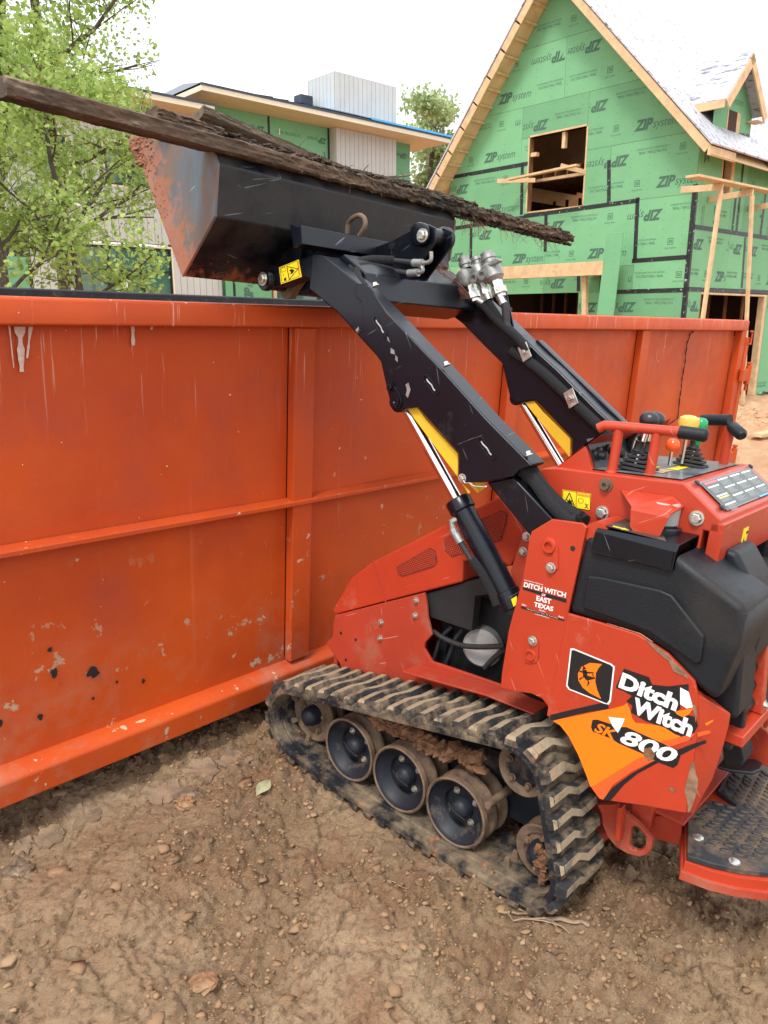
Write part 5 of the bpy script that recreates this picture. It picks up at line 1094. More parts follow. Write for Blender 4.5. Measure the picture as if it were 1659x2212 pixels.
# inner booms telescoping into the tower
bm_ = [(-0.163,1.138),(-0.312,1.032),(-0.318,0.997),(-0.443,1.031),(-0.373,1.086),(-0.24,1.172)]
bm2 = [(-.15,1.14),(-.235,1.165),(-.48,.93),(-.48,.80),(-.36,.90)]
bmp = [(-0.167,1.143),(-0.318,1.034)] + [(-.50,.78),(-.56,.88)] + [(-0.382,1.091),(-0.25,1.175)]
for x0, x1 in ((.10,.155),(.745,.80)): lp('inner_boom', MB().prism(bmp, x0, x1, 0), M_blk, bevel=.006)
for k, (dx, dn_) in enumerate(((.120,.002),(.140,.006),(.158,-.002))):
    q = [(-0.257,1.193),(-0.299,1.164),(-0.36,1.124),(-0.413,1.097),(-0.436,1.091)]
    hose('hose_sleeve', [(dx+.004*math.sin(i*2+k), p[0]-.004*k, p[1]+dn_+.006*math.sin(i*1.7+k)) for i, p in enumerate(q)], .017, M_sleeve)
# lift cylinders with yellow safety lock
for x0, mt_ in ((.127, 1), (.773, 0)):
    p0, p1, p2 = [(0.148,1.289),(-0.061,1.068),(-0.264,0.829)]
    a, m_, c_ = Vector((x0, *p0)), Vector((x0, *p1)), Vector((x0, *p2)); dr = (c_-a).normalized()
    cyl = lp('lift_cylinder', MB().lathe(m_, dr, [(0,0),(.036,0),(.038,.004),(.038,.035),(.033,.040),(.033,(c_-m_).length-.02),(.036,(c_-m_).length-.018),(.036,(c_-m_).length+.03),(0,(c_-m_).length+.03)], 30), M_blk, smooth=True)
    lp('cylinder_rod', MB().tube([a-dr*.02, m_+dr*.01], .0165, 20), M_chrome, cyl, smooth=True)
    lp('rod_eye', MB().lathe(a-dr*.03-Vector((.03,0,0)), (1,0,0), [(0,0),(.026,0),(.026,.06),(0,.06)], 20), M_blk, cyl, smooth=True)
    for xx in (x0-.028, x0+.018):
        lk = [(0.131,1.301),(0.094,1.311),(0.057,1.28),(-0.065,1.204),(-0.073,1.14),(-0.121,1.105),(-0.115,1.099),(-0.088,1.125),(-0.004,1.193),(0.096,1.272)]
        lp('cylinder_lock', MB().prism(lk, xx, xx+.004, 0), M_yel, bevel=.0012)
lk2 = [(-0.038,1.133),(-0.092,1.092),(-0.13,1.127),(-0.109,1.126),(-0.09,1.112)]
lp('cylinder_lock_tip', MB().prism([(-0.073,1.118),(-0.113,1.095),(-0.137,1.116),(-0.129,1.13)], .148, .152, 0), M_yel, bevel=.001)
lp('lock_pin', MB().hexbolt((.084, *[(-0.101,1.143)][0]), (-1,0,0), .009, .012), M_bolt)
hose('pin_lanyard', X3(.078, [(-0.106,1.14),(-0.116,1.133),(-0.13,1.136),(-0.146,1.131),(-0.183,1.136),(-0.183,1.139)]), .0016, M_bolt, n=6)
# cylinder port fitting and hose
pf = [(-0.09,1.024),(-0.072,1.009),(-0.08,0.99),(-0.09,0.977),(-0.111,0.957),(-0.154,0.917),(-0.185,0.897),(-0.216,0.865),(-0.237,0.84),(-0.253,0.814)]
lp('port_fitting', MB().tube([(.11, *pf[0]), (.095, *pf[1]), (.095, *pf[2])], .009, 10).tube([(.095, *pf[2]), (.095, *pf[3])], .012, 6), M_steel, smooth=False)
lp('hose_crimp', MB().tube([(.095, *pf[3]), (.095, *pf[4])], .0115, 12), M_steel, smooth=True)
hose('hose', X3(.095, pf[4:6]), .0085); hose('hose_sleeve', X3(.10, pf[5:]), .016, M_sleeve)
hose('hose_sleeve', [(.115, p[0]-.02, p[1]-.01) for p in pf[6:]], .016, M_sleeve)
lp('cylinder_label', MB().prism([(-0.3,0.849),(-0.315,0.863),(-0.319,0.84),(-0.31,0.831)], .086, .088, 0), M_yel2)
# -- tilt linkage between the arms
tp = [(0.38,1.819)][0]
lk = [(0.647,1.762),(0.512,1.801),(0.405,1.845),(0.366,1.853),(0.332,1.842),(0.326,1.814),(0.328,1.795),(0.415,1.693),(0.43,1.662),(0.409,1.642),(0.469,1.674),(0.623,1.734)]
for x0 in (.40, .49): lp('tilt_link_plate', MB().prism(lk, x0, x0+.010, 0), M_blk, bevel=.003)
lp('tilt_pivot', MB().lathe((.375, *tp), (1,0,0), [(0,-.004),(.022,-.004),(.034,0),(.037,.006),(.037,.020),(.030,.026),(.030,.120),(.036,.126),(.040,.132),(.040,.150),(.034,.156),(0,.156)], 34), M_blk, smooth=True)
lp('bolt', MB().hexbolt((.372, *[(0.356,1.814)][0]), (-1,0,0), .015, .014), M_bolt)
lp('tilt_cylinder', MB().tube([(.45, tp[0], tp[1]), (.45, .46, 1.72)], .028, 20), M_blk, smooth=True)
lp('coupler_pin', MB().lathe((.33, *[(0.679,1.734)][0]), (1,0,0), [(0,0),(.013,0),(.013,.012),(.024,.014),(.024,.05),(.018,.052),(.018,.07),(.024,.072),(.024,.11),(0,.11)], 22), M_blk, smooth=True)
# hoses bowing over the near arm to the tilt cylinder
hose('hose', X3(.36, [(0.469,1.734),(0.367,1.729)]), .0095); hose('hose', X3(.36, [(0.466,1.702),(0.386,1.696)]), .0095)
h1 = [(0.511,1.637),(0.544,1.673),(0.538,1.706),(0.482,1.724),(0.372,1.724)]; h2 = [(0.488,1.644),(0.52,1.673),(0.512,1.697),(0.461,1.708),(0.368,1.694)]
hose('hose_sleeve', [(.12,*[(0.386,1.632)][0]),(.15,*[(0.446,1.67)][0]),(.20,*[(0.482,1.706)][0]),(.28,*[(0.491,1.727)][0]),(.36,*[(0.464,1.734)][0])], .0155, M_sleeve)
hose('hose_sleeve', [(.12,*[(0.358,1.633)][0]),(.15,*[(0.418,1.665)][0]),(.20,*[(0.458,1.697)][0]),(.28,*[(0.47,1.703)][0]),(.36,*[(0.461,1.7)][0])], .0155, M_sleeve)
f1 = [(0.375,1.729),(0.336,1.729),(0.313,1.732),(0.303,1.742),(0.306,1.764)]; f2 = [(0.391,1.696),(0.35,1.7),(0.335,1.703),(0.334,1.712),(0.344,1.721)]
for f_ in (f1, f2):
    lp('hose_crimp', MB().tube([(.36,*f_[0]),(.36,*f_[1])], .0125, 12), M_steel, smooth=True)
    hose('port_fitting', X3(.36, f_[1:]), .0065, M_steel)
# -- auxiliary couplers beside the far arm
fa = .715
def AUX(c1_, c2_, c3_, c4_, r_, c5):
    a, b_, c, d = [Vector((fa, *p)) for p in (c1_, c2_, c3_, c4_)]; ax_d = (a-d).normalized()
    body = lp('coupler_body', MB().lathe(c, ax_d, [(0,0),(r_*.7,0),(r_,.012),(r_,(b_-c).length-.01),(r_*.72,(b_-c).length),(0,(b_-c).length)], 22), M_steel, smooth=True)
    lp('coupler_nose', MB().lathe(b_, ax_d, [(r_*.62,0),(r_*.62,.012),(r_*.74,.014),(r_*.74,.026),(r_*.6,.028),(r_*.66,(a-b_).length),(0,(a-b_).length)], 20), M_rim if False else M_steel, body, smooth=True)
    lp('coupler_nut', MB().lathe(d, ax_d, [(0,-.01),(r_*.5,-.01),(r_*.5,0),(r_*.75,.002),(r_*.75,(c-d).length*.5),(r_*.6,(c-d).length*.55),(r_*.6,(c-d).length),(0,(c-d).length)], 6), M_bolt, body)
    return d
k_ = [[(0.444,1.779),(0.42,1.743),(0.404,1.68),(0.372,1.641)], [(0.391,1.782),(0.374,1.759),(0.344,1.695),(0.323,1.658)], [(0.344,1.797),(0.322,1.764),(0.291,1.705),(0.264,1.661)]]
for q, r_ in zip(k_, (.031,.026,.036)): AUX(*q, r_, 0)
lp('coupler_lever', MB().prism([(0.31,1.758),(0.28,1.78),(0.259,1.775),(0.258,1.769),(0.279,1.759),(0.299,1.752)], .68, .70, 0), M_steel, bevel=.004)
for p in [(0.361,1.71),(0.326,1.722)]: lp('coupler_port', MB().lathe((.69, *p), (-1,0,0), [(0,.006),(.010,.006),(.010,.014),(.018,.014),(.019,0)], 18), M_steel, smooth=True)
hose('hose', [(fa,*[(0.351,1.632)][0]),(fa,*[(0.323,1.618)][0]),(fa,*[(0.259,1.57)][0]),(fa,*[(0.182,1.525)][0]),(fa+.01,*[(0.131,1.48)][0])], .017, M_sleeve)
hose('hose', X3(fa, [(0.317,1.65),(0.303,1.626),(0.267,1.59),(0.231,1.551),(0.175,1.513)]), .013, M_sleeve)
hose('hose', X3(fa, [(0.257,1.649),(0.241,1.625),(0.231,1.592),(0.221,1.556),(0.191,1.524)]), .014, M_hose)
for q in ([(0.352,1.634),(0.328,1.624)], [(0.334,1.679),(0.308,1.64)], [(0.279,1.673),(0.244,1.629)]): lp('hose_crimp', MB().tube([(fa-.002,*q[0]),(fa-.002,*q[1])], .015, 12), M_bolt, smooth=True)
lp('hose_guard', MB().prism([(0.28,1.701),(0.269,1.697),(0.207,1.545),(0.172,1.514),(0.202,1.516),(0.241,1.573),(0.283,1.688)], .742, .748, 0), M_blk, bevel=.002)
# channel lip along the top of the far arm with clamp plates
ch = [(0.212,1.512),(0.184,1.516),(-0.315,1.181),(-0.306,1.168)]
lp('arm_channel_lip', MB().prism([(0.165,1.516),(0.14,1.518),(-0.259,1.256),(-0.244,1.242)], .80, .835, 0), M_blk, bevel=.004)
q = [(0.25,1.518),(0.07,1.394),(-0.098,1.283),(-0.196,1.212)]
hose('hose_sleeve', [(.735,p[0],p[1]) for p in [(0.203,1.475),(0.068,1.412),(-0.078,1.319),(-0.223,1.227)]], .020, M_sleeve)
for p in [(0.137,1.475),(-0.062,1.342)]: 
    cl_ = lp('clamp_plate', MB().prism([(p[0]+dy_, p[1]+dz_) for dy_, dz_ in ((.03,.012),(.0,.035),(-.03,-.012),(0,-.035))], .712, .716, 0), M_bolt, bevel=.001)
    lp('bolt', MB().hexbolt((.712, p[0], p[1]), (-1,0,0), .008, .010), M_bolt, cl_)
# -- bucket
bk = [(1.155,2.064),(1.185,2.041),(1.129,1.971),(0.891,1.624),(0.727,1.802),(0.719,1.949),(0.743,1.986)]
ce_ = [(1.155,2.063),(1.144,2.063),(0.744,1.992)]
BK = lp('bucket', MB().prism([(1.129,1.967),(0.891,1.624),(0.727,1.802),(0.719,1.949),(0.744,1.987),(0.83,2.002),(1.136,2.053),(1.155,2.064),(1.185,2.041),(1.173,2.003)], -.160, -.150, 0), M_end, bevel=.002)
lp('bucket_end_plate', MB().prism([(1.129,1.967),(0.891,1.624),(0.727,1.802),(0.719,1.949),(0.744,1.987),(0.83,2.002),(1.136,2.053),(1.155,2.064),(1.185,2.041),(1.173,2.003)], 1.010, 1.020, 0), M_end, BK, bevel=.002)
sk = [(1.129,1.967),(0.891,1.624),(0.727,1.802),(0.719,1.949),(0.744,1.987)]
b = MB(); n = len(sk); inn = []
c_ = Vector((sum(p[0] for p in sk)/n+.1, sum(p[1] for p in sk)/n+.08))
inn = [tuple(Vector(p)+(c_-Vector(p)).normalized()*.011) for p in sk]
b.v = [(-.150, *p) for p in sk]+[(1.010, *p) for p in sk]+[(-.150, *p) for p in inn]+[(1.010, *p) for p in inn]
for i in range(n-1): b.f += [(i, i+1, n+i+1, n+i), (2*n+i, 3*n+i, 3*n+i+1, 2*n+i+1)]
b.f += [(0, n, 3*n, 2*n), (n-1, 3*n-1, 4*n-1, 2*n-1)]
lp('bucket_shell', b, M_bkt, BK, bevel=.012)
lp('cutting_edge', MB().prism([(1.185,2.041),(1.173,2.003),(1.129,1.969),(1.115,1.969),(1.162,2.006),(1.17,2.04)], -.165, 1.025, 0), M_rim, BK, bevel=.003)
mb_ = [(0.588,1.799),(0.577,1.749)]
y0_, z0_ = mb_[0]; y1_, z1_ = mb_[1]
lp('mount_bar', MB().prism([(y0_,z0_),(y0_-.012,z0_+.006),(y1_-.014,z1_),(y1_+.03,z1_-.01),(y0_+.04,z0_+.01)], .05, .80, 0), M_blk, BK, bevel=.003)
for x0 in (.172, .215, .67, .713): lp('mount_ear', MB().prism([(0.76,1.82),(0.747,1.763),(0.796,1.728),(0.888,1.655),(0.914,1.615),(0.867,1.612),(0.756,1.631),(0.709,1.709),(0.702,1.763)], x0, x0+.012, 0), M_bkt, BK, bevel=.002)
lp('mount_plate', MB().prism([(y0_+.03,z0_-.01),(y0_-.02,z0_-.09),(.70,1.61),(.80,1.60),(.86,1.64)], .22, .66, 0), M_bkt, BK, bevel=.003)
lp('hook_tooth', MB().prism([(0.795,1.627),(0.693,1.651),(0.678,1.658),(0.722,1.612),(0.737,1.587),(0.77,1.585),(0.79,1.602)], .16, .19, 0), M_rim, BK, bevel=.004)
lu = [(0.654,1.816),(0.649,1.851),(0.621,1.869),(0.596,1.872),(0.576,1.86),(0.573,1.836),(0.595,1.808)]
hose('lifting_eye', X3(.33, lu), .0085, M_rim, BK)
# ---------------------------------------------------------------- planks and dug-up debris heaped on the bucket (loader frame)
def ragged(x0, x1, yc, zc, hy, hz, mtx, name, label, m, seed, n=90, rag=.004, taper=None, tilt=0, cat='plank', grow=True):
    K = 24; prof = []
    for i in range(K):
        a = 2*math.pi*(i+.5)/K; c, s_ = math.cos(a), math.sin(a); k = 1/max(abs(c), abs(s_)); prof.append((c*k, s_*k))
    T_ = np.linspace(0, 1, n); b = MB(); L_ = abs(x1-x0)
    ang = np.arange(K)
    N1 = fbm(np.repeat(T_[:, None]*L_*28+seed, K, 1), np.repeat((ang[None]*.9), n, 0), 1.0, 4, seed, .65)-.5
    N2 = fbm(np.repeat(T_[:, None]*L_*28+seed, K, 1), np.repeat((ang[None]*.9), n, 0), 1.0, 4, seed+50, .65)-.5
    for k in range(n):
        t = T_[k]; tp_ = 1 if taper is None else taper(t); am = rag*(2.4*(.25+1.1*min(1, max(0, (t-.2)*2))) if grow else 2.4)
        for i, (a, c) in enumerate(prof):
            yy = yc[0]+(yc[1]-yc[0])*t; zz = zc[0]+(zc[1]-zc[0])*t
            b.v.append((x0+(x1-x0)*t, yy+a*(hy*tp_+am*N1[k, i]), zz+c*(hz*tp_+am*N2[k, i])+tilt*a*hy))
    for k in range(n-1):
        for i in range(K): b.f.append((k*K+i, k*K+(i+1) % K, (k+1)*K+(i+1) % K, (k+1)*K+i))
    b.f += [tuple(range(K-1, -1, -1)), tuple(range((n-1)*K, n*K))]
    o = obj(name, b, m, None, smooth=False); o.matrix_world = mtx; o['label'] = label; o['category'] = cat
    return o
yp, zq = .745, 1.992
ragged(-.766, 2.01, (yp,yp), (zq+.012,zq+.012), .040, .0225, MM, 'plank', 'long dirt-crusted weathered plank lying across the raised bucket and jutting out both sides', M_oldwood, 3, n=420, rag=.0105, taper=lambda t: 1 if t < .92 else 1-.45*(t-.92)/.08)
M_oldp = mat('grey_weathered_board', (.20, .15, .10), .9, var=.3, scale=6, bump=.6, bscale=50, stretch=(.2,1,1), dirt=(.03,.024,.018), dscale=5, dth=.52, dsoft=.1)
ragged(-.03, .80, (1.03,1.085), (2.122,2.060), .052, .015, MM, 'plank', 'shorter weathered board lying askew behind the long plank on the bucket', M_oldp, 8, n=120, rag=.003, tilt=-.55, grow=False)
ragged(-.21, .02, (.99,.97), (2.098,2.085), .035, .016, MM, 'board_scrap', 'crumbling bark-like board scrap at the left end of the heap on the bucket', M_oldwood, 12, n=60, rag=.008, cat='board scrap', grow=False)
ragged(.80, .96, (.97,.93), (2.085,2.125), .026, .008, MM, 'board_scrap', 'broken pointed board scrap poking up at the right end of the heap on the bucket', M_oldp, 15, n=30, rag=.002, taper=lambda t: 1-.75*t, cat='board scrap', grow=False)
b = MB(); rr = random.Random(21)
for k in range(2600):
    x = rr.uniform(-.10, 1.16) if k % 3 else rr.uniform(.3, 1.14); v, f = clod(600+k % 40); s_ = rr.uniform(.004, .017)
    dens = .30 if x < .3 else 1
    if rr.random() > dens: continue
    u_ = rr.random()**1.4*.27; y = yp-.02+u_; top = zq+.030+u_*.20*(1 if x > .4 else .7)+.018*float(fbm(np.array([x*9]), np.array([u_*9]), 1, 3, 5)[0])+rr.uniform(-.004,.008)
    b.add([(x+q[0]*s_*1.4, y+q[1]*s_, top+q[2]*s_*.8) for q in v], [tuple(i) for i in f])
for k in range(240):
    x = rr.uniform(1.0, 1.95); v, f = clod(600+k % 40); s_ = rr.uniform(.004, .012); b.add([(x+q[0]*s_*1.6, yp-.038+rr.uniform(-.004,.03)+q[1]*s_, zq-.016+rr.uniform(-.012,.0)+q[2]*s_) for q in v], [tuple(i) for i in f])
for k in range(240):
    x = rr.uniform(-.5, 1.95); v, f = clod(600+k % 40); s_ = rr.uniform(.003, .008); b.add([(x+q[0]*s_*1.6, yp+rr.uniform(-.034,.034)+q[1]*s_, zq+.035+q[2]*s_*.7) for q in v], [tuple(i) for i in f])
o = obj('bucket_soil', b, M_soil, kind='stuff', label='dark crumbly soil caked along the planks on the bucket', category='soil'); o.matrix_world = MM
b = MB()
for k in range(130):
    x = rr.uniform(.1, 1.22); p = Vector((x, yp+rr.uniform(-.03,.05), zq+.038)); pts = [p]; d = Vector((rr.uniform(-1,1), rr.uniform(-.6,.6), rr.uniform(.0,.5)))*.012
    for i in range(4): d = d+Vector((rr.uniform(-1,1), rr.uniform(-1,1), rr.uniform(-1.3,.7)))*.009; p = p+d; pts.append(p)
    b.tube(pts, rr.uniform(.0006,.0015), 4, caps=False)
for k in range(70):
    x = rr.choice((rr.gauss(1.14,.03), rr.uniform(1.0,1.9))); p = Vector((x, yp-.03, zq-.016)); pts = [p]; d = Vector((rr.uniform(-1,1), rr.uniform(-.6,.1), -1))*.012
    for i in range(4): d = d+Vector((rr.uniform(-1,1), rr.uniform(-1,1), rr.uniform(-.7,.7)))*.007; p = p+d; pts.append(p)
    b.tube(pts, .0008, 4, caps=False)
o = obj('roots', b, M_root, kind='stuff', label='thin dry roots sprouting from the soil along the planks', category='roots'); o.matrix_world = MM
# clay still stuck to the cutting lip and the end plate
b = MB(); E1, E2, E3 = [(1.173,2.051),(1.121,1.967),(0.897,1.628)]
for k in range(240):
    t = rr.random()**1.8; u_ = rr.random()**2
    A = Vector(E1).lerp(Vector(E2), t*3) if t < .33 else Vector(E2).lerp(Vector(E3), (t-.33)/.67)
    in_ = Vector((-.72, -.05)).normalized()*u_*(.10-.07*t); v, f = clod(600+k % 40); s_ = rr.uniform(.002, .007)*(1.25-t); b.add([(-.161+q[0]*s_*.5, A.x+in_.x+q[1]*s_, A.y+in_.y*.3+q[2]*s_) for q in v], [tuple(i) for i in f])
for k in range(60):
    v, f = clod(600+k % 40); s_ = rr.uniform(.008, .02); A = Vector(E1).lerp(Vector(E2), rr.random()); b.add([(-.158+q[0]*s_, A.x+.01+q[1]*s_, A.y+q[2]*s_) for q in v], [tuple(i) for i in f])
obj('stuck_clay', b, mat('stuck_clay', (.27,.125,.072), .95, var=.3, scale=40, bump=.6, bscale=100), BK, kind='stuff')
# dry twig bundle caught beside the hydraulic couplers
b = MB()
for k in range(34):
    a, c = [(0.368,1.648),(0.493,1.681)]; p = Vector((.66, a[0]+rr.uniform(-.012,.012), a[1]+rr.uniform(-.01,.01))); e = Vector((.62+rr.uniform(-.04,.04), c[0]+rr.uniform(-.03,.05), c[1]+rr.uniform(-.05,.10))); pts = [p.lerp(e, t/4)+Vector((rr.uniform(-.006,.006) for _ in range(3)))*(t > 0) for t in range(5)]
    b.tube(pts, .0008, 4, caps=False)
o = obj('twig_tuft', b, mat('reddish_twig', (.20,.07,.045), .8, var=.3), kind='stuff', label='tuft of dry reddish twigs caught beside the hydraulic couplers', category='twigs'); o.matrix_world = MM
# ---------------------------------------------------------------- green gabled house under construction
GA = (-.67122292, .74125555, 0); GB = (.74125555, .67122292, 0)
HMx = frame((5.88445455, 15.46339972, 0), (-GA[0], -GA[1], 0), GB, (0, 0, 1))
HS = thing('gabled_house', 'tall gabled house under construction sheathed in green printed panels with white roof wrap', 'house', HMx)
def hp(name, b, m, par=HS, bevel=0, **k): return obj(name, b, m, par, bevel, **k)
def clip(poly, fn):
    out = []; n = len(poly)
    for i in range(n):
        a, c = poly[i], poly[(i+1) % n]; fa_, fc_ = fn(a), fn(c)
        if fa_ >= 0: out.append(a)
        if (fa_ >= 0) != (fc_ >= 0): t = fa_/(fa_-fc_); out.append((a[0]+(c[0]-a[0])*t, a[1]+(c[1]-a[1])*t))
    return out
WG = 6.35; RR_ = lambda p: 4.86+1.035*p[0]-p[1]; RL_ = lambda p: 4.80+1.163*(WG-p[0])-p[1]
GP = [(0,1.9,-.25,.87),(1.9,2.45,-.25,.87),(0,1.9,.87,2.09),(1.9,2.45,.87,2.09),(5.2,WG,-.25,.87),(5.2,WG,.87,2.09),
 (0,1.17,2.09,2.70),(0,1.17,2.70,3.845),(1.17,3.4,2.60,3.82),(1.17,3.4,2.09,2.60),(3.4,5.6,2.6,3.78),(3.4,5.6,2.09,2.6),(5.6,WG,2.09,2.8),(5.6,WG,2.8,3.72),
 (0,1.88,3.845,4.94),(1.88,2.48,3.82,4.94),(3.95,4.13,3.8,4.88),(4.13,WG,3.74,4.88),(0,2.48,4.94,6.05),(2.48,4.18,5.41,6.05),(3.95,4.18,4.88,5.41),(4.18,WG,4.88,6.05),(0,3.1,6.05,7.19),(3.1,WG,6.05,7.19),(0,WG,7.19,8.6)]
M_ply = mat('panel_edge_wood', (.55,.42,.25), .8, var=.2)
hp('gable_wall_sheet', MB().prism(clip(clip([(0,2.09),(2.48,2.09),(2.48,5.41),(0,5.41)], RR_), RL_), .0, .012, 1) if False else MB(), M_ply) if False else None
def logo(b, x, z, w_, flip=False, plane='g', part=None):
    # ZIPsystem mark, w_ wide, lower-left corner at (x, z); flip turns it upside down
    def put(s, x0, z0, w, h, **k):
        P, F, _ = text_pts(s, **k)
        vs = []
        for p in P:
            u, v = x0+p[0]*w, z0+p[1]*h
            if flip: u, v = 2*(x+w_/2)-u, 2*(z+w_*.12)-v
            vs.append((u, v))
        vv.extend(vs); ff.extend([tuple(i+off[0] for i in f) for f in F]); off[0] += len(vs)
    vv, ff, off = [], [], [0]
    put('ZIP', x, z+w_*.04, w_*.44, w_*.22, bold=.05, shear=.28)
    put('system', x+w_*.44, z, w_*.56, w_*.19, bold=.0, shear=.25)
    return vv, ff
def smalltext(x, z, s, w_, h, flip=False, bold=.012):
    P, F, _ = text_pts(s, bold=bold); vs = [(x+p[0]*w_, z+p[1]*h) if not flip else (x+w_-p[0]*w_, z+h-p[1]*h) for p in P]; return vs, F
def badge30(x, z, s_, flip=False):
    vs = [(x, z), (x+s_, z), (x+s_, z+s_), (x, z+s_), (x+s_*.1, z+s_*.1), (x+s_*.9, z+s_*.1), (x+s_*.9, z+s_*.9), (x+s_*.1, z+s_*.9)]
    f = [(0,1,5,4),(1,2,6,5),(2,3,7,6),(3,0,4,7)]; v2, f2 = smalltext(x+s_*.2, z+s_*.25, '30', s_*.6, s_*.5, flip, .03)
    return vs+v2, f+[tuple(i+8 for i in q) for q in f2]
def panel_print(a, c, z0, z1, seed, poly=None):
    """marks for a sheet spanning x a..c (left to right as seen) and z0..z1"""
    out = []; w = c-a; h = z1-z0; rr = random.Random(seed); sh_ = rr.uniform(-.25, .25)
    def row(z, flip):
        x = a-1.2+sh_+(.9 if flip else 0)
        while x < c:
            out.append((x, x+.93, z, z+.24, logo(None, x, z, .93, flip)))
            out.append((x+1.12, x+1.72, z+.12, z+.2, smalltext(x+1.12, z+.135, '7/16" STRUCTURAL 1 PANEL', .6, .055, flip)))
            out.append((x+1.08, x+1.76, z+.21, z+.26, smalltext(x+1.08, z+.215, 'WATER-RESISTIVE & AIR BARRIER', .66, .035, flip, .0)))
            out.append((x+1.98, x+2.10, z+.10, z+.24, badge30(x+1.98, z+.11, .12, flip)))
            out.append((x+1.90, x+2.18, z+.02, z+.08, smalltext(x+1.92, z+.03, 'YEAR SYSTEM', .24, .03, flip, .0)))
            x += 2.44
    if h > .95: row(z0+.14, False); row(z1-.40, True)
    elif h > .3: row(z0+.12, bool(seed % 2))
    return out
def emit(out, lim, holes, place, name, par, clipfn=None, vert=False):
    V_, F_ = [], []
    for x0, x1, z0, z1, (vs, fs) in out:
        # keep each face only when all of its corners are on the sheet
        o_ = len(V_); V_ += vs
        for f in fs:
            ok = True
            for i in f:
                u, v = vs[i]
                if not (lim[0] < u < lim[1] and lim[2] < v < lim[3]) or any(h[0] < u < h[1] and h[2] < v < h[3] for h in holes) or (clipfn and not clipfn(u, v)): ok = False; break
            if ok: F_.append(tuple(i+o_ for i in f))
    if not F_: return
    used = sorted({i for f in F_ for i in f}); mp_ = {i: k for k, i in enumerate(used)}
    b = MB(); b.v = [place(*V_[i]) for i in used]; b.f = [tuple(mp_[i] for i in f) for f in F_]
    obj(name, b, M_ink2, par, fix=False, kind='stuff')
for i, (a0, a1_, z0, z1) in enumerate(GP):
    g_ = .003; poly = clip(clip([(a0+g_, z0+g_), (a1_-g_, z0+g_), (a1_-g_, z1-g_), (a0+g_, z1-g_)], RR_), RL_)
    if len(poly) < 3: continue
    pn_ = hp('sheathing_panel', MB().prism([(-p[0], p[1]) for p in poly], -.012, .0, 1), M_zip, bevel=0)
    if z1 < .9: continue
    emit(panel_print(-a1_, -a0, z0, z1, i), (-a1_+.01, -a0-.01, z0+.01, z1-.01), [], lambda u, v: (u, -.0135, v), 'panel_print', pn_, lambda u, v: RR_((-u, v)) > .02 and RL_((-u, v)) > .02)
# wall body behind the sheets (studs and plates seen in the openings)
def gwall(a0, a1_, z0, z1): return [(-a1_, z0), (-a0, z0), (-a0, z1), (-a1_, z1)]
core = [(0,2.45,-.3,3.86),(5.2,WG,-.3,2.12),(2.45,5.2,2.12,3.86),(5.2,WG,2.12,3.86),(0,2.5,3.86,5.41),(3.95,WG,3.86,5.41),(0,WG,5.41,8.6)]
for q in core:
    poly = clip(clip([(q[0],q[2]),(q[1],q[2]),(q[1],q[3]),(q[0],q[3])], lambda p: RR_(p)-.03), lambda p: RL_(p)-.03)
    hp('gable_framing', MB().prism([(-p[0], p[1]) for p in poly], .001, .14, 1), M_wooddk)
for nm, q in (('window_jamb', (3.955, 3.99, 3.87, 5.405)), ('window_jamb', (2.46, 2.495, 3.87, 5.405)), ('window_sill', (2.50, 3.95, 3.84, 3.87)), ('window_header', (2.50, 3.95, 5.41, 5.45))):
    hp(nm, MB().box((-q[1], -.016, q[2]), (-q[0], .139, q[3])), M_wood, bevel=.003)
def tape_g(a0, z0, a1_, z1, w_=.085):
    d = Vector((a1_-a0, z1-z0)).normalized(); n_ = Vector((-d.y, d.x))*w_/2
    q = [(-(a0+n_.x), z0+n_.y), (-(a1_+n_.x), z1+n_.y), (-(a1_-n_.x), z1-n_.y), (-(a0-n_.x), z0-n_.y)]
    hp('seam_tape', MB().prism(q, -.0165, -.0145, 1), M_tape)
for t in ((.0,2.09,1.55,2.085),(0.02,2.70,1.22,2.685),(1.155,2.69,1.20,3.89),(1.155,3.835,4.03,3.785),(4.03,3.76,6.33,3.69),(3.98,4.885,6.34,4.88),(4.13,4.93,4.10,3.83),(1.915,4.68,1.85,3.85),(3.415,3.77,3.39,2.99),(5.61,3.68,5.59,2.80),(2.475,2.45,2.455,2.12),(1.90,2.42,1.85,.4),(.02,4.0,.02,.1),(6.34,2.6,6.34,1.0)): tape_g(*t)
# rake boards and roof
def rake(a0, z0, a1_, z1, off, t=.04, h=.15, name='rake_board', m=M_wood):
    d = Vector((a1_-a0, z1-z0)).normalized(); n_ = Vector((-d.y, d.x)); n_ = n_ if n_.y > 0 else -n_
    q = [Vector((a0, z0)), Vector((a1_, z1)), Vector((a1_, z1))-n_*h, Vector((a0, z0))-n_*h]
    return hp(name, MB().prism([(-p.x, p.y) for p in q], off, off+t, 1), m, bevel=.003)
PK = (3.33, 8.42)
rake(-.45, 4.55, PK[0], PK[1]+.10, -.50); 
for k in range(9):
    t0, t1 = k/9+.004, (k+1)/9-.004; A = Vector((6.72, 4.47)); B = Vector((PK[0], PK[1]+.10)); p, q = A.lerp(B, t0), A.lerp(B, t1)
    rake(p.x, p.y, q.x, q.y, -.50 if k % 2 else -.508, h=.17)
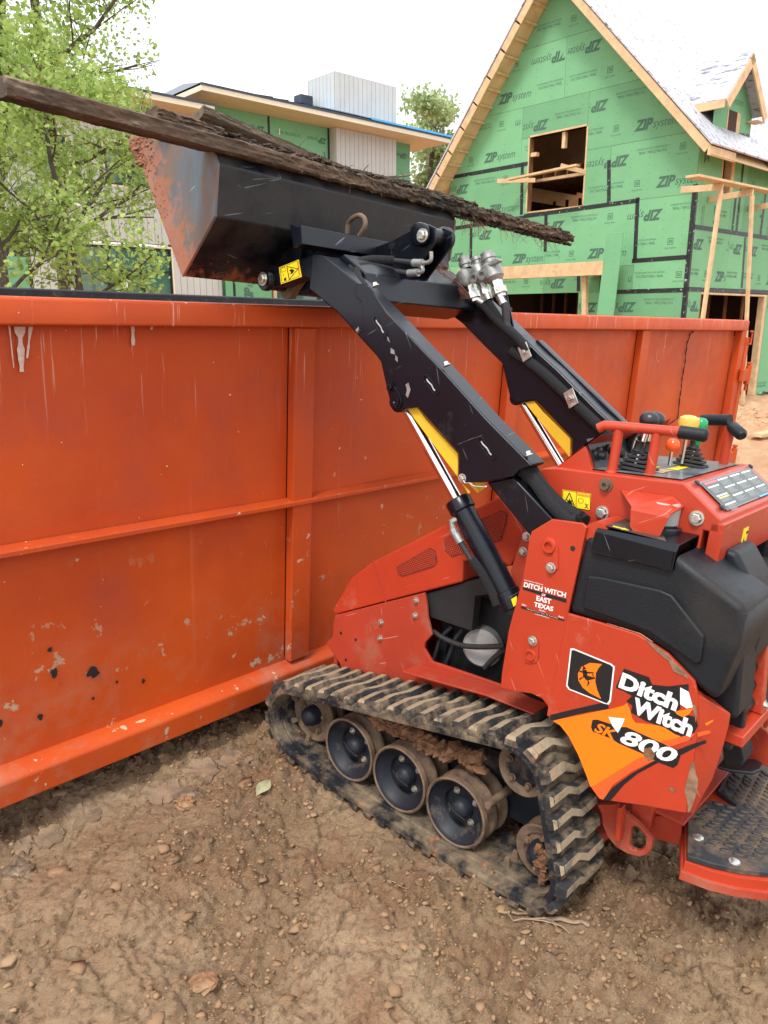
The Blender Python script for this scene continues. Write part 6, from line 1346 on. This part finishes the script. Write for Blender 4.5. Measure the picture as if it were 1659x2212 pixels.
# roof slopes: right slope wrapped in white, left slope thickness and lookouts below
def slope(a0, z0, a1_, z1, y0, y1, t, name, m, par=HS):
    d = Vector((a1_-a0, z1-z0)).normalized(); n_ = Vector((-d.y, d.x)); n_ = n_ if n_.y > 0 else -n_
    q = [Vector((a0, z0)), Vector((a1_, z1)), Vector((a1_, z1))+n_*t, Vector((a0, z0))+n_*t]
    return hp(name, MB().prism([(-p.x, p.y) for p in q], y0, y1, 1), m, par)
slope(-.47, 4.56, PK[0], PK[1]+.12, -.52, 9, .03, 'roof_wrap', M_roofw)
slope(6.78, 4.44, PK[0], PK[1]+.12, -.52, 9, .03, 'roof_wrap', M_roofw)
slope(-.44, 4.40, PK[0], PK[1]-.08, -.455, 9, .02, 'roof_deck', M_wood2); slope(6.70, 4.30, PK[0], PK[1]-.08, -.455, 9, .02, 'roof_deck', M_wood2)
for k in range(14):
    t = (k+.5)/14; a = 6.6+(PK[0]-6.6)*t; z = 4.42+(PK[1]-.1-4.42)*t
    hp('lookout', MB().box((-a-.02, -.45, z-.05), (-a+.02, -.013, z)), M_wood)
hp('eave_fascia', MB().box((.43, -.50, 4.37), (.47, 9, 4.56)), M_wood, bevel=.003) if False else None
# right-hand wall
RP_ = [(0,.93,3.26,4.70),(.93,1.50,3.26,3.93),(1.50,2.10,3.26,5.0),(2.10,3.05,3.26,4.6),(3.05,4.3,3.26,4.6),(0,1.60,2.10,3.26),(1.60,2.33,2.10,3.26),(2.33,4.6,2.10,3.26),(0,.60,-.3,2.10),(3.78,6.2,-.3,2.10),(4.3,8.5,3.26,4.6),(4.6,8.5,2.10,3.26),(6.2,8.5,-.3,2.1)]
for i, (b0, b1_, z0, z1) in enumerate(RP_):
    g_ = .003; pn_ = hp('sheathing_panel', MB().box((0, b0+g_, z0+g_), (.012, b1_-g_, z1-g_)), M_zip)
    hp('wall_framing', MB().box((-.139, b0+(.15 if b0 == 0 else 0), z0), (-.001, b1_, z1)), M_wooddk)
    if i in (0, 2, 3, 4):   # upright sheets: marks run up the wall
        o_ = panel_print(z0, z1, b0, b0+1.2, i+3); emit(o_, (z0+.01, z1-.01, b0+.01, b1_-.01), [], lambda u, v: (.0135, v, u) if True else 0, 'panel_print', pn_)
    elif b0 < 5: emit(panel_print(b0, b1_, z0, z1, i+3), (b0+.01, b1_-.01, z0+.01, z1-.01), [], lambda u, v: (.0135, u, v), 'panel_print', pn_)
def tape_r(b0, z0, b1_, z1, w_=.085):
    d = Vector((b1_-b0, z1-z0)).normalized(); n_ = Vector((-d.y, d.x))*w_/2
    hp('seam_tape', MB().prism([(b0+n_.x, z0+n_.y), (b1_+n_.x, z1+n_.y), (b1_-n_.x, z1-n_.y), (b0-n_.x, z0-n_.y)], .0145, .0165, 0), M_tape)
for t in ((.0,2.105,8,2.14),(.0,3.25,8,3.27),(.02,4.0,.02,.2),(1.66,3.93,1.66,3.30),(1.83,4.9,1.86,3.30),(3.05,4.2,3.04,3.30),(2.30,3.2,2.40,2.18),(1.46,5.05,1.95,5.10)): tape_r(*t)
hp('window_jamb', MB().box((-.12,.935,3.95),(.02,.975,5.44)), M_wood, bevel=.003); hp('window_jamb', MB().box((-.13,1.34,3.95),(.022,1.48,5.44)), M_wood, bevel=.003)
hp('door_header', MB().box((-.12,.60,2.02),(.015,3.76,2.06)), M_wood); hp('door_jamb', MB().box((-.12,3.62,-.2),(.016,3.76,2.02)), M_wood, bevel=.003)
hp('door_jamb', MB().box((-.12,.585,-.2),(.016,.62,2.02)), M_wooddk)
# main eave beside the dormer, dormer gable with its own rakes
def quadp(name, pts, m, t=.03, par=HS):
    b = MB().add(pts, [tuple(range(len(pts)))]); o = hp(name, b, m, par); s_ = o.modifiers.new('thickness', 'SOLIDIFY'); s_.thickness = t; s_.offset = 0; return o
ez = 4.42
hp('eave_fascia', MB().box((.40, -.50, ez-.03), (.44, .55, ez+.13)), M_wood, bevel=.003)
hp('eave_fascia', MB().box((.40, 2.15, ez-.03), (.44, 9, ez+.13)), M_wood, bevel=.003)
dy = 1.20; dz = 6.42; dw = .90; de = 5.46
quadp('dormer_roof', [(.27,dy,dz),(.27,dy-dw,de),(-1.4,dy-dw,de),(-1.4,dy,dz)], M_roofw); quadp('dormer_roof', [(.27,dy,dz),(-1.4,dy,dz),(-1.4,dy+dw,de),(.27,dy+dw,de)], M_roofw)
for sg in (-1, 1):
    p, q = Vector((.25, dy, dz-.02)), Vector((.25, dy+sg*dw, de-.02)); d = (q-p).normalized(); n_ = Vector((0, -d.z*1, d.y)); n_ = n_ if n_.z < 0 else -n_
    hp('dormer_rake', MB().add([p, q, q+n_*.17, p+n_*.17, *(x_+Vector((.035,0,0)) for x_ in (p, q, q+n_*.17, p+n_*.17))], [(0,1,2,3),(4,7,6,5),(0,4,5,1),(1,5,6,2),(2,6,7,3),(3,7,4,0)]), M_wood, bevel=.003)
hp('dormer_fascia', MB().box((-.9, dy-dw-.03, de-.14), (.25, dy-dw+.01, de+.0)), M_wood, bevel=.003)
hp('dormer_soffit', MB().box((.03, dy+dw-.35, de-.14), (.25, dy+dw, de-.12)), M_wood)
hp('sheathing_panel', MB().prism([(dy-.80,5.0),(dy-.80,de+.02),(dy,dz-.12),(dy+.80,de+.02),(dy+.80,5.0)], .0, .012, 0), M_zip)
vs_, fs_ = logo(None, dy-.45, 5.52, .8); b = MB(); b.v = [(.0135, u, v) for u, v in vs_]; b.f = fs_; hp('panel_print', b, M_ink2, fix=False, kind='stuff')
hp('dormer_opening', MB().box((.0125, .96, 5.0), (.0150, 1.34, 5.44)), M_in)
quadp('eave_wrap', [(.46,-.52,4.60),(.46,.45,4.60),(-.05,.60,5.12),(-.05,-.52,5.12)], M_roofw, .01)
# rooms behind the openings: stud walls, joists and a patch of daylight
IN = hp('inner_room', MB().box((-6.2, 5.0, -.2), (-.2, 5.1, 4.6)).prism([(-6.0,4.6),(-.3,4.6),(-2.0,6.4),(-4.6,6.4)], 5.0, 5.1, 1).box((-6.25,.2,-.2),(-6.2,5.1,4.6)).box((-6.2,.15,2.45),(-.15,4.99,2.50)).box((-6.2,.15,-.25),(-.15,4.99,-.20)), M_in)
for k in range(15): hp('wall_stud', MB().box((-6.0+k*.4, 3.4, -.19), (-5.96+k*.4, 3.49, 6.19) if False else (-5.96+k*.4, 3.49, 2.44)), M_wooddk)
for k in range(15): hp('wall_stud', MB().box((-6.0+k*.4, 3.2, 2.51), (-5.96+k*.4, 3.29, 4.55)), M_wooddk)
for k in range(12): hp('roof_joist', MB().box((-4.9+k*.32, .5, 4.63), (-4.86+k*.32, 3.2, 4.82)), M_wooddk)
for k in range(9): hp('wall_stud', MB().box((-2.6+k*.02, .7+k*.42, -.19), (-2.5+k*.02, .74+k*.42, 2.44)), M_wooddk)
hp('top_plate', MB().box((-4.95,.45,4.56),(-1.2,.55,4.62)), M_wood)
hp('inner_brace', MB().box((-3.30,.1,5.08),(-3.22,.2,5.40)).box((-3.95,.05,5.02),(-3.80,.12,5.10)) if False else MB().box((-3.13,.03,5.08),(-3.05,.12,5.40)), M_wood); hp('inner_brace', MB().box((-3.94,.02,5.02),(-3.78,.12,5.10)), M_wood)
# framed gap at the back of the ground floor showing trees outside
hp('back_window', MB().box((-5.3,4.985,.4),(-4.2,4.998,1.9)), M_leaf2) if False else None
# header beam and post over the wide opening, guard rails at the window, leaning sheet, scaffold
def TH(name, label, cat, b, m, grp=None, bevel=.003):
    o = obj(name, b, m, None, bevel, label=label, category=cat); o.matrix_world = HMx
    if grp: o['group'] = grp
    return o
hp('header_beam', MB().box((-5.55,-.54,2.41),(-1.56,-.42,2.68)), M_wood, bevel=.004); hp('beam_return', MB().box((-2.1,-.419,2.42),(-1.57,-.013,2.67)), M_wood, bevel=.004)
hp('beam_post', MB().beam((-2.12,-.30,2.41),(-1.95,-.28,-.2),.10,.10,up=(0,1,0)), M_wood)
gr_ = [(4.075,4.508),(2.322,4.559)]; 
hp('guard_rail', MB().beam((-gr_[0][0],-.55,gr_[0][1]),(-gr_[1][0],-.50,gr_[1][1]+.02),.12,.04), M_wood, bevel=.003)
hp('guard_arm', MB().box((-4.40,-.55,4.44),(-3.72+0,-.51,4.54)) if False else MB().beam((-4.42,-.52,4.52),(-3.78,.02,4.52),.04,.09), M_wood, bevel=.003); hp('guard_arm', MB().beam((-2.74,-.50,4.62),(-2.42,.10,4.50),.04,.09), M_wood, bevel=.003)
lb = TH('leaning_sheet', 'narrow green printed sheathing strip leaning upright against the gable wall', 'sheet', MB().add([(-1.58,-.45,3.22),(-1.20,-.45,3.20),(-1.16,-.80,-.1),(-1.56,-.80,-.1),(-1.58,-.43,3.22),(-1.20,-.43,3.20),(-1.16,-.78,-.1),(-1.56,-.78,-.1)], [(0,1,2,3),(4,7,6,5),(0,4,5,1),(1,5,6,2),(2,6,7,3),(3,7,4,0)]), M_zip)
vs_, fs_ = logo(None, 0, 0, 1.0); b = MB(); b.v = [(-1.52+v*1.25, -.456-.35*(3.1-(3.0-u))/3.3*1.0-.004, 3.0-u) for u, v in vs_]+[(-1.50+v*1.25, -.456-.35*(3.1-(1.75-u))/3.3-.004, 1.75-u) for u, v in vs_]; b.f = fs_+[tuple(i+len(vs_) for i in f) for f in fs_]
obj('panel_print', b, M_ink2, lb, fix=False, kind='stuff')
sc_ = thing('wooden_scaffold', 'makeshift lumber scaffold of plank, arms and props along the right wall of the green house', 'scaffold', HMx)
def sp(n_, b): obj(n_, b, M_wood, sc_, .003)
sp('scaffold_plank', MB().beam((.75,-1.65,3.87),(.75,2.4,3.95),.24,.04)); 
sp('scaffold_arm', MB().box((-.0+.02,-.62,3.74),(.95,-.58,3.84)) if False else MB().beam((.80,-.60,3.80),(.02,-.60,3.84),.04,.11)); sp('scaffold_arm', MB().beam((.86,.50,3.82),(.02,.50,3.78),.04,.11))
sp('scaffold_prop', MB().beam((.80,-.66,3.74),(.80,-1.02,-.1),.10,.045,up=(1,0,0))); sp('scaffold_prop', MB().beam((.85,.50,3.76),(.85,1.14,-.15),.10,.045,up=(1,0,0)))
sp('scaffold_arm', MB().beam((.6,2.28,3.80),(.02,2.28,3.76),.04,.11))
# boards at the foot of the wall
bx = [(5.785,0.151),(5.941,0.226),(5.951,0.144),(6.273,0.106),(5.89,0.278),(6.256,0.241)]
def grd(x, y): return gh(x, y)
def lumber(label, p0, p1, w_, h_, zz=.03):
    o = obj('lumber_board', MB().beam((p0[0],p0[1],gh(*p0)+zz),(p1[0],p1[1],gh(*p1)+zz),w_,h_), M_wood, None, .003, label=label, category='board'); return o
lumber('short pale board lying on clay just past the far end of the dumpster', (5.35,10.9), (6.6,12.1), .15, .05, .08)
lumber('long pale board on edge lying along the foot of the green house', (6.4,11.9), (9.6,13.6), .09, .09, .05)
lumber('straight pale board further back at the door sill of the green house', (6.9,13.4), (10.2,16.2), .1, .12, .10)
lumber('upright pale stud standing beside the far end of the dumpster', (6.05,12.0), (6.06,12.02), .1, .05) if False else None
o = obj('wood_stake', MB().box((-.05,-.02,-.2),(.05,.02,1.25)), M_wood, None, .003, label='pale wooden stake standing in clay behind the dumpster door hinges', category='stake'); o.location = (6.75,12.5,gh(6.75,12.5)); o.rotation_euler = (0,0,.4)
o = obj('plastic_sheet', big := None, None) if False else None
b = MB(); n = 14
for j in range(6):
    for i in range(n): b.v.append((i*.12, j*.07, .03*math.sin(i*1.9+j)+.05*math.sin(i*.8)+(.12-.02*j)))
b.f = [(j*n+i, j*n+i+1, (j+1)*n+i+1, (j+1)*n+i) for j in range(5) for i in range(n-1)]
o = obj('plastic_sheet', b, mat('grey_plastic_film', (.45,.47,.52), .3, var=.2), None, smooth=True, label='crumpled grey plastic sheeting at the foot of the green house wall', category='plastic sheet'); o.matrix_world = HMx @ Matrix.Translation((.10,3.85,-.28)) @ Matrix.Rotation(R(90),4,'Z')
# ---------------------------------------------------------------- pale two-storey house behind the left trees
KM = frame((-8.46288047, 20, 0), GB, GA, (0, 0, 1))
KH = thing('board_sided_house', 'two-storey house with pale vertical siding, pine soffits, dark roof and blue wrap behind the trees', 'house', KM)
def kp(name, b, m, par=KH, bevel=0, **k): return obj(name, b, m, par, bevel, **k)
def boards(x0, x1, y, z0, z1, step=.20, holes=(), dirn=0, nm='siding_board'):
    x = x0
    while x < x1-.01:
        xe = min(x+step, x1); segs = [(z0, z1)]
        for (ha, hb, hc, hd) in holes:
            if ha < (x+xe)/2 < hb:
                segs = [s_ for a, c in segs for s_ in ((a, min(c, hc)), (max(a, hd), c)) if s_[1]-s_[0] > .02]
        for a, c in segs:
            bb_ = MB().box((x+.006, y-.02, a), (xe-.006, y, c)) if dirn == 0 else MB().box((y-.02, x+.006, a), (y, xe-.006, c))
            kp(nm, bb_, M_siding)
        x = xe
H1 = [(.10,.84,4.82,5.95),(1.70,3.1,4.85,5.98),(.70,3.48,.0,3.44)]
boards(-5.2, 5.0, 0, 3.5, 6.97, holes=H1); boards(-.33, .70, 0, -.2, 3.5); boards(3.48, 5.0, 0, -.2, 3.5); 
kp('wall_body', MB().box((-5.2,.001,-.3),(.10,.3,6.97)).box((.84,.001,3.5),(1.70,.3,6.97)).box((.10,.001,3.5),(.84,.3,4.82)).box((.10,.001,5.95),(.84,.3,6.97)).box((1.7,.001,3.5),(3.1,.3,4.85)).box((1.7,.001,5.98),(3.1,.3,6.97)).box((3.1,.001,3.5),(5,.3,6.97)).box((3.48,.001,-.3),(5,.3,3.5)).box((.1,.001,-.3),(.7,.3,3.5)), M_frame, kind='stuff')
kp('sheathing_panel', MB().box((-5.2,-.018,-.3),(-.36,0,3.0)), M_zip); kp('seam_tape', MB().box((-.42,-.022,-.3),(-.34,-.019,3.3)), M_tape)
def win(x0, x1, z0, z1, mull=(), rails=(), y=0, trim=.05):
    f_ = kp('window', MB().box((x0,y+.05,z0),(x1,y+.055,z1)), M_glass)
    for q in ((x0-trim,x0,z0-trim,z1+trim),(x1,x1+trim,z0-trim,z1+trim),(x0,x1,z1,z1+trim),(x0,x1,z0-trim,z0)): kp('window_trim', MB().box((q[0],y-.03,q[2]),(q[1],y+.04,q[3])), M_trim, f_)
    for q in ((x0,x0+.05,z0,z1),(x1-.05,x1,z0,z1),(x0+.05,x1-.05,z1-.05,z1),(x0+.05,x1-.05,z0,z0+.05)): kp('window_frame', MB().box((q[0],y-.012,q[2]),(q[1],y+.049,q[3])), M_frame, f_)
    for m_ in mull: kp('mullion', MB().box((m_-.045,y-.010,z0+.05),(m_+.045,y+.048,z1-.05)), M_frame, f_)
    for r_ in rails: kp('glazing_bar', MB().box((x0+.05,y-.006,r_-.02),(x1-.05,y+.047,r_+.02)), M_frame, f_)
    return f_
win(.15,.79,4.87,5.90, rails=(5.42,)); win(1.75,3.05,4.90,5.93, mull=(2.42,), rails=(5.42,)); wg = win(.75,3.44,.1,3.39, mull=(1.65,2.56), rails=(2.78,))
kp('paper_notice', MB().box((2.0,.044,2.32),(2.14,.048,2.52)), M_white, wg); kp('paper_notice', MB().box((1.46,.044,2.55),(1.54,.048,2.68)), M_white, wg)
kp('awning', MB().box((-.5,-.8,4.20),(.72,0,4.26)), M_white, bevel=.005); kp('awning_frame', MB().box((-.5,-.8,4.265),(.72,0,4.29)), M_frame)
# roofs: soffit, fascia, sloping top
def hip(x0, x1, yf, yb, ze, zr, inset, m, nm, par=KH, thick=.10):
    kp('soffit', MB().box((x0+.02,yf+.02,ze-.012),(x1-.02,yb,ze-.0)), M_soffit); kp('fascia', MB().box((x0,yf,ze-.02),(x1,yf+.019,ze+.11)), M_trim); kp('drip_edge', MB().box((x0-.02,yf-.02,ze+.111),(x1+.02,yf+.02,ze+.17)), M_metal)
    kp('fascia', MB().box((x1-.019,yf+.02,ze-.02),(x1,yb,ze+.11)), M_trim); kp('fascia', MB().box((x0,yf+.02,ze-.02),(x0+.019,yb,ze+.11)), M_trim)
    ym_ = (yf+yb)/2; z1 = ze+.165
    return kp(nm, MB().add([(x0,yf,z1),(x1,yf,z1),(x1,yb,z1),(x0,yb,z1),(x0+inset,ym_,zr),(x1-inset,ym_,zr)], [(0,1,5,4),(1,2,5),(2,3,4,5),(3,0,4),(0,3,2,1)]), m)
hip(-7, 4.58, -.8, 9, 6.92, 8.0, 4, M_metal, 'roof')
hip(4.45, 14.2, -.4, 9.5, 7.50, 9.00, 2.2, M_metal, 'roof')
for k in range(8): x = 6.75+k*.55; kp('roof_seam', MB().beam((x,-.38,7.685),(x,4.4,7.685+4.78*.2697),.03,.05), M_metal)
kp('roof_wrap', MB().add([(8.6,-.43,7.70),(14.22,-.43,7.70),(12.3,4.3,8.99),(8.6,4.3,8.99)], [(0,1,2,3)]), M_blue); kp('metal_roofing', MB().add([(4.5,-.44,7.715),(10.5,-.44,7.715),(10.5,.15,7.885),(4.6,.15,7.885)], [(0,1,2,3)]), M_metal)
kp('roof_wrap', MB().prism([(10.4,7.72),(10.5,7.665),(14.24,7.655),(14.24,7.72)], -.450,-.440, 1), M_blue); kp('roof_vent', MB().box((9.0,1.3,8.2),(9.5,1.7,8.5)), M_metal, bevel=.03)
for x0, x1 in ((4.99,7.35),(7.35,9.74),(12.42,13.35)):
    pn_ = kp('sheathing_panel', MB().box((x0+.004,.75,-.3),(x1-.004,.764,7.485)), M_zip)
    emit([(0,0,0,0,logo(None, x1-.95, 7.0, .8, True)), (0,0,0,0,smalltext(x0+.3,7.05,'7/16" STRUCTURAL 1 PANEL',.9,.09,True))], (x0+.05,x1-.05,-1,7.43), [], lambda u, v: (u, .748, v), 'panel_print', pn_)
kp('panel_number', MB().box((7.72,.742,7.02),(7.76,.747,7.19)), M_white)
kp('wall_body', MB().box((5.0,.766,-.3),(13.35,1.0,7.48)).box((5.0,.31,-.3),(5.1,.75,7)), M_frame, kind='stuff')
for q in ((7.31,7.39,6.0,7.48),(5.0,9.60,6.22,6.30),(9.62,9.70,5.0,7.48),(12.42,13.35,6.22,6.30)): kp('seam_tape', MB().box((q[0],.743,q[2]),(q[1],.747,q[3])), M_tape)
# chimney chase, below and above the eave
CHM = kp('chimney', MB().box((9.76,.49,-.3),(12.38,1.9,9.09)), M_siding)
x = 9.74
while x < 12.39: xe = min(x+.19, 12.40); kp('chimney_board', MB().box((x+.007,.45,5.5),(xe-.007,.487,7.478)), M_siding, CHM); kp('chimney_board', MB().box((x+.007,.45,7.86),(xe-.007,.487,9.11)), M_siding, CHM); x = xe
y = .49
while y < 1.9: ye = min(y+.19, 1.9); kp('chimney_board', MB().box((9.72,y+.007,5.5),(9.758,ye-.007,9.11)), M_siding, CHM); y = ye
kp('chimney_flashing', MB().box((9.70,.40,7.76),(12.44,.448,7.86)), M_metal, CHM)
# lower right bits seen under the bucket
kp('sheathing_panel', MB().box((5.01,-.2,-.3),(6.6,-.186,3.3)), M_zip); kp('seam_tape', MB().box((5.25,-.206,-.3),(5.33,-.2,3.3)), M_tape)
vs_, fs_ = logo(None, 0, 0, 1.2); b = MB(); b.v = [(6.0-v*1.2, -.204, 1.9+u) for u, v in vs_]; b.f = fs_; kp('panel_print', b, M_ink2, fix=False, kind='stuff')
kp('window', MB().box((6.75,-.15,.3),(8.4,-.14,3.2)), M_glass); 
for x in (6.70,7.2,8.4): kp('window_post', MB().box((x,-.21,-.2),(x+.09,-.1,3.3)), M_wood if x == 7.2 or x == 6.70 else M_frame)
kp('sheathing_panel', MB().box((8.5,-.2,-.3),(11,-.186,3.3)), M_zip)
# ---------------------------------------------------------------- trees
def leaf_mesh(pts, m, name, size, seed, par):
    # lobed leaf outline repeated at every point with a random turn
    r0 = np.random.default_rng(seed); out = np.array([(0,0),(.16,.10),(.12,.26),(.40,.34),(.24,.50),(.34,.78),(.10,.82),(0,1.0),(-.10,.82),(-.34,.78),(-.24,.50),(-.40,.34),(-.12,.26),(-.16,.10)])
    n = len(pts); k = len(out); s_ = size*r0.uniform(.6, 1.25, n)
    q = r0.normal(size=(n, 3)); q[:, 2] = np.abs(q[:, 2])*.9+.25; q /= np.linalg.norm(q, axis=1)[:, None]; t = np.cross(q, r0.normal(size=(n, 3))); t /= np.linalg.norm(t, axis=1)[:, None]; u = np.cross(q, t)
    bend = r0.uniform(-.35, .1, n)
    V_ = pts[:, None, :] + s_[:, None, None]*(out[None, :, :1]*t[:, None, :] + out[None, :, 1:]*u[:, None, :] + (bend[:, None]*out[None, :, 1]**2)[:, :, None]*q[:, None, :])
    me = bpy.data.meshes.new(name); V_ = V_.reshape(-1, 3).astype(np.float32); me.vertices.add(len(V_)); me.vertices.foreach_set('co', V_.ravel())
    me.loops.add(n*k); me.loops.foreach_set('vertex_index', np.arange(n*k, dtype=np.int32)); me.polygons.add(n); me.polygons.foreach_set('loop_start', np.arange(0, n*k, k, dtype=np.int32)); me.update(calc_edges=True)
    return obj(name, me, m, par)
def tree(label, x, y, h, stems, spread, seed, nleaf, lsize=.085, first=.25, lm=None, trunk_r=.15, cat='tree', clus=.16, keep=None):
    rr = random.Random(seed); gz = gh(x, y); T_ = thing('oak_tree', label, cat, loc=(x, y, gz-.1)); b = MB(); tw_ = []; tips = []
    def grow(p, d, L_, r, lev, maxl):
        n = 7 if lev < 2 else 4; pts = [p.copy()]; rs = [r]
        for i in range(n):
            d = (d+Vector((rr.uniform(-1,1), rr.uniform(-1,1), rr.uniform(-.5,.7)))*(.10 if lev == 0 else .26)).normalized(); p = p+d*L_/n
            if keep is not None and lev > 0 and not keep(np.array([[p.x+x, p.y+y, p.z+gz-.1]]))[0]: break
            pts.append(p.copy()); rs.append(r*(1-.62*(i+1)/n))
            if lev < maxl:
                kk = (i/n > first if lev == 0 else i > 0)
                for _ in range(2 if lev == 0 else (2 if lev == 1 else 1)):
                    if kk and rr.random() < (.85 if lev else .95):
                        a = rr.uniform(0, 6.28); side = Vector((math.cos(a), math.sin(a), rr.uniform(-.15, .55))).normalized()
                        nd = (d*.35+side).normalized(); grow(p.copy(), nd, (spread if lev == 0 else L_*.5)*rr.uniform(.6,1.05)*(1-.45*i/n if lev == 0 else 1), rs[-1]*.50, lev+1, maxl)
        if len(pts) < 2: return
        b.tube(pts, rs[:len(pts)], 9 if lev == 0 else (6 if lev == 1 else 4), caps=False)
        if lev >= 2: tips.extend(pts[1:])
        elif lev == 1: tips.extend(pts[4:])
    for sx, sy, lean in stems: grow(Vector((sx, sy, 0)), Vector((lean, 0, 1)).normalized(), h, trunk_r*(1 if sx == stems[0][0] else .7), 0, 3)
    obj('trunk', b, M_bark, T_, smooth=True)
    P = np.array([tuple(t) for t in tips]); r0 = np.random.default_rng(seed); 
    if keep is not None: P = P[keep(P+np.array([x,y,gz-.1]))]
    idx = r0.integers(0, len(P), nleaf); pts = P[idx]+r0.normal(size=(nleaf,3))*clus*np.array([1,1,.75])
    if keep is not None: pts = pts[keep(pts+np.array([x,y,gz-.1]))]
    leaf_mesh(pts, lm or M_leaf, 'crown', lsize, seed+1, T_)
    return T_
dh = lambda px, Y_: (px-829.5)/1650*Y_
# keep foliage out of the gap of bright sky right of the trees
def kl(P):
    F_ = P[:,1]*math.cos(R(14.4))-(P[:,2]-1.6)*math.sin(R(14.4)); el = (P[:,2]-1.6)/P[:,1]
    # crown silhouettes end where open sky and the raised bucket begin
    ul = 338+34*np.clip((.2-el)/.06, 0, 1)+9*np.sin(el*45)+6*np.sin(el*130+1)
    return P[:,0] < (ul-829.5)/1650*(.9686-.2487*el)*P[:,1]
tree('forked dark-trunked oak at the left edge behind the dumpster', dh(28, 11.5), 11.2, 7.4, [(0,0,.02),(.22,.05,.06)], 2.6, 4, 9500, .075, trunk_r=.17, keep=kl, clus=.13)
tree('slim dark-trunked oak in front of the tall glass doors', dh(193, 13.5), 13.1, 8.6, [(0,0,-.02)], 3.2, 9, 14000, .075, first=.12, trunk_r=.11, keep=kl, clus=.15)
tree('low leafy young oak close behind the left end of the dumpster', dh(40, 9.2), 9.0, 3.9, [(0,0,.05)], 1.8, 17, 4500, .07, first=.20, trunk_r=.07, keep=kl, clus=.11)
tree('low spreading oak whose branch tips hang beside the raised bucket', dh(235, 10.2), 9.9, 3.8, [(0,0,-.03)], 2.2, 27, 7500, .072, first=.22, trunk_r=.06, keep=kl, clus=.11)
tree('sparse pale oak rising between the two houses', 1.9, 34, 9.3, [(0,0,.0)], 2.8, 23, 6500, .19, first=.42, lm=M_leaf2, trunk_r=.17, clus=.26)
tree('broad bushy oak standing far beyond the gap between the houses', 3.4, 42, 8.8, [(0,0,.03)], 3.6, 31, 7500, .22, first=.2, lm=M_leaf2, trunk_r=.2, clus=.3)
tree('oak visible through the framed opening of the green house', 17, 27, 6, [(0,0,0)], 2.6, 41, 7000, .16, first=.1, lm=M_leaf, trunk_r=.15, clus=.3)
